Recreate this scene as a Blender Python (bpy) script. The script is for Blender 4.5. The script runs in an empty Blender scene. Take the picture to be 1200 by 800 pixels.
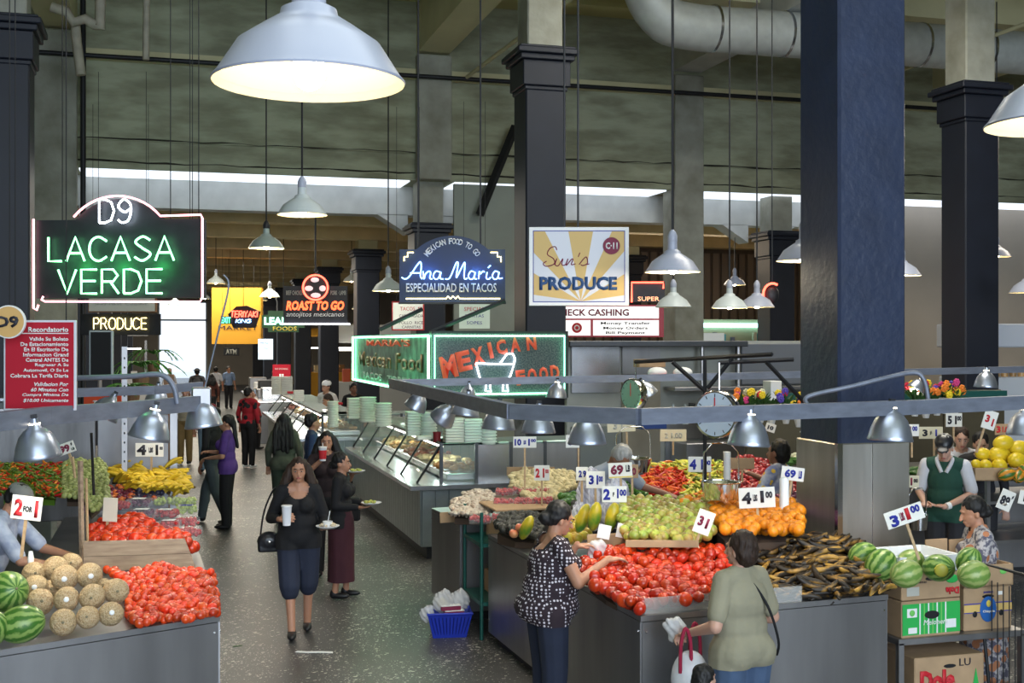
import bpy, bmesh, math, random
from mathutils import Vector, Matrix, Euler
random.seed(7)
PI = math.pi
# ---------------------------------------------------------------- camera
F = 1400.0                                   # focal length in pixels of the 1200 px wide frame
TH = math.atan((600 - 195) / F)              # the camera looks this much to the right of the aisle
CT, ST = math.cos(TH), math.sin(TH)
EYE = 2.65
scn = bpy.context.scene
cd = bpy.data.cameras.new('camera')
cam = bpy.data.objects.new('camera', cd)
scn.collection.objects.link(cam)
scn.camera = cam
cd.sensor_width = 36
cd.lens = 36 * F / 1200
cd.clip_end = 300
cam.location = (0, 0, EYE)
cam.rotation_euler = (PI / 2, 0, -TH)
# ---------------------------------------------------------------- world, exposure, large lights
w = bpy.data.worlds.new('world'); scn.world = w; w.use_nodes = True
bg = w.node_tree.nodes['Background']
bg.inputs[0].default_value = (.72, .84, 1, 1)
bg.inputs[1].default_value = 1.0
scn.view_settings.view_transform = 'Standard'
scn.view_settings.look = 'None'
scn.view_settings.exposure = .7
scn.view_settings.gamma = 1
scn.view_settings.use_curve_mapping = False

def area(name, loc, rot, sx, sy, power, col, spread=PI):
    l = bpy.data.lights.new(name, 'AREA'); l.shape = 'RECTANGLE'; l.size = sx; l.size_y = sy
    l.energy = power; l.color = col; l.spread = spread
    o = bpy.data.objects.new(name, l); o.location = loc; o.rotation_euler = rot
    scn.collection.objects.link(o); return o

# daylight through the open street front behind the camera, and added overhead fill lights, without openings, in the tall hall
area('street_daylight', (3, -9, 4.6), (math.radians(80), 0, 0), 14, 7, 1500, (.74, .86, 1))
area('overhead_fill_near', (2.5, 5, 9.2), (0, 0, 0), 7, 4, 200, (.84, .93, 1))
area('overhead_fill_far', (8.3, 12.3, 9.2), (0, 0, 0), 4, 4, 420, (1, .95, .85))
for k_, y_ in enumerate((21, 31, 40, 50, 60)):
    area('hall_fill', (1.5, y_, 5.2), (0, 0, 0), 5, 1.6, 300 if k_ else 70, (1, .93, .78))  # added ambient fill down the hall, not real fixtures

area('left_hall_fill', (-7, 36, 5.3), (0, 0, 0), 5, 2, 200, (1, .93, .78))  # added fill for the left of the low hall, no lamps there
area('right_hall_fill', (18, 19.5, 7.0), (math.radians(-25), 0, 0), 6, 2, 230, (1, .88, .72))  # added warm fill to brighten the beige wall, not a real lamp
area('rear_hall_fill', (13, 29, 5.3), (math.radians(-25), 0, 0), 8, 1.5, 260, (1, .82, .6))  # added fill for the dark right part of the low hall

# ---------------------------------------------------------------- helpers
def xy(px, Z):
    lat = (px - 600) / F * Z
    return (lat * CT + Z * ST, -lat * ST + Z * CT)
def at(px, py, z=None, Z=None):
    """point of the hall seen at a pixel, given its height z or its depth Z"""
    if Z is None: Z = (z - EYE) * F / (400 - py)
    x, y = xy(px, Z)
    return Vector((x, y, EYE + (400 - py) / F * Z))
def onY(px, Y, py=400):
    t = (px - 600) / F
    Z = Y / (CT - t * ST)
    return at(px, py, Z=Z)
def dep(x, y): return x * ST + y * CT

COL = scn.collection
TMP = bpy.data.scenes.new('tmp')                # workbench for remeshing, removed at the end
def tag(o, label=None, cat=None, group=None, kind=None):
    if label: o['label'] = label
    if cat: o['category'] = cat
    if group: o['group'] = group
    if kind: o['kind'] = kind
    return o
def thing(name, label, cat, loc=(0, 0, 0), rz=0, group=None, rot=None):
    o = bpy.data.objects.new(name, None); COL.objects.link(o)
    o.empty_display_size = .1
    o.location = loc; o.rotation_euler = rot or (0, 0, rz)
    return tag(o, label, cat, group)

class MB:
    def __init__(s): s.v = []; s.f = []; s.mi = []; s.cur = 0
    def add(s, vs, fs, M=None):
        b = len(s.v)
        s.v += [tuple(M @ Vector(v)) if M else tuple(v) for v in vs]
        s.f += [tuple(i + b for i in f) for f in fs]; s.mi += [s.cur] * len(fs)
        return s
    def box(s, x0, y0, z0, x1, y1, z1, M=None):
        vs = [(x, y, z) for z in (z0, z1) for y in (y0, y1) for x in (x0, x1)]
        return s.add(vs, [(0, 2, 3, 1), (4, 5, 7, 6), (0, 1, 5, 4), (2, 6, 7, 3), (0, 4, 6, 2), (1, 3, 7, 5)], M)
    def bbox(s, x0, y0, z0, x1, y1, z1, b=.01, M=None):
        """box with chamfered edges"""
        vs = []; idx = {}
        for i, x in enumerate((x0, x1)):
            for j, y in enumerate((y0, y1)):
                for k, z in enumerate((z0, z1)):
                    sx, sy, sz = (b, -b)[i], (b, -b)[j], (b, -b)[k]
                    for a, p in enumerate(((x, y + sy, z + sz), (x + sx, y, z + sz), (x + sx, y + sy, z))):
                        idx[i, j, k, a] = len(vs); vs.append(p)
        I = lambda i, j, k, a: idx[i, j, k, a]
        fs = []
        for i in (0, 1):
            q = [I(i, 0, 0, 0), I(i, 1, 0, 0), I(i, 1, 1, 0), I(i, 0, 1, 0)]; fs.append(q if i else q[::-1])
            q = [I(0, i, 0, 1), I(1, i, 0, 1), I(1, i, 1, 1), I(0, i, 1, 1)]; fs.append(q[::-1] if i else q)
            q = [I(0, 0, i, 2), I(1, 0, i, 2), I(1, 1, i, 2), I(0, 1, i, 2)]; fs.append(q if i else q[::-1])
            for j in (0, 1):
                fs.append([I(i, j, 0, 0), I(i, j, 1, 0), I(i, j, 1, 1), I(i, j, 0, 1)])
                fs.append([I(i, 0, j, 0), I(i, 1, j, 0), I(i, 1, j, 2), I(i, 0, j, 2)])
                fs.append([I(0, i, j, 1), I(1, i, j, 1), I(1, i, j, 2), I(0, i, j, 2)])
                for k in (0, 1): fs.append([I(i, j, k, 0), I(i, j, k, 1), I(i, j, k, 2)])
        s.add(vs, fs, M); s.fix = True; return s
    def ring(s, rings, cap0=True, cap1=True, closed=False):
        n = len(rings[0]); vs = [p for r in rings for p in r]; fs = []
        m = len(rings)
        for i in range(m if closed else m - 1):
            a, c = i * n, ((i + 1) % m) * n
            for k in range(n):
                k2 = (k + 1) % n
                fs.append((a + k, a + k2, c + k2, c + k))
        if not closed:
            if cap0: fs.append(tuple(range(n))[::-1])
            if cap1: fs.append(tuple(range((m - 1) * n, m * n)))
        return s.add(vs, fs)
    def cyl(s, p0, p1, r0, r1=None, n=10, cap=True):
        return s.tube([p0, p1], [r0, r0 if r1 is None else r1], n, cap)
    def tube(s, pts, r, n=8, cap=True, closed=False, flat=1):
        pts = [Vector(p) for p in pts]
        if not isinstance(r, (list, tuple)): r = [r] * len(pts)
        m = len(pts); rings = []
        t0 = None; u = None
        for i, p in enumerate(pts):
            if closed: t = (pts[(i + 1) % m] - pts[i - 1])
            else: t = pts[min(i + 1, m - 1)] - pts[max(i - 1, 0)]
            if t.length < 1e-9: t = Vector((0, 0, 1))
            t.normalize()
            if u is None:
                a = Vector((0, 0, 1)) if abs(t.z) < .9 else Vector((1, 0, 0))
                u = t.cross(a).normalized()
            else:
                u = (u - t * u.dot(t))
                if u.length < 1e-6: u = t.orthogonal()
                u.normalize()
            v = t.cross(u)
            rings.append([tuple(p + r[i] * (math.cos(2 * PI * k / n) * u + flat * math.sin(2 * PI * k / n) * v)) for k in range(n)])
        return s.ring(rings, cap, cap, closed)
    def lathe(s, prof, n=24, c=(0, 0, 0), M=None, cap0=False, cap1=False):
        rings = [[(c[0] + r * math.cos(2 * PI * k / n), c[1] + r * math.sin(2 * PI * k / n), c[2] + z) for k in range(n)] for r, z in prof]
        if M: rings = [[tuple(M @ Vector(p)) for p in r] for r in rings]
        return s.ring(rings, cap0, cap1)
    def ball(s, c, r, nu=12, nv=8, M=None):
        if not isinstance(r, (list, tuple)): r = (r, r, r)
        vs = [(c[0], c[1], c[2] - r[2])]
        for j in range(1, nv):
            a = -PI / 2 + PI * j / nv
            for i in range(nu):
                b = 2 * PI * i / nu
                vs.append((c[0] + r[0] * math.cos(a) * math.cos(b), c[1] + r[1] * math.cos(a) * math.sin(b), c[2] + r[2] * math.sin(a)))
        vs.append((c[0], c[1], c[2] + r[2])); t = len(vs) - 1
        fs = [(0, 1 + (i + 1) % nu, 1 + i) for i in range(nu)]
        for j in range(nv - 2):
            for i in range(nu):
                a = 1 + j * nu; fs.append((a + i, a + (i + 1) % nu, a + nu + (i + 1) % nu, a + nu + i))
        a = 1 + (nv - 2) * nu
        fs += [(a + i, a + (i + 1) % nu, t) for i in range(nu)]
        return s.add(vs, fs, M)
    def prism(s, poly, d0, d1, axis='y', M=None):
        """poly in the plane across axis, extruded d0..d1"""
        def P(a, b, d): return {'y': (a, d, b), 'z': (a, b, d), 'x': (d, a, b)}[axis]
        n = len(poly)
        vs = [P(a, b, d0) for a, b in poly] + [P(a, b, d1) for a, b in poly]
        fs = [tuple(range(n)), tuple(range(2 * n - 1, n - 1, -1))] + [(i, i + n, (i + 1) % n + n, (i + 1) % n) for i in range(n)]
        s.fix = True
        return s.add(vs, fs, M)
    fix = False
    def mesh(s, name, mats, smooth=None):
        me = bpy.data.meshes.new(name); me.from_pydata(s.v, [], s.f)
        if not isinstance(mats, (list, tuple)): mats = [mats]
        for m in mats: me.materials.append(m)
        if len(mats) > 1: me.polygons.foreach_set('material_index', s.mi)
        if s.fix:
            b = bmesh.new(); b.from_mesh(me); bmesh.ops.recalc_face_normals(b, faces=b.faces); b.to_mesh(me); b.free()
        if smooth:
            me.polygons.foreach_set('use_smooth', [True] * len(me.polygons))
            if smooth < 3: me.set_sharp_from_angle(angle=smooth)
        me.update(); return me
    def build(s, name, mats, parent=None, smooth=None, loc=None, kind=None):
        o = bpy.data.objects.new(name, s.mesh(name, mats, smooth)); COL.objects.link(o)
        if parent: o.parent = parent
        if loc: o.location = loc
        if kind: o['kind'] = kind
        return o
def struct(name, mb, m, smooth=None, parent=None):
    o = mb.build(name, m, parent, smooth)
    o['kind'] = 'structure'
    return o
def inst(o, loc=None, rot=None, sc=None, parent=None, name=None):
    c = o.copy(); COL.objects.link(c)
    if name: c.name = name
    c.parent = parent
    if loc is not None: c.location = loc
    if rot is not None: c.rotation_euler = rot
    if sc is not None: c.scale = sc if isinstance(sc, (tuple, list)) else (sc, sc, sc)
    return c
def copy_tree(o, parent=None):
    c = o.copy(); COL.objects.link(c); c.parent = parent
    for ch in list(o.children): copy_tree(ch, c)
    return c

# ---------------------------------------------------------------- materials
MATS = {}
def mat(name, col, rough=.5, metal=0, var=.0, scale=6, col2=None, bump=0, bscale=None, emit=0, ecol=None,
        alpha=1, trans=0, ior=1.45, coat=0, rnd=0, hue=0, spots=None, stretch=None, sss=0, detail=4, contrast=.5, bias=0, coords='Object'):
    """procedural Principled material; var = noise mix with col2 (or a darker col), rnd = per-object value spread"""
    if name in MATS: return MATS[name]
    m = bpy.data.materials.new(name); m.use_nodes = True; MATS[name] = m
    nt = m.node_tree; N = nt.nodes; L = nt.links; b = N['Principled BSDF']
    b.inputs['Base Color'].default_value = (*col, 1)
    b.inputs['Roughness'].default_value = rough
    b.inputs['Metallic'].default_value = metal
    b.inputs['IOR'].default_value = ior
    if coat: b.inputs['Coat Weight'].default_value = coat; b.inputs['Coat Roughness'].default_value = .12
    if trans: b.inputs['Transmission Weight'].default_value = trans
    if alpha < 1: b.inputs['Alpha'].default_value = alpha
    if sss: b.inputs['Subsurface Weight'].default_value = sss; b.inputs['Subsurface Radius'].default_value = (.02, .008, .004)
    if emit:
        b.inputs['Emission Color'].default_value = (*(ecol or col), 1); b.inputs['Emission Strength'].default_value = emit
    tc = N.new('ShaderNodeTexCoord'); mp = N.new('ShaderNodeMapping')
    L.new(tc.outputs[coords], mp.inputs[0])
    if stretch: mp.inputs['Scale'].default_value = stretch
    out = None
    if var:
        n = N.new('ShaderNodeTexNoise'); n.inputs['Scale'].default_value = scale; n.inputs['Detail'].default_value = detail
        L.new(mp.outputs[0], n.inputs[0])
        r = N.new('ShaderNodeMapRange'); L.new(n.outputs[0], r.inputs[0])
        r.inputs[1].default_value = .5 - contrast * .4 + bias; r.inputs[2].default_value = .5 + contrast * .4 + bias; r.inputs[4].default_value = var
        x = N.new('ShaderNodeMix'); x.data_type = 'RGBA'
        c2 = col2 or tuple(c * .45 for c in col)
        x.inputs['A'].default_value = (*col, 1); x.inputs['B'].default_value = (*c2, 1)
        L.new(r.outputs[0], x.inputs[0]); out = x.outputs['Result']
    if spots:                                  # (scale, threshold, colour)
        v = N.new('ShaderNodeTexVoronoi'); v.inputs['Scale'].default_value = spots[0]; L.new(mp.outputs[0], v.inputs[0])
        l = N.new('ShaderNodeMath'); l.operation = 'LESS_THAN'; L.new(v.outputs['Distance'], l.inputs[0]); l.inputs[1].default_value = spots[1]
        x = N.new('ShaderNodeMix'); x.data_type = 'RGBA'; L.new(l.outputs[0], x.inputs[0])
        if out: L.new(out, x.inputs['A'])
        else: x.inputs['A'].default_value = (*col, 1)
        x.inputs['B'].default_value = (*spots[2], 1); out = x.outputs['Result']
    if rnd or hue:
        oi = N.new('ShaderNodeObjectInfo'); h = N.new('ShaderNodeHueSaturation')
        a = N.new('ShaderNodeMapRange'); L.new(oi.outputs['Random'], a.inputs[0]); a.inputs[3].default_value = 1 - rnd; a.inputs[4].default_value = 1 + rnd
        L.new(a.outputs[0], h.inputs['Value'])
        mm = N.new('ShaderNodeMath'); mm.operation = 'MULTIPLY'; L.new(oi.outputs['Random'], mm.inputs[0]); mm.inputs[1].default_value = 7.31
        fr = N.new('ShaderNodeMath'); fr.operation = 'FRACT'; L.new(mm.outputs[0], fr.inputs[0])
        a2 = N.new('ShaderNodeMapRange'); L.new(fr.outputs[0], a2.inputs[0]); a2.inputs[3].default_value = .5 - hue; a2.inputs[4].default_value = .5 + hue
        L.new(a2.outputs[0], h.inputs['Hue'])
        if out: L.new(out, h.inputs['Color'])
        else: h.inputs['Color'].default_value = (*col, 1)
        out = h.outputs[0]
    if out: L.new(out, b.inputs['Base Color'])
    if bump:
        n = N.new('ShaderNodeTexNoise'); n.inputs['Scale'].default_value = bscale or scale; n.inputs['Detail'].default_value = 3
        L.new(mp.outputs[0], n.inputs[0])
        bp = N.new('ShaderNodeBump'); bp.inputs['Strength'].default_value = bump; bp.inputs['Distance'].default_value = .02
        L.new(n.outputs[0], bp.inputs['Height']); L.new(bp.outputs[0], b.inputs['Normal'])
    return m
def nodes(m): return m.node_tree.nodes, m.node_tree.links, m.node_tree.nodes['Principled BSDF']

steel = mat('brushed_steel', (.38, .375, .38), .36, .85, var=.6, scale=3, stretch=(1, 1, .15), bump=.05, bscale=4)
steel_dark = mat('dark_steel', (.10, .105, .115), .4, .8, var=.3, scale=3)
steel_bright = mat('bright_steel', (.6, .62, .66), .25, 1, var=.3, scale=5, bump=.05)
alum = mat('spun_aluminium', (.46, .51, .62), .34, .85, var=.25, scale=9)
chrome = mat('chrome', (.75, .76, .78), .12, 1)
rail_m = mat('galvanised_rail', (.22, .245, .31), .5, .4, var=.5, scale=7, stretch=(1, 1, 3))
navy = mat('navy_paint', (.022, .034, .075), .42, 0, var=.5, scale=3, bump=.25, bscale=14)
navy_dk = mat('dark_navy_paint', (.012, .015, .026), .5, 0, var=.4, scale=3)
black = mat('black_plastic', (.012, .012, .014), .45)
blackmetal = mat('black_metal', (.02, .021, .024), .5, .3)
white_p = mat('white_enamel', (.36, .385, .47), .3)
white_m = mat('white_plastic', (.8, .8, .79), .45)
cream = mat('cream_paint', (.66, .62, .38), .8, 0, var=.5, scale=1.2, col2=(.46, .42, .24), bump=.2, bscale=9)
concrete = mat('painted_concrete', (.40, .40, .34), .85, 0, var=.9, scale=2.0, col2=(.2, .2, .15), bump=.5, bscale=7, detail=8)
header_m = mat('stained_wall', (.40, .42, .29), .85, 0, var=.75, scale=1.1, col2=(.19, .19, .12), bump=.9, bscale=4, stretch=(1, 1, 3.5), detail=12, contrast=.34)
ceil_m = mat('ceiling_paint', (.6, .57, .28), .85, 0, var=.5, scale=.6, col2=(.36, .32, .15))
white_wall = mat('whitewashed_beam', (.62, .63, .6), .75, var=.4, scale=2, bump=.2)
wood = mat('raw_wood', (.52, .36, .2), .6, var=.6, scale=6, col2=(.3, .19, .1), stretch=(1, 1, 6))
plank = mat('weathered_plank', (.40, .30, .21), .7, var=.8, scale=5, col2=(.2, .13, .09), stretch=(1, 8, 8))
card = mat('cardboard', (.42, .28, .16), .8, var=.3, scale=8, rnd=.06)
red_p = mat('red_sign_paint', (.42, .012, .03), .4)
gold = mat('gold_disc', (.62, .38, .14), .5)
def emis(name, col, s, base=None):
    return mat(name, base or tuple(min(1, c) for c in col), .4, emit=s, ecol=col)
bulb_m = emis('lamp_bulb', (1, .86, .6), 30)
bulb_w = emis('lamp_bulb_white', (1, .95, .85), 25)
# ================================================================ the hall
fl = mat('market_floor', (.075, .072, .07), .42, 0, var=.8, scale=.8, col2=(.04, .04, .042))
def _floor():
    N, L, b = nodes(fl)
    mp = [n for n in N if n.bl_idname == 'ShaderNodeMapping'][0]
    prev = b.inputs['Base Color'].links[0].from_socket
    for sc, th, c, st in ((18, .34, (.6, .57, .48), (1, 1.6, 1)), (34, .4, (.45, .43, .38), (1.5, 1, 1)), (66, .42, (.3, .29, .26), (1, 1, 1))):
        m2 = N.new('ShaderNodeMapping'); m2.inputs['Scale'].default_value = st; m2.inputs['Rotation'].default_value = (0, 0, sc)
        tc = [n for n in N if n.bl_idname == 'ShaderNodeTexCoord'][0]; L.new(tc.outputs['Object'], m2.inputs[0])
        v = N.new('ShaderNodeTexVoronoi'); v.inputs['Scale'].default_value = sc; L.new(m2.outputs[0], v.inputs[0])
        sp = N.new('ShaderNodeSeparateColor'); L.new(v.outputs['Color'], sp.inputs[0])
        mul = N.new('ShaderNodeMath'); mul.operation = 'MULTIPLY'; pw = N.new('ShaderNodeMath'); pw.operation = 'POWER'; L.new(sp.outputs[0], pw.inputs[0]); pw.inputs[1].default_value = 3; L.new(pw.outputs[0], mul.inputs[0]); mul.inputs[1].default_value = th * 2
        n = N.new('ShaderNodeTexNoise'); n.inputs['Scale'].default_value = 1.3; L.new(mp.outputs[0], n.inputs[0])
        m3 = N.new('ShaderNodeMath'); m3.operation = 'MULTIPLY'; L.new(mul.outputs[0], m3.inputs[0]); L.new(n.outputs[0], m3.inputs[1])
        l = N.new('ShaderNodeMath'); l.operation = 'LESS_THAN'; L.new(v.outputs['Distance'], l.inputs[0]); L.new(m3.outputs[0], l.inputs[1])
        x = N.new('ShaderNodeMix'); x.data_type = 'RGBA'; L.new(l.outputs[0], x.inputs[0]); L.new(prev, x.inputs['A']); x.inputs['B'].default_value = (*c, 1)
        prev = x.outputs['Result']
    L.new(prev, b.inputs['Base Color'])
_floor()
struct('floor', MB().box(-14, -9, -.2, 30, 90, 0), fl)
YH = 24.1                                     # face of the header wall
struct('ceiling', MB().box(-14, -9, 9.6, 30, YH + 1.1, 9.9), ceil_m)
struct('wall_left', MB().box(-14.3, -9, 0, -14, 76, 9.9), header_m)
struct('wall_right', MB().box(30, -9, 0, 30.3, 76, 9.9), header_m)
struct('wall_back', MB().box(-14, -9.3, 0, -6, -9, 9.9).box(12, -9.3, 0, 30, -9, 9.9).box(-6, -9.3, 8, 12, -9, 9.9), header_m)
# header wall over the low hall
hb = MB().box(-14, YH, 5.96, 30, YH + 1.1, 9.6)
hb.box(-14, YH - .05, 6.5, 30, YH, 9.6)
struct('wall_header', hb, header_m)
struct('trim_1', MB().box(-14, YH - .1, 8.1, 30, YH - .04, 8.22).box(-14, YH - .16, 8.0, 30, YH - .04, 8.09), cream)
lit = emis('soffit_painted_glow', (.80, .88, 1), .75, (.8, .85, .9))  # emission put into the soffit colour to make it look brightly lit
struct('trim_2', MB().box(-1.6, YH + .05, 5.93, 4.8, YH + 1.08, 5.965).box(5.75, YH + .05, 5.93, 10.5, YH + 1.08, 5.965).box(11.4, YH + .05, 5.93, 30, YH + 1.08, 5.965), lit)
# beam behind, with haunches at the columns
bm_ = MB().box(-14, YH + 1.1, 5.35, 30, YH + 1.6, 5.97)
for cx in (-1.95, 5.25, 13.3):
    for s in (-1, 1):
        bm_.prism([(cx + s * .28, 5.36), (cx + s * .28, 4.95), (cx + s * .95, 5.36)], YH + 1.1, YH + 1.6)
struct('trim_3', bm_, white_wall)
struct('ceiling_low', MB().box(-14, YH + 1.1, 5.98, 30, 76, 6.2), mat('low_ceiling', (.62, .47, .24), .85, var=.4, scale=.5))
jm = mat('ochre_beam', (.68, .55, .30), .8, var=.4, scale=2)
for k in range(11):
    struct('beam', MB().box(-14, 28.1 + k * 4, 5.4, 30, 28.6 + k * 4, 5.98), jm)
# tall hall beams: along the aisle over the column rows and across
for k, cx in enumerate((-9.1, -1.95, 5.25, 10.95, 17.5)):
    struct('beam', MB().box(cx - .33, -9, 8.55, cx + .33, YH, 9.6), cream if k != 3 else white_wall)
for k, y in enumerate((4.5, 8.5, 12.3, 16.4, 20.3)):
    struct('beam', MB().box(-14, y - .22, 8.95, 30, y + .22, 9.59), cream)
for y in (6.5, 10.4, 14.3, 18.3, 22.2):
    struct('joist', MB().box(-14, y - .1, 9.25, 30, y + .1, 9.595), ceil_m)
# pipes across the header wall
def pipe(name, pts, r, m, label=None, cat='pipe', n=8, group=None):
    o = MB().tube(pts, r, n).build(name, m, None, 1.0)
    if label: tag(o, label, cat, group)
    return o
pipe('sprinkler_pipe', [(-14, YH - .35, 8.02), (30, YH - .35, 8.02)], .045, blackmetal, 'long dark sprinkler pipe running across the header wall')
for i, (x, y) in enumerate(((3.2, 18), (7.4, 16.5), (15.6, 14))):
    pipe('ceiling_conduit', [(x - 1.5, YH - .4, 8.05), (x - .6, y - 3, 8.45), (x + 1.6, 6, 8.5)], .04, cream,
         ('pale conduit crossing the ceiling between the big lamp and the blue column', 'pale conduit crossing the ceiling right of the tall blue column', 'pale conduit crossing the ceiling above the right dark column')[i])
# columns -----------------------------------------------------------------
def column(x, y, s, captop, shaft, conc, label, cladding=0, top=8.6, cap=True, zc0=None):
    t = thing('column', label, 'column', (x + s / 2, y + s / 2, 0))
    h = s / 2
    MB().bbox(-h, -h, 0, h, h, captop - .55, .02).build('shaft', shaft, t)
    if cap:
        c = MB()
        for a, z0, z1 in ((.02, captop - .62, captop - .56), (.05, captop - .56, captop - .2), (.1, captop - .2, captop - .12), (.15, captop - .12, captop - .04), (.11, captop - .04, captop)):
            c.bbox(-h - a, -h - a, z0, h + a, h + a, z1, .012)
        c.build('capital', shaft, t)
        MB().bbox(-h + .04, -h + .04, captop, h - .04, h - .04, top, .02).build('upper_shaft', conc, t)
    if cladding:
        c = MB().bbox(-h - .02, -h - .02, 0, h + .02, h + .02, cladding, .008)
        c.build('steel_cladding', steel_col, t)
        MB().box(-h - .024, -h - .024, 0, -h + .02, -h + .02, cladding + .003).box(-.02, -h - .023, 0, -.014, -h - .02, cladding).build('cladding_seam', chrome, t)
    return t
steel_col = mat('column_steel', (.62, .6, .55), .34, .9, var=.7, scale=1.5, col2=(.3, .28, .24), stretch=(3, 3, .3), bump=.08, bscale=2)
column(5.0, 8.18, .6, 12, navy, concrete, 'massive near blue column with a steel clad foot behind the plantains', 1.86, cap=False)
column(4.86, 16.1, .6, 6.82, navy_dk, concrete, 'tall navy column behind the yellow sun ray sign')
column(-2.25, 16.1, .6, 6.74, navy_dk, concrete, 'tall navy column at the left edge of the picture')
column(11.95, 15.9, .62, 6.7, navy_dk, concrete, 'dark column with a capital at the right, behind the lamp row', 1.9)
column(4.95, YH + .1, .62, 5.1, navy_dk, concrete, 'navy column with pale concrete top behind the blue script neon sign', top=6)
column(13.05, YH + .1, .62, 5.14, navy_dk, concrete, 'navy column half hidden left of the massive blue column', top=6)
column(10.6, YH - .2, .68, 9, concrete, concrete, 'plain pale concrete pilaster right of the sun ray sign', cap=False)
struct('trim_4', MB().bbox(4.9, YH - .25, 5.96, 5.62, YH, 8.5, .02), concrete)
struct('trim_5', MB().bbox(-2.4, YH - .25, 0, -1.62, YH, 8.5, .02), concrete)
R_c = random.Random(2); ck = mat('crack_dark', (.03, .028, .02), .9)
for k_, z_ in enumerate((6.52, 6.1)):
    P_ = [(-14 + q * .35, YH - .052 + .05 * k_, z_ + R_c.uniform(-.02, .02)) for q in range(126)]
    struct('wall_crack', MB().tube(P_, [R_c.uniform(.004, .022) for _ in P_], 4), ck)
names = ['first', 'second', 'third', 'fourth', 'fifth', 'sixth']
for i in range(6):
    column(4.95, 32.2 + 8 * i, .62, 5.15, navy_dk, cream, '%s dark column of the receding row beyond the blue script sign' % names[i], top=5.98)
for i in range(5):
    column(-2.3, 32.2 + 8 * i, .62, 5.15, navy_dk, cream, '%s dark column of the receding row on the left of the aisle' % names[i], top=5.98)
for i in range(3):
    column(12.6, 32.2 + 8 * i, .62, 5.15, navy_dk, cream, '%s dark column of the far right row' % names[i], top=5.98)
# diagonal brace right of the blue script sign
b_ = MB().tube([onY(562, 23.7, 252), onY(604, 23.7, 148)], .09, 4).build('diagonal_brace', blackmetal); tag(b_, 'dark diagonal steel brace beside the tall navy column', 'brace')
# grey panel wall behind the neon food sign
struct('wall_partition', MB().box(5.7, YH - .1, 0, 7.6, YH, 5.9), mat('grey_green_panel', (.34, .38, .33), .7, var=.4, scale=1))
# beige walls at the right and end of the hall
beige = mat('beige_wall', (.50, .44, .37), .8, var=.3, scale=.8)
struct('wall_beige', MB().box(15.3, 24.9, 0, 30, 25.1, 5.9), beige)
struct('wall_slatted', MB().box(11.5, 34.2, 0, 30, 34.4, 5.9), mat('brown_wall', (.2, .145, .1), .8, var=.4, scale=2))
for k in range(30):
    struct('slat', MB().box(11.6 + k * .3, 34.1, 1.2, 11.8 + k * .3, 34.2, 5.4), mat('brown_slat', (.27, .2, .14), .7, rnd=.2))
we = MB().box(-14, 75, 0, -.5, 75.3, 6.2).box(2.4, 75, 0, 30, 75.3, 6.2).box(-.5, 75, 5.0, 2.4, 75.3, 6.2)
struct('wall_end', we, beige)
d = struct('door_1', MB().box(-.5, 75, 0, -.4, 75.2, 5).box(2.3, 75, 0, 2.4, 75.2, 5).box(-.5, 75, 3.9, 2.4, 75.2, 4.0), white_m)
# street outside: a pale pavement and facade so the opening is not empty
struct('pavement', MB().box(-30, 76, -.2, 40, 110, -.02), mat('pale_pavement', (.75, .75, .72), .8))
# metal duct at the top right
def smooth_pts(p, n=5):
    out = []
    for i in range(len(p) - 1):
        a, b, c, d = p[max(i - 1, 0)], p[i], p[i + 1], p[min(i + 2, len(p) - 1)]
        for k in range(n):
            t = k / n; out.append(tuple(.5 * (2 * b[j] + (c[j] - a[j]) * t + (2 * a[j] - 5 * b[j] + 4 * c[j] - d[j]) * t * t + (3 * b[j] - a[j] - 3 * c[j] + d[j]) * t ** 3) for j in range(3)))
    return out + [p[-1]]
du = thing('air_duct', 'pale fat air duct with an elbow near the ceiling, top right of centre', 'duct', (0, 0, 0))
da = onY(772, 19.2, 6); DX = [(da.x - .35, 19.2, 9.5), (da.x - .3, 19.2, 8.9), (da.x, 19.2, 8.35), (da.x + .6, 19.2, 8.15), (da.x + 3, 19.2, 8.15), (22, 19.2, 8.15)]
MB().tube(smooth_pts(DX), .4, 20).build('duct_tube', mat('duct_metal', (.55, .58, .55), .55, .2, var=.3), du, 1.0)
for k in range(5):
    p = Vector((da.x + 1 + 1.4 * k, 19.2, 8.15)); MB().cyl(p, p + Vector((.05, 0, 0)), .415, n=20).build('duct_seam', steel_bright, du, 1.0)
# drain pipes and ducts top left
pm_ = mat('cream_pipe', (.5, .46, .36), .6, var=.5)
pipe('drain_pipe', [onY(60, 22, 8), onY(78, 22, 14), onY(86, 22, 26), onY(100, 22, 22), onY(112, 22, 30), onY(117, 22, 34), onY(118, 22, -12)], .09, pm_, 'cream drain pipe with a sagging bend at the upper left')
pipe('drain_pipe', [onY(88, 22.2, 26), onY(90, 22.2, 50), onY(95, 22.2, 88)], .085, pm_, 'short cream drain branch dropping below the sagging bend')
pipe('drain_pipe', [onY(172, 22, -15), onY(171, 22, 70)], .06, pm_, 'straight cream vertical pipe left of the big white lamp')
pipe('riser_pipe', [(-1.5, YH - .35, 0), (-1.5, YH - .35, 9.6)], .05, blackmetal, 'black vertical riser pipe on the header wall beside the left pilaster')
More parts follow.
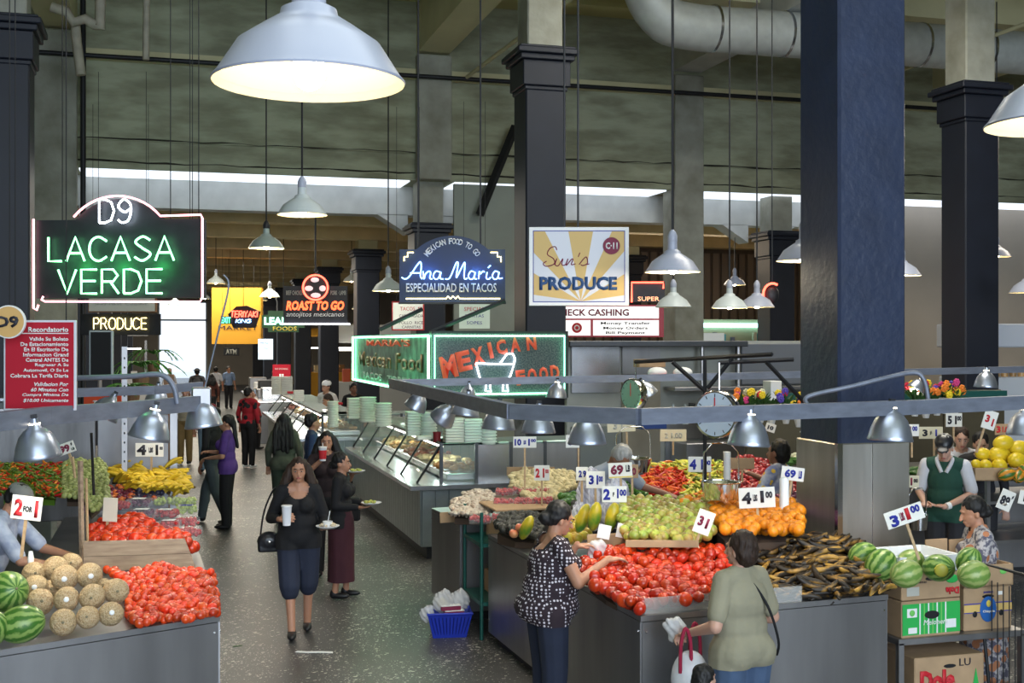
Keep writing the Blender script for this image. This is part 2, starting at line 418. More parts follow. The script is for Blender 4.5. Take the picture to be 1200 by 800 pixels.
# ================================================================ lettering and neon
def text_mesh(s, h, W=None, bold=0, shear=0, ext=.002, spacing=1, lines=1.0):
    c = bpy.data.curves.new('t', 'FONT'); c.body = s; c.size = 1; c.offset = bold; c.shear = shear
    c.align_x = 'CENTER'; c.extrude = 0; c.resolution_u = 2; c.space_character = spacing; c.space_line = lines
    o = bpy.data.objects.new('t', c); TMP.collection.objects.link(o)
    vl = TMP.view_layers[0]; vl.update(); dg = vl.depsgraph; dg.update()
    me = bpy.data.meshes.new_from_object(o.evaluated_get(dg))
    bpy.data.objects.remove(o); bpy.data.curves.remove(c)
    co = [v.co.copy() for v in me.vertices]
    if not co: return me
    x0 = min(p.x for p in co); x1 = max(p.x for p in co); y0 = min(p.y for p in co); y1 = max(p.y for p in co)
    k = h / (y1 - y0); kx = (W / (x1 - x0)) if W else k
    b = bmesh.new(); b.from_mesh(me)
    for v in b.verts: v.co = Vector(((v.co.x - (x0 + x1) / 2) * kx, 0, (v.co.y - (y0 + y1) / 2) * k))
    g = bmesh.ops.extrude_face_region(b, geom=b.faces[:])
    for e in g['geom']:
        if isinstance(e, bmesh.types.BMVert): e.co.y -= ext
    b.to_mesh(me); b.free(); me.materials.clear(); return me
def text(parent, s, x, z, h, W, m, y=-.012, name='lettering', rot=0, **k):
    """flat lettering standing on a sign face that looks towards -y"""
    me = text_mesh(s, h, W, **k); me.materials.append(m); me.name = name
    o = bpy.data.objects.new(name, me); COL.objects.link(o); o.parent = parent; o.location = (x, y, z)
    if rot: o.rotation_euler = (0, rot, 0)
    return o
def smooth_line(p, n=5):
    if len(p) < 3: return p
    out = []
    for i in range(len(p) - 1):
        a = p[max(i - 1, 0)]; b = p[i]; c = p[i + 1]; d = p[min(i + 2, len(p) - 1)]
        for k in range(n):
            t = k / n
            out.append(tuple(.5 * (2 * b[j] + (c[j] - a[j]) * t + (2 * a[j] - 5 * b[j] + 4 * c[j] - d[j]) * t * t + (3 * b[j] - a[j] - 3 * c[j] + d[j]) * t ** 3) for j in range(len(b))))
    return out + [p[-1]]
O_ = [(.35, 1), (.12, .9), (0, .5), (.12, .1), (.35, 0), (.58, .1), (.7, .5), (.58, .9), (.35, 1)]
GL = {'A': [[(0, 0), (.35, 1), (.7, 0)], [(.13, .33), (.57, .33)]], 'B': [[(0, 0), (0, 1), (.4, 1), (.55, .75), (.4, .52), (0, .52)], [(.4, .52), (.62, .26), (.4, 0), (0, 0)]],
      'C': ['c', [(.66, .82), (.36, 1), (.1, .86), (0, .5), (.1, .14), (.36, 0), (.66, .18)]],
      'D': [[(0, 0), (0, 1), (.25, 1), (.5, .88), (.62, .5), (.5, .12), (.25, 0), (0, 0)]], 'E': [[(.55, 1), (0, 1), (0, 0), (.55, 0)], [(0, .52), (.5, .52)]],
      'F': [[(.55, 1), (0, 1), (0, 0)], [(0, .52), (.45, .52)]], 'G': ['c', [(.66, .82), (.36, 1), (.1, .86), (0, .5), (.1, .14), (.36, 0), (.66, .15), (.66, .45), (.4, .45)]],
      'I': [[(0, 0), (0, 1)]], 'K': [[(0, 0), (0, 1)], [(.55, 1), (0, .42), (.58, 0)]], 'L': [[(0, 1), (0, 0), (.5, 0)]],
      'M': [[(0, 0), (.1, 1), (.4, .2), (.7, 1), (.8, 0)]], 'N': [[(0, 0), (0, 1), (.6, 0), (.6, 1)]], 'O': ['c', O_], 'P': [[(0, 0), (0, 1), (.4, 1), (.56, .75), (.4, .48), (0, .48)]],
      'R': [[(0, 0), (0, 1), (.4, 1), (.56, .75), (.4, .5), (0, .5)], [(.3, .5), (.6, 0)]], 'S': ['c', [(.58, .85), (.3, 1), (.03, .78), (.28, .53), (.6, .27), (.3, 0), (0, .15)]],
      'T': [[(0, 1), (.6, 1)], [(.3, 1), (.3, 0)]], 'U': ['c', [(0, 1), (0, .3), (.12, .03), (.3, 0), (.48, .03), (.6, .3), (.6, 1)]], 'V': [[(0, 1), (.32, 0), (.64, 1)]],
      'X': [[(0, 0), (.55, 1)], [(0, 1), (.55, 0)]], 'Y': [[(0, 1), (.3, .5), (.6, 1)], [(.3, .5), (.3, 0)]],
      '9': ['c', [(.5, .6), (.25, .45), (0, .7), (.22, 1), (.5, .8), (.52, .4), (.4, .08), (.15, 0), (0, .12)]], ' ': []}
def neon(parent, s, x, z, h, W, m, r=.006, y=-.03, name='neon_letter', slant=0):
    """each letter a tube of its own, text centred on x"""
    ws = []
    for ch in s:
        g = GL[ch]; pts = [p for q in g if q != 'c' for p in q]
        ws.append(max((p[0] for p in pts), default=.35))
    gap = .18; tot = sum(ws) + gap * (len(s) - 1); kx = W / tot; cx = x - W / 2
    for ch, w_ in zip(s, ws):
        g = GL[ch]
        if g:
            mb = MB(); cv = g[0] == 'c'
            for q in g[1:] if cv else g:
                pp = smooth_line(q) if cv else q
                mb.tube([(cx + p[0] * kx + slant * p[1] * h, y, z + (p[1] - .5) * h) for p in pp], r, 5)
            mb.build(name, m, parent, 1.2)
        cx += (w_ + gap) * kx
def neon_line(parent, pts, m, r=.006, y=-.03, name='neon_tube', closed=False, curve=False):
    if curve: pts = smooth_line(pts, 5)
    return MB().tube([(p[0], y, p[1]) for p in pts], r, 6, closed=closed).build(name, m, parent, 1.0)
n_green = emis('green_neon', (.22, 1, .4), 4); n_pink = emis('pink_neon', (1, .35, .42), 3); n_white = emis('white_neon', (.8, .88, 1), 6)
n_blue = emis('blue_neon', (.25, .5, 1), 4); n_red = emis('red_neon', (1, .07, .04), 5); n_yel = emis('yellow_neon', (1, .8, .3), 5)
n_greenl = emis('pale_green_neon', (.25, 1, .5), 6)
sign_black = mat('sign_black', (.012, .013, .016), .45, var=.5, scale=8, col2=(.03, .032, .04))
sign_navy = mat('sign_navy', (.012, .03, .085), .4)
paper = mat('sign_card', (.80, .78, .72), .7, rnd=.05); paper_y = mat('old_sign_card', (.66, .6, .43), .7)
tx_black = mat('black_ink', (.02, .02, .03), .6); tx_blue = mat('blue_ink', (.02, .03, .3), .6); tx_red = mat('red_ink', (.55, .02, .03), .6)
tx_maroon = mat('maroon_ink', (.2, .015, .05), .6); tx_white = mat('white_ink', (.75, .75, .74), .6); tx_grey = mat('grey_ink', (.45, .45, .4), .6)
yel_p = mat('sign_yellow', (.62, .42, .14), .5); tx_yel = mat('yellow_ink', (.7, .55, .1), .6)

# ================================================================ lamps
def prof_shell(p, t):                      # outer profile -> closed thin shell
    return p + [(max(r - t, .001), z - t * .3) for r, z in reversed(p)]
shade_p = [(.255, 0), (.258, .006), (.245, .02), (.19, .105), (.125, .15), (.078, .18), (.074, .198), (.046, .212), (.042, .3)]
def inner_shade():
    return mat('lamp_inside', (.8, .68, .42), .5)
me_shade = MB().lathe([(r, z) for r, z in shade_p], 40).mesh('shade', white_p, 1.0)
me_inner = MB().lathe([(r - .004, z + .001) for r, z in shade_p[2:7]] , 40).lathe([(.2545, .001), (.241, .02)], 40).mesh('shade_lining', inner_shade(), 1.0)
me_bulb = MB().ball((0, 0, .035), (.045, .045, .055), 12, 8).mesh('bulb', bulb_m, 3)
me_sock = MB().lathe([(.025, .1), (.028, .25), (.046, .29), (.046, .34), (.03, .38), (.012, .4)], 16).mesh('socket', white_p, 1.0)
me_sockb = me_sock.copy(); me_sockb.materials[0] = blackmetal
def mo(name, me, parent, loc=None):
    o = bpy.data.objects.new(name, me); COL.objects.link(o); o.parent = parent
    if loc: o.location = loc
    return o
def point(parent, loc, e, col=(1, .85, .6), r=.05, spot=None):
    l = bpy.data.lights.new('lamp_light', 'SPOT' if spot else 'POINT'); l.energy = e; l.color = col; l.shadow_soft_size = r
    if spot: l.spot_size = spot; l.spot_blend = .6
    o = bpy.data.objects.new('lamp_light', l); COL.objects.link(o); o.parent = parent; o.location = loc; return o
def pendant(px, py, Z, label, sc=1, top=8.9, e=0, m=None, lit_=True, group=None):
    p = at(px, py, Z=Z)
    t = thing('pendant_lamp', label, 'lamp', p, group=group); t.scale = (sc,) * 3
    s = mo('shade', me_shade, t); mo('shade_lining', me_inner, s); mo('socket', me_sock if sc >= 1 else me_sockb, t)
    if m:
        s.data = me_shade.copy(); s.data.materials[0] = m
    if lit_: mo('bulb', me_bulb, t)
    MB().cyl((0, 0, .39), (0, 0, (top - p.z) / sc), .011, n=6).build('hanging_rod', blackmetal, t)
    if e: point(t, (0, 0, .02), e, r=.06)
    return t
grey_sh = mat('grey_enamel', (.5, .55, .55), .35); green_sh = mat('greenish_enamel', (.3, .36, .33), .35)
pendant(362, 98, 3.2, 'huge white enamel pendant lamp glowing at the top, nearest of all lamps', e=5, top=8.5)
pendant(1243, 147, 4.25, 'white pendant lamp cut off by the right picture edge', e=5, top=8.9)
pendant(788, 319, 11.2, 'white pendant lamp with a bright bulb right of the sun ray sign', e=45, sc=1)
pendant(354, 252, 12.3, 'pale blue grey pendant lamp above the red roast sign', m=grey_sh, e=15)
pendant(312, 291, 16.8, 'greenish pendant lamp with a bright bulb left of the blue grey one', m=green_sh, e=30, sc=.98)
pendant(789, 360, 17, 'unlit cream pendant lamp below the bright one, in front of the pilaster', m=grey_sh, lit_=False)
pendant(855, 361, 17, 'grey pendant lamp with a lit bulb right of the concrete pilaster', m=grey_sh, e=30)
pendant(887, 360, 17.6, 'white pendant lamp overlapping the grey one, beside the red neon ring')
pendant(861, 334, 28, 'small far white pendant lamp above the pair right of the pilaster', top=5.9)
pendant(942, 306, 11.4, 'white pendant lamp half hidden by the massive blue column', e=30)
pendant(1057, 323, 16.5, 'white pendant lamp just showing right of the massive blue column', e=20)
pendant(455, 341, 19, 'pale pendant lamp with a lit bulb left of the blue script sign', e=25, m=grey_sh, top=8.5)
pendant(1168, 301, 22, 'small pendant lamp just behind the dark capital column at right')
pendant(1204, 343, 17.5, 'pendant lamp cut by the right edge below the dark column capital')
for i, (a, b, Z) in enumerate(((316, 348, 30), (253, 332, 33), (268, 345, 42), (205, 357, 40), (412, 330, 35), (240, 350, 52), (345, 372, 52), (305, 352, 44), (152, 352, 34), (232, 341, 46), (280, 352, 58), (420, 362, 45), (430, 372, 55), (395, 347, 50))):
    t = pendant(a, b, Z, 'small distant pendant lamp hanging in the low hall beyond the header', top=5.9, m=grey_sh, group='pendant lamps far down the low hall')
dome_p0 = [(.125, 0), (.128, .004), (.122, .02), (.112, .055), (.09, .1), (.062, .128), (.034, .142), (.03, .165), (.022, .17), (.022, .2)]
dome_p = [(r * 1.2, min(z, .142) * 1.42 + max(z - .142, 0)) for r, z in dome_p0]
me_dome = MB().lathe(dome_p, 28).mesh('dome', alum, 1.0)
me_dlin = MB().lathe([(r - .004, z) for r, z in dome_p[:6]], 28).mesh('dome_lining', mat('dome_lining', (.8, .78, .7), .4, .3), 1.0)
me_dbulb = MB().ball((0, 0, .05), (.035, .035, .045), 10, 6).mesh('bulb', bulb_w, 3)
me_dclip = MB().cyl((0, 0, .24), (0, 0, .27), .014, n=8).box(-.02, -.012, .262, .02, .012, .285).mesh('clamp', blackmetal)
me_collar = MB().lathe([(.038, .208), (.037, .228)], 14).mesh('glowing_collar', emis('collar_glow', (1, .85, .6), 4), 1)  # emission stands for bulb light leaking out at the socket
def dome(px, py, Z, label, tilt=(0, 0), sc=1, e=0, lit_=True):
    t = thing('dome_lamp', label, 'lamp', at(px, py, Z=Z), rot=(tilt[0], tilt[1], 0)); t.scale = (sc,) * 3
    d_ = mo('dome', me_dome, t); mo('dome_lining', me_dlin, d_); mo('clamp', me_dclip, t)
    if lit_: mo('bulb', me_dbulb, t)
    if lit_: mo('glowing_collar', me_collar, t)
    if e: point(t, (0, 0, .0), e, (1, .9, .72), .05, 2.6)
    return t

# ================================================================ piles of produce
def proj(p):
    x, y, z = p; Z = x * ST + y * CT; lat = x * CT - y * ST
    return 600 + F * lat / Z, 400 + F * (EYE - z) / Z
def inside(q, poly):
    x, y = q; c = False; j = len(poly) - 1
    for i in range(len(poly)):
        (xi, yi), (xj, yj) = poly[i], poly[j]
        if (yi > y) != (yj > y) and x < (xj - xi) * (y - yi) / (yj - yi) + xi: c = not c
        j = i
    return c
def pile(poly, Z0, Z1, z0, z1, d, put, jit=.28, layers=2, lim=300, seed=1, hump=0, sq=.86, bed=None, base=.95, zj=.24):
    """fill the part of a sloping heap (near depth Z0, height z0, far depth Z1, height z1) seen inside poly; put(point, index)"""
    R = random.Random(seed)
    xs = [p[0] for p in poly]
    ax = at(min(xs), 400, Z=(Z0 + Z1) / 2); bx = at(max(xs), 400, Z=(Z0 + Z1) / 2)
    pts = []
    c0 = (min(xs) - 600) / F; c1 = (max(xs) - 600) / F
    sp = d * sq
    for L in range(layers):
        n_r = int((Z1 - Z0) / (sp * .87)) + 2
        for i in range(n_r):
            Zr = Z0 + i * sp * .87 + (L % 2) * sp * .4
            l0 = c0 * Zr; n_c = int((c1 - c0) * Zr / sp) + 2
            for j in range(n_c):
                lat = l0 + (j + .5 * (i % 2) + .5 * (L % 2)) * sp + R.uniform(-jit, jit) * sp * .5
                Zq = Zr + R.uniform(-jit, jit) * sp * .5
                t = (Zq - Z0) / (Z1 - Z0)
                u = (lat - l0) / max((c1 - c0) * Zr, .01)
                z = z0 + (z1 - z0) * t + hump * math.sin(PI * max(0, min(1, u))) - L * d * .72 + R.uniform(-zj, zj) * d
                p = Vector((lat * CT + Zq * ST, -lat * ST + Zq * CT, z))
                if inside(proj(p), poly): pts.append((Zq + L * 99, p, L))
    pts.sort(key=lambda a: a[0])
    pts = pts[:lim]
    fill = []
    for i, (k, p, L) in enumerate(pts):
        o = put(p, i, R)
        if L: fill.append(o)
    if fill and fill[0] is not None:
        mb = MB(); ms = []
        for o in fill:
            m = o.data.materials[0]
            if m not in ms: ms.append(m)
            mb.cur = ms.index(m)
            M = Matrix.LocRotScale(o.location, o.rotation_euler, o.scale)
            mb.add([v.co for v in o.data.vertices], [tuple(q.vertices) for q in o.data.polygons], M)
        nm = fill[0].name.split('.')[0]; nm = 'chili_heap' if 'chili' in nm else nm + '_heap'
        cat, lb = fill[0]['category'], fill[0]['group']
        for o in fill: bpy.data.objects.remove(o)
        o = mb.build(nm, ms, None, 3); tag(o, 'lower layer of the ' + lb, cat, kind='stuff')
    if bed:
        nm, m, lab, cat = bed
        # heap base: a closed slab just under the lower layer, following the same slope
        P = []
        for (px, py) in poly:
            # intersect the ray with the sloping surface, then sink it
            best = None
            for k in range(61):
                Z = Z0 - .15 + (Z1 - Z0 + .3) * k / 60; t = (Z - Z0) / (Z1 - Z0)
                z = z0 + (z1 - z0) * t; pz = EYE + (400 - py) / F * Z
                if best is None or abs(pz - z) < best[0]: best = (abs(pz - z), Z, z)
            q = at(px, 400, Z=best[1]); P.append((q.x, q.y, best[2] - d * layers * .6))
        mx = sum(q[0] for q in P) / len(P); my = sum(q[1] for q in P) / len(P)
        P = [(mx + (a - mx) * .8, my + (b - my) * .8 + .04, c) for a, b, c in P]
        mb = MB(); n = len(P)
        mb.add(P + [(a, b, min(c - .03, base)) for a, b, c in P], [tuple(range(n)), tuple(range(2 * n - 1, n - 1, -1))] + [(i, i + n, (i + 1) % n + n, (i + 1) % n) for i in range(n)]); mb.fix = True
        o = mb.build(nm, m); tag(o, lab, cat)
    return len(pts)
def rr(R, a=PI): return (R.uniform(-a, a), R.uniform(-a, a), R.uniform(-PI, PI))
# ================================================================ hanging signs
def sign_at(name, label, px, py, Z, rz=None, cat='sign'):
    """an Empty at the centre of the sign, its face towards the viewer's side of the hall"""
    return thing(name, label, cat, at(px, py, Z=Z), -TH if rz is None else rz)
def board(t, w, h, m, d=.03, b=.004, name='board'):
    return MB().bbox(-w / 2, 0, -h / 2, w / 2, d, h / 2, b).build(name, m, t)
def arch_poly(w, h, aw, ah, n=14, x0=0):
    P = [(-w / 2, -h / 2), (w / 2, -h / 2), (w / 2, h / 2), (x0 + aw / 2, h / 2)]
    R = (aw * aw / 4 + ah * ah) / (2 * ah); a0 = math.asin(min(1, aw / 2 / R))
    for k in range(1, n):
        a = a0 - 2 * a0 * k / n
        P.append((x0 + R * math.sin(a), h / 2 + ah - R + R * math.cos(a)))
    return P + [(x0 - aw / 2, h / 2), (-w / 2, h / 2)]
def wires(t, xs, z0, z1, m=None, r=.004, name='hanging_wire'):
    for x in xs: MB().cyl((x, .015, z0), (x, .015, z1), r, n=5).build(name, m or blackmetal, t)
def S(Z): return Z / F                    # metres per pixel at a depth
# D9 LA CASA VERDE
Z = 9.0; s = S(Z)
t = sign_at('neon_sign', 'black arched neon sign with green letters and pink border, upper left', 139, 303, Z, -TH - .10)
MB().prism(arch_poly(202 * s, 92 * s, 105 * s, 24 * s, x0=0), 0, .09).build('board', sign_black, t)
neon(t, 'D9', -1 * s, 55 * s, 27 * s, 38 * s, n_white, .0075, y=-.05)
neon(t, 'LACASA', -6 * s, 11 * s, 28 * s, 152 * s, n_green, .0085, y=-.05)
neon(t, 'VERDE', -7 * s, -27 * s, 28 * s, 126 * s, n_green, .0085, y=-.05)
ar = [(x / 1.0, z) for x, z in arch_poly(206 * s, 98 * s, 105 * s, 24 * s)][3:]
neon_line(t, [(-102 * s, 47 * s), (-102 * s, -58 * s), (-98 * s, -60 * s), (-96 * s, -54 * s)], n_pink, .008, name='border_tube')
neon_line(t, [(-90 * s, -44 * s), (-92 * s, -48 * s), (-88 * s, -50 * s), (100 * s, -51 * s), (103 * s, -46 * s), (103 * s, 46 * s), (101 * s, 50 * s)] + ar[:-1], n_pink, .008, name='border_tube')
wires(t, (-70 * s, 62 * s, 96 * s), 45 * s, 5.3)
for k in range(2): MB().cyl((84 * s + k * 3 * s, .04, 40 * s), (84 * s + k * 3 * s, .04, 5.3), .003, n=4).build('power_cord', blackmetal, t)
for xx in (-.3, .0, .3): point(t, (xx, -.13, -.06), 1.1, (.05, 1, .2), .04)
point(t, (0, -.13, 55 * s), .4, (.6, .75, 1), .04)
# ANA MARIA
Z = 15.0; s = S(Z)
t = sign_at('neon_sign', 'navy arched sign with blue neon script and tacos wording', 530, 323, Z)
MB().prism(arch_poly(124 * s, 62 * s, 84 * s, 16 * s), 0, .08).build('board', sign_navy, t)
MB().prism([(-63 * s, -33 * s), (63 * s, -33 * s), (63 * s, -31 * s), (-63 * s, -31 * s)], -.01, .09).build('bottom_trim', sign_black, t)
word = 'MEXICAN FOOD TO GO'
for i, ch in enumerate(word):
    if ch == ' ': continue
    a = -.93 + 1.86 * i / (len(word) - 1)
    text(t, ch, 37 * s * math.sin(a), 3.5 * s + 37 * s * math.cos(a), 7 * s, 4.4 * s if ch != 'I' else 1.3 * s, tx_white, rot=a, bold=.02)
ana = [[(-59, -2), (-55, -4), (-50, -1), (-41, 12), (-37, 16), (-36, 10), (-37, 0), (-35, -4)], [(-49, 3), (-36, 3)],
       [(-34, 5), (-33, -4), (-31, 2), (-27, 5), (-25, 3), (-26, -3), (-23, -4)], [(-14, 4), (-19, 5), (-22, 0), (-20, -4), (-16, -3), (-13, 4), (-14, -3), (-10, -4)],
       [(-8, -4), (-3, -3), (2, 8), (5, 15), (7, 14), (5, 0), (6, -1), (13, 13), (15, 14), (14, 0), (15, -4), (18, -3)], [(26, 4), (22, 5), (19, 0), (21, -4), (25, -3), (27, 4), (26, -3), (29, -4)],
       [(31, -4), (32, 5), (33, 2), (36, 5), (38, 4)], [(41, 4), (40, -3), (43, -4), (45, -2)], [(42, 9), (45, 12)], [(54, 4), (50, 5), (47, 0), (49, -4), (53, -3), (55, 4), (54, -3), (59, -3)]]
for q in ana: neon_line(t, [(x * s, z * s) for x, z in q], n_blue, .0085, y=-.045, name='neon_script', curve=len(q) > 2)
text(t, 'ESPECIALIDAD EN TACOS', -1 * s, -14 * s, 10.5 * s, 106 * s, tx_white, bold=.015)
for q in ([(-56, 17), (-56, 22), (-52, 22), (-52, 27), (-45, 27)], [(45, 27), (53, 27), (53, 22), (57, 22), (57, 16)], [(-54, -27), (-7, -27), (-5, -24), (-2, -27), (1, -24), (4, -27), (7, -24), (9, -27), (56, -27)]):
    neon_line(t, [(x * s, z * s) for x, z in q], n_yel, .008, y=-.04)
wires(t, (-40 * s, 33 * s), 28 * s, 6.3, r=.012)
for xx in (-.3, .3): point(t, (xx, -.15, .05), 1.2, (.1, .3, 1), .04)
# SUN'S PRODUCE
Z = 12.0; s = S(Z)
t = sign_at('sun_ray_sign', 'white and yellow sun ray sign with navy produce lettering', 678.5, 312, Z)
board(t, 117 * s, 92 * s, white_m, .06)
MB().box(-54 * s, -.002, -42 * s, 54 * s, 0, 42 * s).build('blue_border', tx_blue, t)
MB().box(-53 * s, -.004, -41 * s, 53 * s, -.002, 41 * s).build('sign_face', mat('sign_white', (.62, .63, .68), .4), t)
def clip_ray(a0, a1):
    c = Vector((2, -41)); P = [tuple(c)]
    for a in (a0, a1):
        d_ = Vector((math.cos(a), math.sin(a))); k = 1e9
        if d_.x > 1e-6: k = min(k, (53 - c.x) / d_.x)
        if d_.x < -1e-6: k = min(k, (-53 - c.x) / d_.x)
        if d_.y > 1e-6: k = min(k, (41 - c.y) / d_.y)
        P.append(tuple(c + d_ * k))
    e0, e1 = P[1], P[2]
    for cor in ((53, 41), (-53, 41)):
        ca = math.atan2(cor[1] - c.y, cor[0] - c.x)
        if a0 < ca < a1: P.insert(2, cor)
    return P
for a0, a1 in ((8, 32), (49, 66), (80, 100), (117, 134), (149, 172)):
    pp = clip_ray(math.radians(a0), math.radians(a1))
    MB().prism([(x * s, z * s) for x, z in pp], -.006, -.004).build('yellow_ray', yel_p, t)
text(t, 'PRODUCE', -1 * s, -20 * s, 16 * s, 91 * s, mat('navy_ink', (.02, .07, .2), .5), bold=.045)
sun = [[(-26, 19), (-28, 23), (-34, 21), (-37, 14), (-30, 9), (-29, 3), (-38, 0), (-42, 3), (-38, 6)],
       [(-29, 2), (-26, 9), (-28, 2), (-24, 1), (-19, 9), (-20, 2), (-16, 2), (-13, 9), (-15, 1), (-9, 8), (-7, 8), (-9, 2), (-4, 3)], [(1, 16), (-1, 11)], [(0, 2), (8, 11), (10, 4), (5, 1), (2, 2)], [(9, 2), (12, 3)]]
for q in sun: neon_line(t, [(x * s, z * s) for x, z in q], tx_maroon, .0055, y=-.008, name='script_stroke', curve=True)
MB().lathe([(0.001, 0), (10 * s, 0), (10 * s, .004)], 28, M=Matrix.Translation((38 * s, -.012, 24 * s)) @ Matrix.Rotation(PI / 2, 4, 'X')).build('maroon_disc', tx_maroon, t)
text(t, 'C·11', 38 * s, 24 * s, 8 * s, 14 * s, tx_white, bold=.04, y=-.018)
wires(t, (-17 * s, -1 * s), 46 * s, 5.4, r=.011, name='hanging_rod')
# ROAST TO GO
Z = 24.0; s = S(Z)
t = sign_at('neon_sign', 'black roast sign with a round red neon badge on top', 369.5, 357, Z)
board(t, 75 * s, 44 * s, sign_black, .1)
c_ = Matrix.Translation((1 * s, -.03, 20 * s)) @ Matrix.Rotation(PI / 2, 4, 'X')
MB().lathe([(.001, 0), (15.5 * s, 0), (15.5 * s, .1)], 32, M=c_).build('badge', sign_black, t)
neon_line(t, [(1 * s + 14.5 * s * math.cos(a / 16 * PI), 20 * s + 14.5 * s * math.sin(a / 16 * PI)) for a in range(32)], n_red, .02, y=-.09, closed=True, name='neon_ring')
for k, (a, b, r1, r2) in enumerate(((0, 29, 5, 3), (-7, 19, 5, 3.2), (9, 19, 4, 3.5), (1, 11, 6, 3))):
    MB().ball((a * s, -.06, b * s), (r1 * s, .02, r2 * s), 10, 6).build('badge_animal', mat('pale_badge', (.7, .7, .72), .5, emit=.4), t, 3)
text(t, 'BEEF CHICKEN', -24 * s, 14 * s, 5 * s, 20 * s, tx_grey); text(t, 'PORK · LAMB', 27 * s, 14 * s, 5 * s, 18 * s, tx_grey)
text(t, 'ROAST TO GO', 0, -1 * s, 11 * s, 68 * s, emis('lit_red_letters', (1, .1, .03), 2.5), bold=.04, shear=.2, y=-.02)
text(t, 'antojitos mexicanos', 0, -12 * s, 7 * s, 68 * s, tx_white, shear=.2)
wires(t, (0,), 40 * s, 2, r=.02, name='hanging_rod')
MB().box(-38 * s, -.1, -23.5 * s, 40 * s, .1, -21.5 * s).build('lamp_strip', emis('strip_white', (.9, .9, 1), 2), t)
# MEXICAN FOOD corner box
cr = onY(506, 14.3); cz0, cz1 = 1.97, 2.75
t = thing('corner_neon_sign', 'large dark corner sign outlined in green neon above the glass food counter', 'sign', (cr.x, 14.3, cz0))
H = cz1 - cz0; Lr = 1.73; Ll = 6.3
speck = mat('speckled_panel', (.02, .04, .05), .4, var=.9, scale=60, col2=(.10, .12, .12), contrast=.2)
MB().box(0, 0, 0, Lr, .14, H).build('front_panel', speck, t)
MB().box(0, .14, 0, .12, Ll, H).build('side_panel', speck, t)
vs_ = mat('silvered_backing', (.25, .5, .42), .3, .6, var=.9, scale=5, col2=(.03, .07, .06), contrast=.3)
MB().box(-.004, .2, .04, 0, Ll - .1, H - .04).build('silver_face', vs_, t)
for fr in ((0, 0, -.03, Lr, .16, 0), (0, 0, H, Lr, .16, H + .03), (Lr, 0, -.03, Lr + .03, .16, H + .03)): MB().box(*fr).build('frame_bar', blackmetal, t)
neon_line(t, [(.03, .03), (.03, H - .03), (Lr - .03, H - .03), (Lr - .03, .03)], n_greenl, .012, y=-.03, name='neon_border', closed=True)
sd = MB().tube([(-.03, .06, .03), (-.03, .06, H - .03), (-.03, Ll - .05, H - .03), (-.03, Ll - .05, .03)], .015, 6, closed=True).build('neon_border', n_greenl, t, 1)
lr_ = mat('dull_red_letters', (.5, .06, .03), .5, emit=.25)
for ch, x_, z_, h_ in zip('MEXICAN', (.21, .40, .58, .74, .88, 1.06, 1.27), (.37, .44, .50, .57, .61, .64, .66), (.28, .25, .22, .2, .19, .18, .18)):
    text(t, ch, x_, z_, h_, (h_ * .72 if ch != 'I' else .05), lr_, rot=-.22 if x_ < .9 else -.1, bold=.05)
for i, ch in enumerate('FOOD'): text(t, ch, 1.13 + i * .15, .23 + .02 * i, .19, .12, lr_, rot=-.1, bold=.05)
neon_line(t, [(.55, .41), (.60, .23), (.68, .17), (.92, .17), (.99, .25), (1.04, .40), (.85, .40), (.55, .41)], n_white, .010, y=-.03, name='neon_bowl')
neon_line(t, [(.86, .41), (.95, .53), (1.02, .53), (1.05, .47), (1.04, .40)], n_white, .010, y=-.03, name='neon_bowl')
for k in (.68, .90): neon_line(t, [(k, .16), (k - .01, .07), (k + .06, .06), (k + .05, .16)], n_white, .009, y=-.03, name='neon_bowl_foot')
def side_text(s_, y, z, h, W, m):
    me = text_mesh(s_, h, W, bold=.03); me.materials.append(m)
    o = bpy.data.objects.new('lettering', me); COL.objects.link(o); o.parent = t; o.location = (-.012, y, z); o.rotation_euler = (0, 0, -PI / 2)
tan_l = mat('bronze_letters', (.28, .17, .07), .4, .6)
side_text('MARIA\'S', 3.1, .66, .1, 3.6, lr_); side_text('Mexican Food', 3.1, .4, .24, 5.2, tan_l); side_text('TACOS   TORTAS', 3.1, .14, .1, 4.4, mat('pale_sign_letters', (.45, .5, .5), .5))
point(t, (-.5, 2.5, .3), 2.2, (.15, 1, .45), .4); point(t, (.9, -.5, .1), 3, (.15, 1, .45), .3)
for ai, (p0, p1) in enumerate(((onY(505, 14.4, 389), onY(592, 14.2, 352)), (onY(445, 14.9, 386), onY(495, 14.9, 362)))):
    o = MB().tube([p0, p1], .03, 6).build('support_arm', steel_dark); tag(o, 'grey tube arm holding the corner neon sign, %s one' % ('right', 'left')[ai], 'bracket')
# RECORDATORIO
Z = 7.6; s = S(Z)
t = sign_at('notice_sign', 'red parking notice sign with white Spanish text at the left', 46.5, 428, Z)
board(t, 85 * s, 106 * s, mat('notice_frame', (.6, .62, .68), .4), .02)
MB().box(-40 * s, -.003, -50.5 * s, 40 * s, 0, 50.5 * s).build('red_face', red_p, t)
text(t, 'Recordatorio', 11 * s, 42 * s, 6 * s, 47 * s, tx_white, bold=.03)
MB().box(-28 * s, -.005, 37 * s, 34 * s, -.003, 38 * s).build('rule_line', tx_white, t)
for k, (a, W) in enumerate((('Valide Su Boleto', 46), ('De Estacionamiento', 56), ('En El Escritorio De', 52), ('Informacion Grand', 53), ('Central ANTES De', 50), ('Regresar A Su', 39), ('Automovil, O Se Le', 53), ('Cobrara La Tarifa Diaria', 68))):
    text(t, a, (34 - W / 2) * s, (31 - k * 6.15) * s, 4.6 * s, W * s, tx_white, bold=.025, y=-.005)
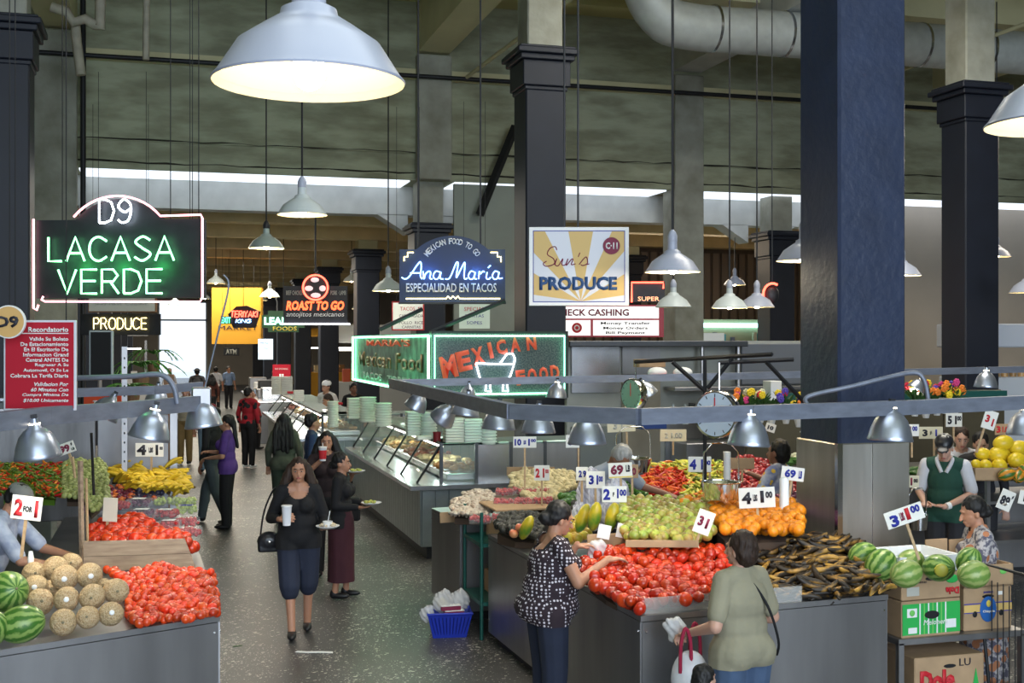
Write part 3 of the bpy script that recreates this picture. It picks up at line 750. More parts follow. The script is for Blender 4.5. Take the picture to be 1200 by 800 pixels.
for k, (a, W) in enumerate((('Validacion Por', 40), ('60 Minutos Con', 44), ('Compra Minima De', 54), ('$10.00 Unicamente', 53))):
    text(t, a, (34 - W / 2) * s, (-22 - k * 6.4) * s, 4.6 * s, W * s, tx_white, bold=.025, shear=.25, y=-.005)
wires(t, (-30 * s, 30 * s), 52 * s, 4.4, r=.004)
t = sign_at('round_stall_sign', 'round tan stall number disc at the left edge', 10, 377, 7.4)
s = S(7.4)
Mr = Matrix.Rotation(PI / 2, 4, 'X')
MB().lathe([(.001, 0), (19.5 * s, 0), (19.5 * s, -.02), (.001, -.02)], 36, M=Mr).build('disc_rim', tx_white, t)
MB().lathe([(.001, .004), (18 * s, .004), (18 * s, 0)], 36, M=Mr).build('disc', gold, t)
text(t, 'D9', -1 * s, 0, 14 * s, 27 * s, tx_black, bold=.04, y=-.008)
wires(t, (0,), 19 * s, 4.6, r=.004)
# CHECK CASHING light box
Z = 23.2; s = S(Z)
t = sign_at('light_box_sign', 'white and red check cashing light box behind the stalls', 713, 376, Z)
board(t, 130 * s, 38 * s, red_p, .15)
lw = emis('lit_white_panel', (.86, .84, .82), .55)
MB().box(-64 * s, -.01, 3 * s, 59 * s, 0, 17 * s).build('upper_panel', lw, t)
MB().box(-64 * s, -.01, -17 * s, -21 * s, 0, 1 * s).build('left_panel', lw, t); MB().box(-18 * s, -.01, -17 * s, 59 * s, 0, 1 * s).build('right_panel', lw, t)
text(t, 'CHECK CASHING', -20 * s, 10 * s, 8 * s, 88 * s, tx_maroon, bold=.03, y=-.012)
for k, a in enumerate(('Money Transfer', 'Money Orders', 'Bill Payment')): text(t, a, 20 * s, (-3 - 5.6 * k) * s, 4 * s, (58, 52, 46)[k] * s, tx_black, bold=.02, y=-.012)
MB().lathe([(.001, 0), (6 * s, 0), (6 * s, .01)], 20, M=Matrix.Translation((-37 * s, -.011, -8 * s)) @ Mr).build('red_emblem', tx_red, t)
MB().lathe([(2.2 * s, .012), (3.4 * s, .012)], 12, M=Matrix.Translation((-37 * s, -.011, -8 * s)) @ Mr).build('emblem_ring', tx_white, t)
text(t, '¢', -57 * s, -7 * s, 8 * s, 5 * s, tx_black, y=-.012)
# open sign in red neon above it
t = sign_at('red_neon_sign', 'dark sign framed by a red neon tube above the check cashing box', 760, 342, 23.6)
s = S(23.6)
board(t, 38 * s, 24 * s, sign_black, .08)
neon_line(t, [(-20 * s, -12 * s), (-20 * s, 11 * s), (17 * s, 11 * s), (17 * s, 4 * s)], n_red, .02, y=-.04)
text(t, 'SUPER', 0, -8 * s, 5 * s, 25 * s, emis('lit_red_text', (1, .4, .2), 1.5))
t = sign_at('red_neon_ring', 'red neon ring glowing left of the massive blue column', 905, 345, 20); s = S(20)
MB().ball((0, .05, 0), (9 * s, .05, 11 * s), 12, 8).build('backing', sign_black, t, 3)
neon_line(t, [(11 * s * math.cos(a / 9 * PI) , 13 * s * math.sin(a / 9 * PI)) for a in range(3, 14)], n_red, .02, y=-.03, name='neon_arc')
wires(t, (0,), 10 * s, 5, r=.01)
# far signs on the left
def far_sign(name, label, px, py, w, h, Z, m, lines, frame=None, d=.06, wire=True):
    t = sign_at(name, label, px, py, Z); s = S(Z)
    board(t, w * s, h * s, frame or m, d)
    if frame: MB().box(-(w / 2 - 1.5) * s, -.01, -(h / 2 - 1.5) * s, (w / 2 - 1.5) * s, 0, (h / 2 - 1.5) * s).build('face', m, t)
    for a, x, z, hh, W, mm, k in lines:
        if k == 'n': neon(t, a, x * s, z * s, hh * s, W * s, mm, .5 * s, y=-.05)
        else: text(t, a, x * s, z * s, hh * s, W * s, mm, y=-.02, **k)
    if wire: wires(t, (-w * .35 * s, w * .35 * s), h / 2 * s, (5.9 - (EYE + (400 - py) * s)) if Z > 24 else 3.5, r=.004)
    return t
far_sign('neon_sign', 'small dark sign with yellow neon produce lettering, far left', 141, 380, 93, 25, 19, sign_black, [('PRODUCE', 1, 1, 13, 62, n_yel, 'n')])
far_sign('framed_sign', 'brown framed pale sign with serif cuisine lettering', 143, 356, 80, 20, 18, mat('faded_sign', (.55, .53, .45), .6), [('JAPANESE CUISINE', 0, 0, 5, 62, tx_grey, {'bold': .01})], frame=mat('brown_frame', (.2, .1, .05), .5))
t = far_sign('hanging_banner', 'orange painted facade panel over the far stall with the teriyaki sign', 277, 370, 58, 66, 40, mat('orange_panel', (.62, .30, .02), .6, var=.2, scale=1), [('MARKET', 2, -14, 5, 46, tx_black, {})], d=.3)
t = sign_at('neon_sign', 'small fan shaped sign with red and blue neon on the orange panel', 285, 371, 38); s = S(38)
MB().prism([(-18 * s, 3 * s), (-8 * s, 12 * s), (4 * s, 13 * s), (20 * s, 6 * s), (14 * s, -13 * s), (-12 * s, -13 * s)], 0, .1).build('board', sign_black, t)
neon(t, 'TERIYAKI', 1 * s, 3 * s, 7 * s, 31 * s, n_red, .7 * s, y=-.05, slant=.1); neon(t, 'KING', 0, -5 * s, 4 * s, 17 * s, n_blue, .5 * s, y=-.05, slant=.3)
wires(t, (0,), 12 * s, 2.3, r=.01)
far_sign('exit_sign', 'green lit exit sign beside the far fan shaped sign', 265, 375, 13, 9, 37.5, sign_black, [('EXIT', 0, 0, 7, 11, emis('exit_green', (.1, 1, .4), 3), {'bold': .03})])
t = sign_at('neon_sign', 'stepped dark green sign with white neon letters left of the roast sign', 332, 377, 34); s = S(34)
MB().prism([(-25 * s, -7 * s), (-18 * s, -7 * s), (-18 * s, -12 * s), (18 * s, -12 * s), (18 * s, -7 * s), (25 * s, -7 * s), (25 * s, 8 * s), (18 * s, 8 * s), (18 * s, 13 * s), (-18 * s, 13 * s), (-18 * s, 8 * s), (-25 * s, 8 * s)], 0, .1).build('board', mat('sign_green', (.02, .07, .03), .5), t)
text(t, 'LEADER', 0, 1 * s, 9 * s, 44 * s, emis('lit_mint', (.4, 1, .75), 2.2), bold=.04, y=-.04); text(t, 'FOODS', 2 * s, -8 * s, 5 * s, 28 * s, tx_yel, y=-.02, bold=.02)
wires(t, (0,), 12 * s, 2.6, r=.01)
far_sign('atm_sign', 'small dark sign with pale ATM letters over the far counter', 271, 412, 18, 9, 42, sign_black, [('ATM', 0, 0, 6, 13, tx_grey, {'bold': .04})])
far_sign('menu_board', 'pink and white menu board left of the blue script sign pole', 478, 370, 38, 34, 20, mat('menu_white', (.6, .62, .58), .5, emit=.3), [('TACOS  $2', 4, 8, 5, 26, tx_red, {}), ('CARNE ASADA', 4, 0, 3.5, 28, tx_black, {}), ('POLLO  RICE', 4, -8, 3.5, 28, tx_black, {}), ('CARNITAS', 4, -13, 3, 22, tx_black, {})], frame=tx_red)
far_sign('menu_board', 'pale green menu board behind the blue script sign, right part', 556, 370, 36, 30, 19.5, mat('menu_mint', (.5, .6, .52), .5, emit=.25), [('SPECIAL', 0, 8, 4.5, 24, tx_red, {}), ('TORTAS', 0, 0, 3.5, 22, tx_blue, {}), ('SOPES', 0, -8, 3.5, 18, tx_blue, {})])
far_sign('poster', 'red poster with white figures on the far counter wall', 330, 440, 21, 26, 33, red_p, [('NO SMOKING', 0, 8, 2, 15, tx_white, {}), ('II', 0, -2, 8, 5, tx_white, {'bold': .04})], wire=False)
far_sign('tv_screen', 'tilted bright screen hanging over the far food counters', 311, 409, 17, 24, 36, emis('screen_glow', (.7, .85, .95), .9), [('MENU', 0, 7, 3, 11, tx_blue, {}), ('TODAY', 0, 1, 2, 9, tx_blue, {})])
# ================================================================ rails with dome lamps
def rail(name, label, pts, w=.035, h=.05):
    t = thing(name, label, 'rail', pts[0])
    for a, b in zip(pts, pts[1:]):
        a_, b_ = Vector(a) - Vector(pts[0]), Vector(b) - Vector(pts[0])
        d = (b_ - a_).normalized(); n = Vector((-d.y, d.x, 0)).normalized() * w; u = Vector((0, 0, h))
        vs = [a_ - n - u, a_ + n - u, a_ + n + u, a_ - n + u, b_ - n - u, b_ + n - u, b_ + n + u, b_ - n + u]
        mb = MB().add(vs, [(0, 1, 2, 3), (7, 6, 5, 4), (0, 4, 5, 1), (1, 5, 6, 2), (2, 6, 7, 3), (3, 7, 4, 0)]); mb.fix = True
        mb.build('rail_bar', rail_m, t)
    return t
RZ = 2.19
c0 = at(459, 449, Z=12.9); c1 = at(600, 482, RZ); c2 = at(748, 488, RZ); c3 = at(1230, 470, Z=8.9)
rail('lamp_rail', 'grey steel lamp rail above the right produce counters', [c0, c1, c2, at(900, 483, Z=7.8), at(1070, 477, Z=8.4), c3])
rail('lamp_rail', 'grey steel lamp rail at the back of the right produce stall', [c0 + Vector((.05, .05, 0)), at(600, 446, Z=13.4), at(840, 441, Z=13.8), at(1225, 432, Z=15)], .03, .04)
rail('lamp_rail', 'grey steel lamp rail over the left produce counters', [at(-30, 497, Z=6.8), at(55, 487, Z=7.4), at(145, 480, Z=8.2), at(235, 472, Z=8.9)], .035, .055)
rail('lamp_rail', 'second grey rail behind the first on the left stall', [at(88, 460, Z=9.5), at(180, 457, Z=9.9), at(236, 452, Z=10.2)], .03, .035)
def bent(name, label, pts, r, m=None, cat='pipe', n=8):
    return tag(MB().tube(smooth_line(pts, 6), r, n).build(name, m or rail_m, None, 1.0), label, cat)
bent('bent_tube', 'grey bent tube arching over the left lamp rail', [at(90, 443, Z=8.6), at(150, 441, Z=8.6), at(188, 439, Z=8.6), at(203, 452, Z=8.6), at(208, 473, Z=8.6)], .02)
bent('bent_tube', 'grey tube arching across the massive column to the lamp rail', [at(946, 474, Z=8.6), at(948, 464, Z=8.6), at(1000, 452, Z=8.6), at(1065, 437, Z=8.7), at(1082, 444, Z=8.7), at(1088, 470, Z=8.7)], .017)
bent('flexible_conduit', 'thin grey conduit sloping up from the left rail corner', [at(236, 470, Z=8.9), at(246, 430, Z=8.9), at(258, 380, Z=8.9), at(268, 335, Z=8.9), at(262, 322, Z=8.9)], .007)
pc = MB().bbox(-.07, -.05, -.08, .07, .05, .06, .01).build('junction_box', steel, None, None, at(236, 463, Z=8.9)); tag(pc, 'grey junction box at the left rail corner', 'box')
for (a, b, Z, sc, tl, e, lb) in (
        (45, 536, 7.2, .92, (.05, -.1), 18, 'aluminium dome lamp over the melons on the left stall'),
        (174, 514, 8.2, .92, (.0, .22), 18, 'tilted aluminium dome lamp over the four for one sign'),
        (239, 500, 8.9, .92, (0, -.12), 14, 'aluminium dome lamp at the end of the left rail'),
        (183, 474, 11, .75, (0, .1), 6, 'small lit dome lamp behind the left rail'),
        (120, 488, 9.6, .8, (0, .5), 0, 'dark turned dome lamp behind the left rail'),
        (548, 466, 13.2, .65, (0, .1), 0, 'small dark dome lamp on the rear rail before the corner sign'),
        (652, 466, 13.2, .78, (0, .06), 8, 'small lit dome lamp below the neon sign corner'),
        (760, 463, 12.6, .72, (0, -.5), 5, 'small tilted dome lamp beside the mirrored scale'),
        (1072, 458, 13.5, .7, (0, .6), 4, 'small tilted dome lamp beyond the massive column'),
        (1155, 454, 14, .9, (0, .05), 5, 'small lit dome lamp in front of the dark right column'),
        (486, 478, 11.9, .75, (.3, .4), 0, 'dark dome lamp turned away, first of the right rail'),
        (517, 492, 11.2, .8, (.5, .5), 0, 'dome lamp turned aside before the stacked foam cups'),
        (545, 487, 10.8, .85, (0, .15), 8, 'lit dome lamp on the right rail above the counter cartons'),
        (584, 503, 9.7, .9, (0, .05), 8, 'dome lamp above the mushroom trays'),
        (631, 507, 9.1, .86, (0, .02), 8, 'dome lamp above the pale root vegetables'),
        (688, 520, 8.0, .86, (0, .0), 14, 'pale blue dome lamp above the woman picking tomatoes'),
        (877, 522, 7.7, .9, (0, .06), 16, 'dome lamp above the orange pile'),
        (1043, 516, 8.3, 1.02, (0, .06), 14, 'dome lamp in front of the steel clad column foot'),
        (1200, 509, 9.5, .9, (0, 0), 8, 'dome lamp at the right edge above the yellow melons')):
    dome(a, b, Z, lb, tl, sc, e * .8, e > 0)
# ================================================================ counters
def poly_counter(name, label, poly, h, m, z0=0, rim=True, parts=True):
    cx = sum(p[0] for p in poly) / len(poly); cy = sum(p[1] for p in poly) / len(poly)
    t = thing(name, label, 'counter', (cx, cy, 0))
    P = [(x - cx, y - cy) for x, y in poly]
    MB().prism([(x * .97, y * .97) for x, y in P], .08, h - .02, 'z').build('body', m, t)
    MB().prism([(x * .93, y * .93) for x, y in P], 0, .08, 'z').build('toe_kick', blackmetal, t)
    MB().prism(P, h - .035, h, 'z').build('counter_top', steel, t)
    n = len(P)
    for i in range(n):
        a, b = Vector(P[i]), Vector(P[(i + 1) % n]); L = (b - a).length
        if L < .3: continue
        d = (b - a) / L; nn = Vector((d.y, -d.x)); k = max(1, round(L / 1.9))
        for j in range(k):
            p = a + d * (L * j / k + .012); q = a + d * (L * (j + 1) / k - .012)
            mb = MB(); o1 = nn * .0; o2 = nn * -.03
            c = [p + o1, q + o1, q + o2, p + o2]
            mb.prism([(v.x, v.y) for v in c], .09, h - .04, 'z').build('side_panel', m, t)
            for w_ in (p + d * .025, q - d * .025):
                for zz in (.2, h - .1): 
                    rv = MB().ball((w_.x + nn.x * .002, w_.y + nn.y * .002, zz), .008, 6, 4)
                    rv.build('rivet', chrome, t)
    return t
A_ = [(2.82, 6.88), (4.66, 7.01), (4.74, 9.0), (3.7, 9.05), (3.66, 10.2), (2.73, 10.2)]
poly_counter('produce_counter', 'steel clad corner counter carrying the big tomato heap and plantains', A_, .95, steel)
poly_counter('produce_counter', 'dark steel counter end carrying the mushroom trays', [(2.67, 11.0), (4.1, 11.05), (4.1, 12.2), (2.6, 11.95)], .95, steel)
poly_counter('produce_counter', 'steel counter under the chili heap behind the vendors', [(4.45, 11.2), (6.7, 11.2), (6.7, 12.4), (4.45, 12.4)], .95, steel_dark)
B_ = [(.32, 7.62), (.26, 9.8), (.1, 12.3), (-1.0, 12.3), (-1.0, 9.0), (-3.2, 8.0), (-1.6, 6.78)]
poly_counter('produce_counter', 'steel clad left counter carrying melons and tomatoes', [(-2.2, 6.55), (.32, 7.62), (.26, 9.8), (.12, 12.3), (-.95, 12.3), (-.95, 8.6), (-2.6, 7.9)], .95, steel)
poly_counter('produce_counter', 'green fronted rear counter under the left chili heap', [(-4.2, 10.3), (-1.35, 10.3), (-1.25, 12.3), (-4.2, 12.3)], 1.26, mat('green_panel', (.01, .07, .055), .4))
# backing wall of the left stall, white steel panels
t = thing('splash_panel', 'shiny steel back panel standing behind the bananas and chilies', 'panel', (-1.9, 12.42, 0))
wpl = mat('mottled_white_steel', (.38, .39, .41), .4, .2, var=.8, scale=2.2, col2=(.2, .2, .23), stretch=(1, 1, .5))
MB().bbox(1.25, 0, .9, 1.92, .05, 1.92, .006).build('white_panel', wpl, t)
for k in range(4): MB().bbox(-3.2 + k * 1.11, 0, .9, -2.1 + k * 1.11, .05, 1.96, .006).build('steel_panel', mat('warped_steel', (.24, .24, .25), .42, .4, var=1, scale=1.5, col2=(.09, .09, .09), stretch=(3, 1, .5), bump=.3, bscale=2), t)
MB().bbox(1.93, -.02, 0, 2.01, .08, 2.0, .006).build('end_post', steel, t); MB().box(-3.3, -.03, 1.95, 2.0, .06, 2.0).build('top_rail', steel, t)
# white bars over the left stall (post rack)
# green wire rack between the two right counters
t = thing('storage_rack', 'narrow green steel rack standing between the two dark counters', 'rack', (2.69, 10.27, 0))
gm = mat('green_steel', (.01, .09, .075), .4)
for x in (0, .75):
    for y in (0, .62):
        MB().cyl((x, y, 0), (x, y, 1.13), .016, n=8).build('post', gm, t, 1)
for z in (.3, .82): MB().box(-.01, -.01, z, .76, .63, z + .035).build('shelf', gm, t)
def carton(name, label, w, d, h, loc, rz=0, m=card, open_=False, holes=True, group=None, cat='box', wall=.012):
    t = thing(name, label, cat, loc, rz, group); a, b = w / 2, d / 2
    if not open_: MB().bbox(-a, -b, 0, a, b, h, .006).build('carton_body', m, t)
    else:
        MB().box(-a, -b, 0, a, b, .01).build('base_panel', m, t)
        for q in ((-a, -b, 0, a, -b + wall, h), (-a, b - wall, 0, a, b, h), (-a, -b, 0, -a + wall, b, h), (a - wall, -b, 0, a, b, h)): MB().box(*q).build('side_panel', m, t)
    if holes:
        P = [(.05 * math.cos(k / 6 * PI), h * .78 + .014 * math.sin(k / 6 * PI)) for k in range(12)]
        MB().prism(P, -b - .002, -b + .004).build('hand_hole', black, t)
    return t
carton('produce_carton', 'small printed carton on the upper shelf of the green rack', .4, .3, .16, (3.05, 10.57, .86))
carton('produce_carton', 'small printed carton on the lower shelf of the green rack', .45, .4, .2, (3.07, 10.57, .34))
tag(MB().bbox(-.28, -.3, 0, .28, .3, .02, .005).build('shelf_board', card, None, None, (3.1, 10.57, 1.13)), 'cardboard sheet topping the green rack', 'board')
# ---------------- Mexican food stall with glass cases
gl = mat('case_glass', (.8, .95, .92), .03, 0, alpha=.22)
slat = mat('ribbed_steel', (.32, .36, .36), .35, .8, var=.3)
def food_case(label, x0, y0, x1, y1, n_side, n_front, zl=.92, zt=1.4, trays=True, tint=(1, .97, .9)):
    t = thing('food_counter', label, 'counter', (x0, y0, 0)); W = x1 - x0; D = y1 - y0
    LP = [(.05, .05), (W, .05), (W, 1.1), (1.1, 1.1), (1.1, D), (.05, D)]
    MB().prism(LP, .16, zl - .05, 'z').build('body', slat, t)
    MB().prism([(min(max(x, .13), W - .1), min(max(y, .13), D - .1)) for x, y in LP], 0, .16, 'z').build('toe_kick', black, t)
    k = int(D / .16)
    for i in range(k): MB().bbox(.03, .05 + i * D / k, .17, .05, .05 + (i + .93) * D / k, zl - .05, .004).build('rib', slat, t)
    k = int(W / .16)
    for i in range(k): MB().bbox(.05 + i * W / k, .03, .17, .05 + (i + .93) * W / k, .05, zl - .05, .004).build('rib', slat, t)
    MB().prism([(-.12, -.12), (W, -.12), (W, 1.1), (1.1, 1.1), (1.1, D), (-.12, D)], zl - .05, zl, 'z').build('ledge', steel_bright, t)
    dk = .75                                     # case depth on the side facing the aisle
    MB().bbox(.32, .2, zt - .03, .32 + dk, D, zt, .008).build('case_top', mat('case_top', (.4, .5, .47), .25, .3), t)
    MB().bbox(.32, .2, zt - .03, W, .2 + dk, zt, .008).build('case_top', MATS['case_top'], t)
    for i in range(n_side + 1):
        y = .2 + (D - .25) * i / n_side
        MB().tube([(.02, y, zl), (.32, y, zt - .02)], .016, 6).build('frame_post', blackmetal, t)
    MB().tube([(.32, .2, zt), (.32, D, zt)], .02, 6).build('frame_rail', blackmetal, t)
    for i in range(n_side):
        ya, yb = .2 + (D - .25) * i / n_side + .02, .2 + (D - .25) * (i + 1) / n_side - .02
        mb = MB().add([(.03, ya, zl), (.03, yb, zl), (.31, yb, zt - .02), (.31, ya, zt - .02)], [(0, 1, 2, 3)]); mb.build('glass_pane', gl, t)
        tr = MB().bbox(.4, ya, zl + .02, 1.0, yb, zl + .10, .01).build('food_tray', steel_bright, t)
        fm = (mat('fried_food', (.55, .27, .07), .6, var=.8, scale=30, col2=(.25, .08, .03), bump=1, bscale=40), mat('shredded_food', (.6, .42, .2), .6, var=.8, scale=30, bump=1, bscale=40), mat('red_stew', (.35, .06, .02), .4, var=.7, scale=20, bump=1, bscale=30))[i % 3]
        f_ = MB(); R = random.Random(i)
        for q in range(26): f_.ball((.7 + R.uniform(-.25, .25), R.uniform(ya + .08, yb - .08), zl + .11 + R.uniform(0, .05)), (R.uniform(.04, .08), R.uniform(.03, .07), .035), 7, 5)
        f_.build('food_mound', fm, t, 3, kind='stuff')
    wf = W
    for i in range(n_front + 1):
        x = .32 + (wf - .4) * i / n_front
        MB().box(x - .02, .16, zl, x + .02, .2, zt).build('frame_post', steel_dark, t)
    for i in range(n_front):
        xa, xb = .34 + (wf - .4) * i / n_front, .30 + (wf - .4) * (i + 1) / n_front
        if i == 0: MB().add([(xa, .18, zl), (xb, .18, zl), (xb, .18, zt - .03), (xa, .18, zt - .03)], [(0, 1, 2, 3)]).build('glass_pane', gl, t)
        else: MB().box(xa, .17, zl, xb, .19, zt - .03).build('steel_panel', steel_bright if i == 1 else steel, t)
    MB().tube([(.36, .3, zt - .05), (.36, D - .1, zt - .05)], .016, 6).build('case_light', emis('case_tube', (1, .97, .85), 5), t)
    for y in (D * .25, D * .75):
        point(t, (.6, y, zt - .08), 7 if n_front > 2 else 16, tint, .1)
    return t
food_case('long glass fronted food counter with ribbed steel base beside the aisle', 2.92, 14.15, 5.1, 19.6, 5, 4, tint=(.8, 1, .9))
food_case('second glass food counter farther down the aisle with white trays', 2.35, 21.2, 5.6, 29.5, 6, 2, zl=.95, zt=1.35)
# tall stacks of foam cups, each stack of nested rims
foam = mat('foam_white', (.76, .75, .66), .6); foam_g = mat('mint_foam', (.66, .72, .66), .6)
def cup_stack(px, pyb, pyt, Z, wpx, label, m, group=None, square=False):
    b = at(px, pyb, Z=Z); h = (pyb - pyt) / F * Z; r = wpx / 2 / F * Z
    t = thing('container_stack', label, 'containers', b, 0, group)
    n = max(4, int(h / .035)); me = None; r *= 1.15
    for i in range(n):
        if square: mb = MB().bbox(-r, -r * .8, 0, r, r * .8, h / n * .96, .004)
        else: mb = MB().lathe([(r * .86, 0), (r * .9, h / n * .5), (r, h / n * .55), (r, h / n * .97)], 18, cap0=True, cap1=True)
        if me is None: me = mb.mesh('container', m, 1.0)
        mo('container', me, t, (0, 0, i * h / n))
    return t
for (px, b, tp, Z, w_, m, sq, lb) in (
    (418, 490, 466, 18.3, 18, foam, 1, 'leftmost stack of pale foam boxes on the long counter'),
    (431, 494, 465, 17.8, 18, foam, 0, 'second stack of foam bowls from the left on the long counter'),
    (449, 499, 472, 17.0, 18, foam, 0, 'third stack of foam bowls on the long counter'),
    (486, 510, 482, 15.9, 17, foam_g, 1, 'stack of mint foam boxes in the middle of the counter'),
    (502, 511, 483, 15.6, 18, foam_g, 0, 'round stack of mint foam bowls in the middle of the counter'),
    (532, 519, 489, 14.9, 20, foam, 1, 'stack of white foam boxes near the counter corner'),
    (553, 520, 490, 14.9, 18, foam_g, 1, 'middle stack of mint foam boxes near the counter corner'),
    (572, 520, 494, 14.9, 18, foam_g, 0, 'rightmost stack of foam bowls near the counter corner'),
    (325, 462, 441, 27, 11, foam, 1, 'left stack of white takeout boxes on the far counter'),
    (336, 462, 441, 26.6, 11, foam, 1, 'right stack of white takeout boxes on the far counter'),
    (350, 470, 457, 25, 10, foam, 1, 'low stack of white boxes on the far counter'),
    (390, 500, 470, 19.2, 12, foam, 0, 'cup stack standing at the far end of the long counter')):
    cup_stack(px, b, tp, Z, w_, lb, m, square=sq)
o = MB().lathe([(.001, 0), (.045, 0), (.05, .12), (.052, .13), (.045, .13)], 20).build('tin_can', mat('red_can', (.22, .02, .025), .35), None, 1.0, at(512, 518, Z=14.9)); tag(o, 'dark red tin can on the glass counter', 'can')
# tray of red garnish on the counter
for (px, py, Z, w_, m, lb) in ((497, 515, 15.2, .2, foam, 'white plate beside the red tin can'), (395, 474, 25, .22, tx_red, 'red and white food carton on the far counter'), (345, 461, 26, .3, tx_red, 'red tray on the far counter')):
    o = MB().bbox(-w_ / 2, -w_ / 3, 0, w_ / 2, w_ / 3, .05, .01).build('food_tray', m, None, None, at(px, py, Z=Z)); tag(o, lb, 'tray')
# ---------------- steel kitchen behind the right stall
t = thing('kitchen_unit', 'stainless steel kitchen unit with shelves behind the produce stall', 'kitchen', (5.2, 14.6, 0))
pan = [steel_bright, steel, mat('warm_steel', (.42, .37, .28), .35, .8, var=.5, scale=2), mat('greygreen_steel', (.2, .22, .21), .5, .4), steel]
MB().box(0, .7, 0, 4.4, .8, 2.66).build('back_panel', mat('kitchen_back', (.36, .37, .34), .5, .3, var=.4, scale=2), t)
for i, (xa, xb, za, zb) in enumerate(((.05, .75, 1.95, 2.6), (.78, 1.35, 2.2, 2.6), (.78, 1.35, 1.0, 2.17), (.05, .75, .9, 1.5), (1.4, 2.9, 1.3, 1.55), (1.42, 2.9, .3, 1.28))):
    MB().bbox(xa, .66, za, xb, .7, zb, .006).build('wall_panel', pan[i % 5], t)
MB().bbox(.1, .1, .0, 1.5, .66, .92, .01).build('work_bench', steel_dark, t)
MB().bbox(1.5, .15, .0, 4.3, .66, 1.28, .01).build('stove_block', steel, t)
MB().bbox(-.1, .3, 2.58, 2.5, .8, 2.66, .01).build('hood_shelf', steel_dark, t)
MB().bbox(1.4, .3, 1.98, 4.3, .66, 2.03, .005).build('wall_shelf', steel, t)
MB().bbox(2.5, .5, 2.05, 4.3, .75, 2.62, .01).build('grey_hood', mat('slate_panel', (.10, .11, .13), .5), t)
for x in (1.9, 2.45): MB().cyl((x, .5, 2.0), (x, .5, 2.6), .03, n=8).build('shelf_post', steel, t)
MB().bbox(.95, .55, 1.55, 1.0, .6, 1.95, .004).build('window_frame', black, t)
for (px, py, Z, w_, h_, m, lb) in ((761, 430, 15.2, .36, .1, card, 'open cardboard box on the upper kitchen shelf'), (779, 446, 15.0, .42, .08, tx_red, 'red tray under the kitchen shelf'), (763, 502, 14.9, .34, .11, mat('blue_carton', (.02, .05, .2), .4), 'dark blue carton on the kitchen bench'),
                                (820, 491, 14.8, .22, .2, black, 'black box on the kitchen bench'), (905, 470, 14.6, .15, .25, white_m, 'white box behind the flowers')):
    o = MB().bbox(-w_ / 2, -.1, 0, w_ / 2, .1, h_, .006).build('kitchen_box', m, None, None, at(px, py, Z=Z)); tag(o, lb, 'box')
for px, Z in ((789, 15), (803, 15)):
    o = MB().lathe([(.001, 0), (.04, 0), (.04, .17), (.015, .22), (.015, .25)], 14).build('bottle', mat('clear_plastic', (.6, .65, .68), .1, alpha=.6), None, 1.0, at(px, 497, Z=Z)); tag(o, '%s clear bottle on the kitchen bench' % ('left' if px < 800 else 'right'), 'bottle')
for px in (800, 770):
    o = MB().ball((0, 0, .05), (.13, .1, .07), 12, 8).build('plastic_bag', white_m, None, 3, at(px, 441, Z=15)); tag(o, '%s white plastic bag lying on the kitchen shelf' % ('right' if px == 800 else 'left'), 'bag')
# cafe counter with a lit back bar between the pilaster and the far column
t = thing('snack_bar', 'far snack bar with lit shelves right of the concrete pilaster', 'counter', (11.9, 25.6, 0))
MB().box(-.1, 0, 0, 3.0, .8, 2.45).build('bar_front', mat('slate_front', (.12, .13, .15), .5), t)
MB().box(-.1, 1.5, 2.45, 3.0, 1.6, 3.2).build('back_wall', mat('tan_wall', (.4, .33, .2), .6), t)
MB().box(.4, 1.4, 3.0, 2.8, 1.46, 3.1).build('tube_light', emis('turq_light', (.4, .95, 1), 3), t)
R = random.Random(4)
for k in range(22):
    MB().box(.3 + k * .12, 1.2, 2.45, .38 + k * .12, 1.3, 2.6 + R.random() * .3).build('carton', mat('pack_%d' % (k % 4), ((.1, .35, .4), (.5, .4, .2), (.15, .15, .2), (.6, .55, .4))[k % 4], .5), t)
MB().box(.15, .1, 2.46, .75, .14, 2.85).build('menu_card', mat('menu_card', (.6, .62, .6), .4, emit=.2), t)
# black truss frame that carries the scales
t = thing('steel_gantry', 'black steel frame with diagonal braces carrying the hanging scales', 'frame', at(826, 520, Z=9.6))
def tt(a): return at(a[0], a[1], Z=a[2] if len(a) > 2 else 9.6) - t.location
for a, b in (((744, 424, 10.6), (905, 415, 9.4)), ((842, 425), (930, 421)), ((826, 421), (826, 600)), ((788, 424), (826, 458)), ((858, 420), (829, 455)), ((898, 424), (946, 475))):
    MB().tube([tt(a), tt(b)], .017, 4).build('frame_bar', blackmetal, t)
# scales
dial = mat('dial_face', (.5, .6, .72), .35)
def scale_(name, label, px, py, Z, rz, r, face=dial, chain_top=425):
    t = thing(name, label, 'scale', at(px, py, Z=Z), rz)
    M = Matrix.Rotation(PI / 2, 4, 'X')
    MB().lathe([(.001, -.06), (r * .8, -.055), (r * .97, -.02), (r, .06), (r * .97, .075), (r * .9, .07)], 32, M=M).build('casing', chrome, t, 1.0)
    f = MB().lathe([(.001, .068), (r * .91, .068)], 32, M=M).build('dial', face, t)
    for k in range(12):
        a = k * PI / 6
        MB().box(-.003, -.0705, r * .72, .003, -.069, r * .85, Matrix.Rotation(a, 4, 'Y')).build('tick_mark', tx_black, f)
    MB().box(-.004, -.074, -r * .1, .004, -.071, r * .7).build('needle', tx_red, t)
    h = (py - chain_top) / F * Z
    MB().cyl((0, 0, r), (0, 0, h), .006, n=6).build('hanging_hook', chrome, t)
    return t
scale_('hanging_scale', 'round hanging scale with a blue white dial in front of the flowers', 843, 485, 8.9, -.95, .18)
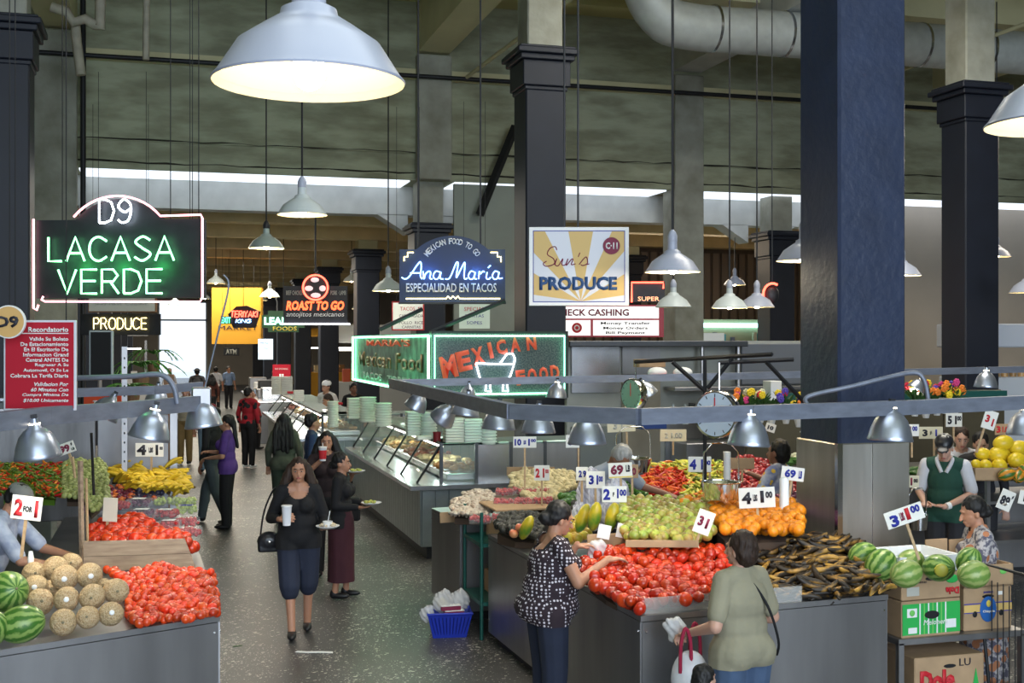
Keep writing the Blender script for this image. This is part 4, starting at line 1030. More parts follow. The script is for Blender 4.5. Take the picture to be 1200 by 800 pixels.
scale_('hanging_scale', 'mirror green hanging scale on the back rail of the right stall', 745, 462, 12.6, -1.25, .17, mat('green_dial', (.3, .6, .45), .2, .4))
def pan_(label, px, py, Z, w_, hb, ht):
    t = thing('scale_pan', label, 'pan', at(px, py, Z=Z)); r = w_ / 2 / F * Z; d = hb / F * Z
    MB().lathe([(.001, 0), (r * .86, 0), (r * .95, d * .5), (r, d), (r * 1.03, d), (r * .98, d - .01), (r * .9, d * .4), (.001, .01)], 32).build('pan', chrome, t, 1.0)
    H = ht / F * Z
    pts = [(-r, 0, d), (-r * .96, 0, d + H * .75), (-r * .5, 0, d + H), (r * .5, 0, d + H), (r * .96, 0, d + H * .75), (r, 0, d)]
    MB().tube(pts, .006, 6).build('wire_handle', chrome, t, 1.0)
    return t
pan_('steel weighing pan with a wire handle above the oranges', 845, 584, 8.9, 46, 20, 45)
pan_('steel weighing pan with a wire handle behind the price signs', 742, 552, 11, 44, 16, 36)
pan_('steel weighing bowl with an arched handle right of the massive column', 1075, 620, 10.2, 24, 18, 30)
# ---------------- far right stall
poly_counter('produce_counter', 'grey counter of the rear right stall under cucumbers and melons', [(6.9, 11.6), (8.4, 11.6), (10.5, 11.3), (10.5, 12.9), (6.9, 12.9)], 1.15, steel)
t = thing('splash_panel', 'brown olive back panel behind the cucumbers at the right', 'panel', (8.7, 13.4, 0))
for k in range(4): MB().bbox(-1.8 + k * .95, 0, .8, -.87 + k * .95, .06, 1.9, .01).build('panel', mat('olive_steel', (.13, .11, .07), .45, .5, var=.5, scale=2), t)
MB().box(-1.8, -.02, 1.9, 2, .08, 2.0).build('green_band', mat('teal_band', (.01, .08, .07), .5), t)
t = thing('melon_shelf', 'steel shelf unit with canary melons at the right edge', 'shelf', (8.0, 10.3, 0))
for x in (0, 1.6):
    for y in (0, .9): MB().box(x - .02, y - .02, 0, x + .02, y + .02, 1.36).build('post', steel, t)
for z in (.6, 1.0, 1.34): MB().box(-.03, -.03, z, 1.65, .95, z + .03).build('shelf', steel, t)
# white appliance with rack, far right middle
t = thing('refrigerated_case', 'white refrigerated case behind the right dark column', 'case', (12.9, 17, 0))
MB().bbox(0, 0, 0, 3.5, .9, 2.05, .02).build('cabinet', mat('case_white', (.62, .66, .72), .3), t)
MB().bbox(-.05, -.02, 2.55, 3.5, .9, 2.95, .02).build('canopy', mat('canopy_white', (.6, .64, .72), .4), t)
MB().box(.15, -.03, 2.7, .35, -.02, 2.85).build('label_plate', sign_navy, t)
for x in (0, 3.4): MB().box(x, .4, 2.05, x + .08, .5, 2.6).build('post', steel, t)
R = random.Random(5)
for k in range(9):
    o = MB().lathe([(.001, 0), (.06, 0), (.06, .13), (.05, .16)], 12, cap1=True).build('jar', mat('amber_jar', (.5, .3, .12), .3, rnd=.3), None, 1, (13.1 + k * .17, 17.3, 2.05)); tag(o, 'small amber jar standing on the white case at the far right', 'jar', 'jars on the white case')
# carton tower at the right end of the counter
t = thing('steel_table', 'low grey steel table under the fruit cartons', 'table', (4.77, 7.05, 0))
TW, TD = 1.02, .8
for x in (.02, TW - .02):
    for y in (.02, TD): MB().box(x - .02, y - .02, 0, x + .02, y + .02, .60).build('leg', steel, t)
MB().bbox(0, 0, .585, TW, TD + .02, .63, .004).build('table_top', steel, t); MB().bbox(0, 0, .14, TW, TD, .16, .003).build('lower_shelf', steel, t)
def print_(t, s_, x, z, h, W, m, b, **k): return text(t, s_, x, z, h, W, m, y=-b - .003, name='print', **k)
g_print = mat('green_print', (.02, .38, .07), .6); lime = mat('lime_print', (.15, .5, .1), .6)
c = carton('fruit_carton', 'green and white printed fruit carton on the steel table', .48, .42, .25, (5.03, 7.28, .63), .04, m=card)
MB().box(-.235, -.213, .02, .235, -.2105, .23).build('green_print', g_print, c)
for q in ((-.2, .14, -.12, .2), (-.19, .03, -.12, .07), (.12, .05, .2, .11)): MB().box(q[0], -.2155, q[1], q[2], -.2135, q[3]).build('white_patch', tx_white, c)
for k in range(7): MB().box(.0 + k * .035 - .1, -.2145, .02, .01 + k * .035 - .1, -.2135, .23).build('print_stripe', lime if k % 2 else tx_white, c)
print_(c, 'Melonera', .03, .1, .035, .2, tx_white, .215, shear=.2)
MB().ball((-.16, -.217, .17), (.022, .003, .022), 10, 6).build('melon_picture', lime, c, 3)
MB().prism([(.06 * math.cos(k / 6 * PI), .15 + .028 * math.sin(k / 6 * PI)) for k in range(12)], -.22, -.216).build('hand_hole', black, c)
c = carton('fruit_carton', 'brown fruit carton with upside down red lettering, stacked on the green one', .48, .42, .18, (5.03, 7.28, .885), .04)
o = print_(c, 'Dole', .17, .05, .05, .11, tx_red, .212, bold=.05); o.rotation_euler = (0, PI, 0)
MB().ball((.17, -.212, .13), (.055, .003, .03), 14, 6).build('oval_label', g_print, c, 3)
print_(c, 'PINEAPPLES', -.1, .12, .012, .12, tx_black, .212); MB().box(-.2, -.2125, .03, -.1, -.211, .09).build('ink_stamp', tx_grey, c)
c = carton('foam_tray', 'shallow white foam fruit box holding striped watermelons', .50, .42, .11, (5.02, 7.28, 1.07), .04, m=mat('styrofoam', (.75, .77, .8), .7), open_=True, holes=False, wall=.02)
for k in (-.1, .0, .1): MB().box(k - .003, -.212, .0, k + .003, -.2105, .04).build('slot', black, c)
c = carton('fruit_carton', 'brown banana carton with a blue oval emblem and yellow band', .40, .40, .30, (5.53, 7.32, .63), .02)
MB().box(-.2, -.2025, .13, .2, -.2005, .18).build('yellow_band', yel_p, c)
for z in (.123, .185): MB().box(-.2, -.2028, z, .2, -.2005, z + .006).build('blue_line', tx_blue, c)
MB().ball((0, -.203, .145), (.07, .004, .09), 18, 10).build('blue_oval', mat('oval_blue', (.02, .12, .4), .5), c, 3)
print_(c, 'Chiquita', 0, .13, .022, .1, tx_white, .206, bold=.03)
MB().ball((0, -.207, .185), (.02, .003, .025), 10, 6).build('emblem_figure', tx_yel, c, 3)
for x in (-.11, .11): MB().ball((x, -.2025, .115), (.02, .003, .022), 10, 6).build('vent_hole', black, c, 3)
MB().box(.08, -.2025, .24, .12, -.2005, .265).build('price_sticker', tx_white, c)
print_(c, 'BANANAS', 0, .265, .014, .08, tx_blue, .202)
c = carton('fruit_carton', 'open brown carton of watermelons stacked on the banana carton', .41, .44, .15, (5.53, 7.33, .935), .02, open_=True, holes=False)
for x in (-.12, .12): MB().ball((x, -.221, .1), (.03, .003, .02), 10, 6).build('vent_hole', lime, c, 3)
MB().box(-.205, .205, .15, -.02, .217, .27).build('raised_flap', card, c); MB().box(.0, .205, .15, .2, .217, .26).build('raised_flap', card, c)
c = carton('fruit_carton', 'brown carton with big red lettering on the shelf under the table', .56, .42, .32, (5.2, 7.3, .16), 0)
print_(c, 'Dole', -.1, .16, .14, .28, tx_red, .212, bold=.06)
MB().ball((-.07, -.212, .12), (.03, .003, .03), 10, 6).build('sun_print', tx_yel, c, 3)
print_(c, 'LU', .12, .27, .05, .09, tx_black, .212)
MB().prism([(.2, .02), (.235, .1), (.21, .22), (.185, .1)], -.214, -.211).build('leaf_print', g_print, c)
# wooden crate board between the tomatoes, left stall
t = thing('crate_board', 'weathered wooden crate end between the two left tomato heaps', 'crate', at(160, 650, Z=8.75), -.1)
for k in range(2): MB().prism([(-.37 + k * .0, -.11 + k * .11), (.42 - k * .04, -.11 + k * .11), (.38 - k * .04, -.003 + k * .11), (-.37, -.003 + k * .11)], 0, .025).build('plank', plank, t)
# tall wooden stakes behind melons
for i, (px, y0, y1, m) in enumerate(((97, 540, 690, plank), (104, 560, 690, wood), (88, 535, 560, wood), (110, 507, 580, black))):
    a = at(px, y1, Z=8.9); b = at(px - 3, y0, Z=8.9)
    o = MB().tube([(0, 0, 0), b - a], .02 if i == 0 else .01, 4).build('wooden_stake', m, None, None, a); tag(o, ('thick weathered wooden stake left of the tomatoes', 'thin wooden stake beside the thick one', 'short stake behind the price sign rods', 'thin black rod above the thick stake')[i], 'stake')

# ---------------- left background behind the rail
t = thing('menu_board', 'black menu panel in a pale frame behind the left rail', 'panel', at(118, 414, Z=15), -TH); s = 15 / F
MB().bbox(-14 * s, 0, -28 * s, 14 * s, .05, 27 * s, .01).build('frame', mat('pale_frame', (.4, .45, .46), .5), t); MB().box(-11.5 * s, -.01, -25 * s, 12 * s, 0, 25 * s).build('black_face', black, t)
t = thing('stall_cabinet', 'pale steel cabinet of the stall behind the left lamp rail', 'cabinet', (-3.2, 15.0, 0))
MB().bbox(-1.6, 0, 0, 1.9, .8, 1.95, .01).build('cabinet_body', mat('pale_cabinet', (.22, .25, .25), .5, .3, var=.4), t); MB().bbox(-1.6, -.05, 1.95, 1.9, .85, 2.0, .008).build('worktop', steel_bright, t)
t = sign_at('counter_sign', 'orange red sign with white script on the stall front behind the rail', 122, 470, 13.2); s = 13.2 / F
MB().bbox(-24 * s, 0, -9 * s, 20 * s, .03, 9 * s, .004).build('board', mat('orange_red_sign', (.62, .07, .02), .5), t); text(t, 'Tony', -4 * s, -3 * s, 8 * s, 18 * s, tx_white, shear=.2, bold=.04)
o = MB().lathe([(.001, 0), (.035, 0), (.035, .12), (.012, .16), (.012, .2)], 12, cap1=True).build('bottle', white_m, None, 1, at(133, 478, Z=13)); tag(o, 'small white bottle beside the orange red sign', 'bottle')
t = thing('slotted_post', 'grey slotted steel post rising behind the left rail', 'post', (*xy(146, 11.5), 0))
MB().box(-.025, -.025, 0, .025, .025, 2.6).build('post', steel, t)
for k in range(12): MB().ball((0, -.026, 1.5 + k * .09), (.008, .003, .012), 6, 4).build('slot', black, t)
o = MB().box(-.06, -.06, 0, .06, .06, 2.25).build('wooden_post', mat('brown_post', (.22, .11, .05), .6), None, None, (*xy(198, 14.5), 0)); tag(o, 'brown wooden post beside the aisle behind the left rail', 'post')
# far stalls along the aisle
for i, (x, y, w_, m, lb) in enumerate(((-6.5, 38, 4.6, mat('tan_stall', (.45, .36, .24), .6), 'tan stall front far down the left of the aisle'), (-5.8, 55, 5.0, mat('pale_stall', (.5, .5, .5), .6), 'pale stall front near the bright doorway'), (6.0, 44, 3.8, mat('white_stall', (.5, .52, .52), .6), 'white counter far down the right of the aisle'), (6.2, 58, 4, MATS['orange_panel'], 'orange pillar stall beside the far doorway'))):
    t = thing('far_stall', lb, 'stall', (x, y, 0))
    MB().bbox(0, 0, 0, w_, 1, 1.15, .02).build('stall_counter', m, t); MB().bbox(0, 1.6, 2.6 + .3 * (i % 2), w_, 1.8, 3.3, .02).build('stall_fascia', m, t)
    for xx in (.05, w_ - .15): MB().box(xx, 1.6, 0, xx + .1, 1.8, 2.7).build('post', steel, t)
    R = random.Random(i)
    for k in range(9):
        MB().box(.3 + k * w_ / 10, .3, 1.15, .3 + k * w_ / 10 + .25, .6, 1.15 + R.uniform(.15, .5)).build('goods', mat('goods_%d' % (k % 5), ((.5, .1, .05), (.6, .5, .3), (.1, .3, .12), (.6, .6, .6), (.3, .15, .05))[k % 5], .5), t)
    MB().box(.3, 1.3, 2.3, w_ - .3, 1.4, 2.36).build('tube_light', emis('stall_tube', (1, .95, .85), 4), t)

t = thing('vendor_platform', 'low wooden platform the vendors stand on behind the guavas', 'platform', (3.95, 9.25, 0))
for k in range(7): MB().bbox(0, k * .245, 0, 2.4, k * .245 + .225, .18, .006).build('plank', plank, t)
t = thing('far_counter', 'long steel counter with machines far down the right of the aisle', 'counter', (2.3, 31.5, 0))
MB().bbox(0, 0, 0, .75, 7, 1.05, .01).build('counter_body', steel, t); MB().bbox(-.05, -.05, 1.05, .8, 7.05, 1.1, .01).build('worktop', steel_bright, t)
R = random.Random(9)
for k in range(8):
    MB().bbox(.1 + .1 * (k % 2), .3 + k * .8, 1.1, .6 + .1 * (k % 2), .8 + k * .8, 1.1 + R.uniform(.2, .5), .02).build('machine', (steel_bright, white_m, steel, mat('dark_machine', (.03, .03, .03), .4))[k % 4], t)
for k in range(12):
    for j in range(5):
        if (k + j) % 2: MB().box(-.006, .1 + k * .14, .15 + j * .14, 0, .24 + k * .14, .29 + j * .14).build('black_tile', black, t)
# ================================================================ people
from mathutils import noise as mnoise
def remesh(mb, voxel, cuts=(), smooth=4):
    me = bpy.data.meshes.new('r'); me.from_pydata(mb.v, [], mb.f)
    o = bpy.data.objects.new('r', me); TMP.collection.objects.link(o)
    r = o.modifiers.new('r', 'REMESH'); r.mode = 'VOXEL'; r.voxel_size = voxel
    s = o.modifiers.new('s', 'SMOOTH'); s.iterations = smooth; s.factor = .5
    vl = TMP.view_layers[0]; vl.update(); dg = vl.depsgraph; dg.update()
    out = bpy.data.meshes.new_from_object(o.evaluated_get(dg))
    bpy.data.objects.remove(o); bpy.data.meshes.remove(me)
    if cuts:
        b = bmesh.new(); b.from_mesh(out)
        for p, n in cuts:
            bmesh.ops.bisect_plane(b, geom=b.verts[:] + b.edges[:] + b.faces[:], plane_co=p, plane_no=n, clear_outer=True)
        b.to_mesh(out); b.free()
    out.polygons.foreach_set('use_smooth', [True] * len(out.polygons))
    return out
def cap_(mb, p0, p1, r0, r1, n=10):
    p0, p1 = Vector(p0), Vector(p1); d = (p1 - p0)
    L = d.length
    if L < 1e-5: mb.ball(p0, r0, n, 6); return
    d /= L; pts = []; rs = []
    for k in range(4):
        a = PI / 2 * k / 4; pts.append(p0 - d * r0 * math.cos(a)); rs.append(max(r0 * math.sin(a), .001))
    pts.append(p0); rs.append(r0); pts.append(p1); rs.append(r1)
    for k in range(1, 5):
        a = PI / 2 * k / 4; pts.append(p1 + d * r1 * math.sin(a)); rs.append(max(r1 * math.cos(a), .001))
    mb.tube(pts, rs, n)
class Prims:
    def __init__(s): s.p = []
    def cap(s, tags, a, b, r0, r1=None, M=None):
        a, b = Vector(a), Vector(b)
        if M: a, b = M @ a, M @ b
        s.p.append(('c', tags, a, b, r0, r0 if r1 is None else r1))
    def ell(s, tags, c, r, M=None): s.p.append(('e', tags, Vector(c), r, M))
    def mb(s, sel, inf=0):
        m = MB()
        for q in s.p:
            if not (set(q[1].split()) & set(sel.split())): continue
            if q[0] == 'c': cap_(m, q[2], q[3], q[4] + inf, q[5] + inf)
            else: m.ball(q[2], tuple(x + inf for x in q[3]), 16, 10, q[4])
        return m
skins = {'tan': mat('skin_tan', (.42, .21, .13), .5, sss=.1), 'brown': mat('skin_brown', (.28, .13, .08), .5, sss=.1), 'light': mat('skin_light', (.52, .30, .22), .5, sss=.1)}
hairm = {'black': mat('hair_black', (.008, .007, .007), .6, var=.5, scale=30, stretch=(1, 1, .2)), 'brown': mat('hair_brown', (.035, .016, .008), .65, var=.8, scale=30, col2=(.012, .007, .005), stretch=(3, 3, .3), bump=.4),
         'grey': mat('hair_grey', (.42, .41, .39), .5, var=.6, scale=30)}
eye_w = mat('eye_white', (.4, .38, .36), .4); lipm = mat('lips', (.33, .08, .07), .4); shoe_b = mat('black_shoe', (.01, .01, .012), .4)
def cloth(name, col, **k):
    k.setdefault('var', .35); k.setdefault('scale', 5); k.setdefault('bump', .35); k.setdefault('bscale', 7)
    return mat(name, col, .85, **k)
def person(label, loc, H, rz, skin='tan', hair='black', hairstyle='short', top=None, sleeve=1.0, bottom=None, leg=1.0, skirt=None, shoes=shoe_b,
           la=None, ra=None, feet=None, lean=0, turn=0, nod=0, fat=1.0, female=True, voxel=.013, face=True, neckcut=None, bag=None, hat=None, twist=0, bend_side=0, hands=None, deep=1.0, scoop=None, sleeve_mat=None, hem=.0, group=None):
    """la / ra: (elbow, wrist) of the arm at +x / -x in the figure's own frame, which looks along -y"""
    t = thing('person', label, 'person', loc, rz, group); k = H / 1.7; t.scale = (k, k, k)
    P = Prims(); sw = .150 if female else .175
    Ml = Matrix.Translation((0, 0, .95)) @ Matrix.Rotation(lean, 4, 'X') @ Matrix.Rotation(twist, 4, 'Z') @ Matrix.Translation((0, 0, -.95))
    f = fat
    P.ell('torso pelvis hips', (0, .01, .93), (.155 * f, .11 * f * deep, .12)); P.ell('torso pelvis', (0, -.02 * (deep - 1), 1.06), (.14 * f, .10 * f * deep, .15), Ml)
    for s in (-1, 1): P.ell('torso pelvis hips', (s * .07 * f, .04 * f, .90), (.08 * f, .075 * f, .095))
    P.ell('torso', (0, 0, 1.22), (.14 * (f + .05) / 1.05, .10 * (f + .1) / 1.1 * (deep + 1) / 2, .17), Ml)
    P.cap('torso', (-sw + .04, .0, 1.37), (sw - .04, .0, 1.37), .058, .058, Ml)
    P.cap('torso', (0, .01, 1.34), (0, 0, 1.41), .08, .06, Ml)
    for s in (-1, 1): P.cap('torso', (0, .012, 1.425), (s * (sw - .03), .008, 1.375), .045, .04, Ml)
    if female:
        for s in (-1, 1): P.ell('torso', (s * .066, -.08 * f * (deep + 2) / 3, 1.235), (.066, .055 * f, .066), Ml)
    Mh = Ml @ Matrix.Translation((0, -.008, 1.428)) @ Matrix.Rotation(turn, 4, 'Z') @ Matrix.Rotation(nod, 4, 'X') @ Matrix.Translation((0, 0, -1.46))
    P.cap('neck', (0, .005, 1.38), (0, -.005, 1.5), .056, .05, Ml)
    P.ell('head', (0, .012, 1.605), (.074, .09, .092), Mh); P.ell('head', (0, -.018, 1.55), (.058, .068, .075), Mh)
    P.ell('head', (0, -.062, 1.497), (.027, .022, .02), Mh); P.ell('head', (0, -.03, 1.56), (.064, .045, .04), Mh)
    P.cap('head', (0, -.088, 1.585), (0, -.105, 1.55), .009, .014, Mh)
    P.cap('head', (-.03, -.078, 1.612), (.03, -.078, 1.612), .009, .009, Mh)
    for s in (-1, 1): P.ell('head', (s * .073, .012, 1.565), (.011, .018, .03), Mh)
    P.cap('head', (-.018, -.083, 1.522), (.018, -.083, 1.522), .009, .009, Mh)
    feet = feet or ((.09, 0), (-.09, 0))
    knees = []
    for s, (fx, fy) in zip((1, -1), feet):
        hip = Vector((s * .085 * f, .01, .9)); an = Vector((fx, fy, .075))
        kn = (hip + an) / 2 + Vector((0, -.02 - abs(fy) * .15, 0)); knees.append((kn, an))
        P.cap('legs thigh', hip, kn, .085 * f, .056 * (f + 1) / 2); P.cap('legs calf', kn, an, .05, .036)
        P.ell('legs calf', kn * .68 + an * .32 + Vector((0, .018, 0)), (.048, .05, .1)); P.ell('legs ankle', an + Vector((0, -.05, -.035)), (.04, .1, .03))
    la = la or ((.24, .03, 1.12), (.25, -.04, .88)); ra = ra or ((-.24, .03, 1.12), (-.25, -.04, .88))
    armd = []
    for s, (el, wr) in zip((1, -1), (la, ra)):
        sh = Ml @ Vector((s * sw, 0, 1.365)); el, wr = Vector(el), Vector(wr)
        q = .5 + .5 * f
        P.cap('arms upper', sh, el, .05 * q, .04 * q); P.cap('arms fore', el, wr, .039 * q, .026)
        P.cap('arms', wr, wr + (wr - el).normalized() * .03, .026, .024)
        d = (wr - el).normalized(); armd.append((sh, el, wr))
        hd = (hands or {}).get('l' if s > 0 else 'r', ((0, 0, -1), .5))
        nrm = Vector(hd[0]); curl = hd[1]; dd = Vector(hd[2]).normalized() if len(hd) > 2 else d
        nrm = (nrm - dd * nrm.dot(dd)); nrm = nrm.normalized() if nrm.length > .01 else dd.orthogonal().normalized()
        ac = dd.cross(nrm).normalized() * s
        R3 = Matrix((ac, dd, nrm)).transposed().to_4x4(); C = wr + dd * .05
        P.ell('hand', (0, 0, 0), (.041, .052, .018), Matrix.Translation(C) @ R3)
        for j, (o_, L) in enumerate(((-.034, .062), (-.0115, .075), (.0115, .08), (.034, .07))):
            b0 = C + dd * .038 + ac * o_; a1 = curl * .9; b1 = b0 + (dd * math.cos(a1) + nrm * math.sin(a1)) * L * .55 + ac * o_ * .12
            a2 = curl * 2.2; b2 = b1 + (dd * math.cos(a2) + nrm * math.sin(a2)) * L * .5
            P.cap('hand', b0, b1, .0098, .009); P.cap('hand', b1, b2, .009, .0075)
        th0 = C - dd * .02 - ac * .032; th1 = th0 - ac * .035 + dd * .03 + nrm * .012 * curl; P.cap('hand', th0, th1, .0125, .0105); P.cap('hand', th1, th1 + dd * .03 + nrm * .025 * curl + ac * .004, .0105, .0085)
    P.p.append(('e', 'x', Vector((0, 0, 0)), (0, 0, 0), None))
    b = mo('body', remesh(P.mb('torso neck head legs arms hand'), min(voxel, .0075) if voxel < .01 else voxel, smooth=2), t); b.data.materials.clear(); b.data.materials.append(skins[skin])
    def garment(name, sel, inf, m, cuts=(), extra=None, vx=None, smooth=5, scoops=()):
        mb = P.mb(sel, inf)
        if extra: extra(mb)
        me = remesh(mb, vx or max(voxel, .011), cuts, smooth)
        for c, r in scoops:
            b = bmesh.new(); b.from_mesh(me); Mi = Ml.inverted()
            bad = [v for v in b.verts if sum(((Mi @ v.co)[q] - c[q]) ** 2 / r[q] ** 2 for q in range(3)) < 1]
            bmesh.ops.delete(b, geom=bad, context='VERTS'); b.to_mesh(me); b.free()
        o = mo(name, me, t); o.data.materials.clear(); o.data.materials.append(m); return o
    if top:
        def sl(mb):
            for s, (sh, el, wr) in zip((1, -1), armd):
                q = .5 + .5 * f
                if sleeve > 0:
                    if sleeve <= .5: cap_(mb, sh, sh.lerp(el, sleeve * 2 * .85), .062 * q, .058 * q)
                    else:
                        cap_(mb, sh, el, .062 * q, .052 * q); cap_(mb, el, el.lerp(wr, (sleeve - .5) * 1.92), .052 * q, .04)
        def hm(mb):
            if not sleeve_mat: sl(mb)
            if hem:
                for q in P.p:
                    if 'hips' in q[1]: mb.ball(q[2], tuple(x + .026 for x in q[3]), 16, 10)
                    if 'thigh' in q[1]: cap_(mb, q[2], q[2].lerp(q[3], .35), q[4] + .025, q[4] * .95 + .025)
        cuts = [((0, 0, .82 if hem else .93), (0, 0, -1))]
        garment('shirt', 'torso', .015, top, cuts, hm, scoops=scoop or [((0, -.02, 1.47), (.07, .085, .075))])
        if sleeve_mat: garment('sleeves', 'x', 0, sleeve_mat, (), sl)
    if bottom:
        def lg(mb):
            for (kn, an), s in zip(knees, (1, -1)):
                hip = Vector((s * .085 * f, .01, .9))
                g_ = .085 * f + .014
                if leg <= .5: cap_(mb, hip, hip.lerp(kn, leg * 2), g_, .088 * f)
                else: cap_(mb, hip, kn, g_, .068 * f + .01 + (.012 if leg < .8 else 0)); cap_(mb, kn, kn.lerp(an, (leg - .5) * 2), .068 * f + .01 + (.012 if leg < .8 else 0), .088 if leg < .8 else .062 * (1 + f) / 2)
                if leg > .8: mb.ball(kn * .68 + an * .32 + Vector((0, .018, 0)), (.064, .068, .12), 10, 8)
        garment('trousers' if leg > .8 else 'shorts', 'hips', .014, bottom, [((0, 0, 1.02), (0, 0, 1)), ((0, 0, .06), (0, 0, -1))], lg)
    if skirt:
        rings = []
        R = random.Random(3)
        for z, rx, ry in ((1.0, .145, .115), (.92, .17, .14), (.8, .175, .15), (.6, .17, .15), (.35, .165, .15), (.2, .17, .155)):
            rings.append([((rx * f + .008 * math.sin(a * 9) * (1 - z)) * math.cos(a), (ry * f + .008 * math.cos(a * 7) * (1 - z)) * math.sin(a), z) for a in (2 * PI * q / 40 for q in range(40))])
        m_ = MB().ring(rings); m_.build('skirt', skirt, t, 1.2)
    if shoes:
        for (kn, an) in knees:
            mb = MB(); mb.ball(an + Vector((0, -.055, -.03)), (.046, .125, .036), 12, 8); mb.ball(an + Vector((0, .015, -.015)), (.042, .05, .055), 10, 8)
            o = mo('shoe', remesh(mb, .012, [((0, 0, .003), (0, 0, -1))], 2), t); o.data.materials.clear(); o.data.materials.append(shoes)
    # hair
    if hairstyle != 'none':
        mb = MB(); mb.ball((0, .028, 1.624), (.087, .095, .092), 16, 10, Mh)
        if hairstyle == 'short': mb.ball((0, .055, 1.585), (.077, .06, .07), 14, 8, Mh)
        if hairstyle == 'bob':
            mb.ball((0, .05, 1.57), (.09, .075, .1), 14, 8, Mh)
        if hairstyle in ('long', 'longback'):
            z1 = 1.3 if hairstyle == 'long' else 1.12
            for x in (-.06, -.03, 0, .03, .06):
                a = Mh @ Vector((x, .05, 1.6)); m2 = Ml @ Vector((x * 1.9, .10, 1.42)); b_ = Ml @ Vector((x * 2.2 + .01 * math.sin(x * 99), .12, z1 + .04 * math.sin(x * 77))); cap_(mb, a, m2, .055, .05); cap_(mb, m2, b_, .05, .03)
            if hairstyle == 'long':
                for x in (-1, 1): cap_(mb, Mh @ Vector((x * .075, .012, 1.62)), Ml @ Vector((x * .13, .02, 1.42)), .04, .058); cap_(mb, Ml @ Vector((x * .125, .01, 1.42)), Ml @ Vector((x * .13, -.03, 1.33)), .045, .03)
        if hairstyle == 'bun':
            mb.ball((0, .115, 1.56), (.05, .05, .05), 12, 8, Mh); mb.ball((0, .06, 1.58), (.076, .06, .07), 14, 8, Mh)
        if hairstyle == 'tail':
            mb.ball((0, .06, 1.59), (.075, .055, .06), 14, 8, Mh); cap_(mb, Mh @ Vector((0, .1, 1.6)), Ml @ Vector((0, .15, 1.2)), .04, .025)
        h_ = mo('hair', remesh(mb, .011, [(Mh @ Vector((0, -.052, 1.6)), Mh.to_3x3() @ Vector((0, -1, -.15)))] if not hat else (), 3), t); h_.data.materials.clear(); h_.data.materials.append(hairm[hair])
        for v in h_.data.vertices: v.co += v.normal * .010 * mnoise.noise(Vector((v.co.x * 45, v.co.y * 45, v.co.z * (30 if hairstyle in ('bun', 'bob') else 10))))
    if hat:
        mb = MB(); mb.ball((0, .02, 1.64), (.09, .105, .075), 16, 10, Mh)
        if hat[1] == 'cap': mb.ball((0, -.11, 1.635), (.065, .07, .012), 12, 6, Mh)
        if hat[1] == 'brim': mb.ball((0, .01, 1.64), (.17, .18, .014), 18, 6, Mh)
        o = mo('hat', remesh(mb, .011, smooth=2), t); o.data.materials.clear(); o.data.materials.append(hat[0])
    if face:
        for s in (-1, 1):
            MB().ball((s * .029, -.0745, 1.583), (.011, .011, .0048), 10, 6, Mh).build('eye', eye_w, t, 3)
            MB().ball((s * .029, -.083, 1.583), (.006, .005, .006), 8, 6, Mh).build('iris', black, t, 3)
            m_ = MB(); m_.tube([Mh @ Vector((s * .015, -.091, 1.604)), Mh @ Vector((s * .03, -.092, 1.61)), Mh @ Vector((s * .045, -.083, 1.604))], .0038, 5); m_.build('eyebrow', hairm['black'], t, 3)
        MB().ball((0, -.091, 1.523), (.022, .007, .0075), 10, 6, Mh).build('lips', lipm, t, 3)
    t['_hand'] = 0; del t['_hand']
    return t
def wp(t, v):                      # a point in a person's frame -> world
    M = Matrix.Translation(t.location) @ Matrix.Rotation(t.rotation_euler.z, 4, 'Z') @ Matrix.Scale(t.scale[0], 4)
    return M @ Vector(v)
def ground(px, Z):
    x, y = xy(px, Z); return (x, y, 0)
blk = cloth('black_cloth', (.008, .008, .01)); navyc = cloth('navy_cloth', (.016, .022, .045)); jeans = cloth('blue_jeans', (.06, .10, .18)); dark = cloth('dark_cloth', (.02, .02, .024))
# A the woman walking towards the camera
cup_m = mat('paper_cup', (.75, .76, .8), .5)
t = person('woman in black top and navy knee shorts walking towards the camera with a cup', ground(350, 10.85), 1.62, -.12, 'tan', 'brown', 'long', top=blk, sleeve=.92, bottom=navyc, leg=.56, fat=1.18,
           ra=((-.26, .05, 1.1), (-.17, -.2, 1.12)), la=((.25, .02, 1.08), (.22, -.24, 1.04)), feet=((.08, .12), (-.06, -.22)), voxel=.0085, scoop=[((0, -.1, 1.42), (.10, .12, .125)), ((0, 0, 1.47), (.085, .1, .075))],
           hands={'r': ((1, 0, 0), .6, (.6, -.5, .2)), 'l': ((0, 0, 1), .15, (.4, -1, 0))}, hem=1)
def cup(p, label, m=cup_m, h=.15, r=.045, stripe=None):
    t = thing('paper_cup', label, 'cup', p)
    MB().lathe([(.001, 0), (r * .75, 0), (r, h), (r * 1.05, h + .003), (r * .96, h), (r * .7, .01), (.001, .01)], 20).build('cup_body', m, t, 1.0)
    MB().lathe([(r * 1.06, h - .004), (r * 1.06, h + .008), (.001, h + .01)], 20).build('lid', white_m, t, 1.0)
    if stripe:
        MB().lathe([(r * .84, h * .15), (r * 1.0, h * .8)], 16).build('red_print', stripe, t, 1.0)
        MB().tube([(0, 0, h), (0, 0, h + .05)], .004, 6).build('straw', white_m, t)
    return t
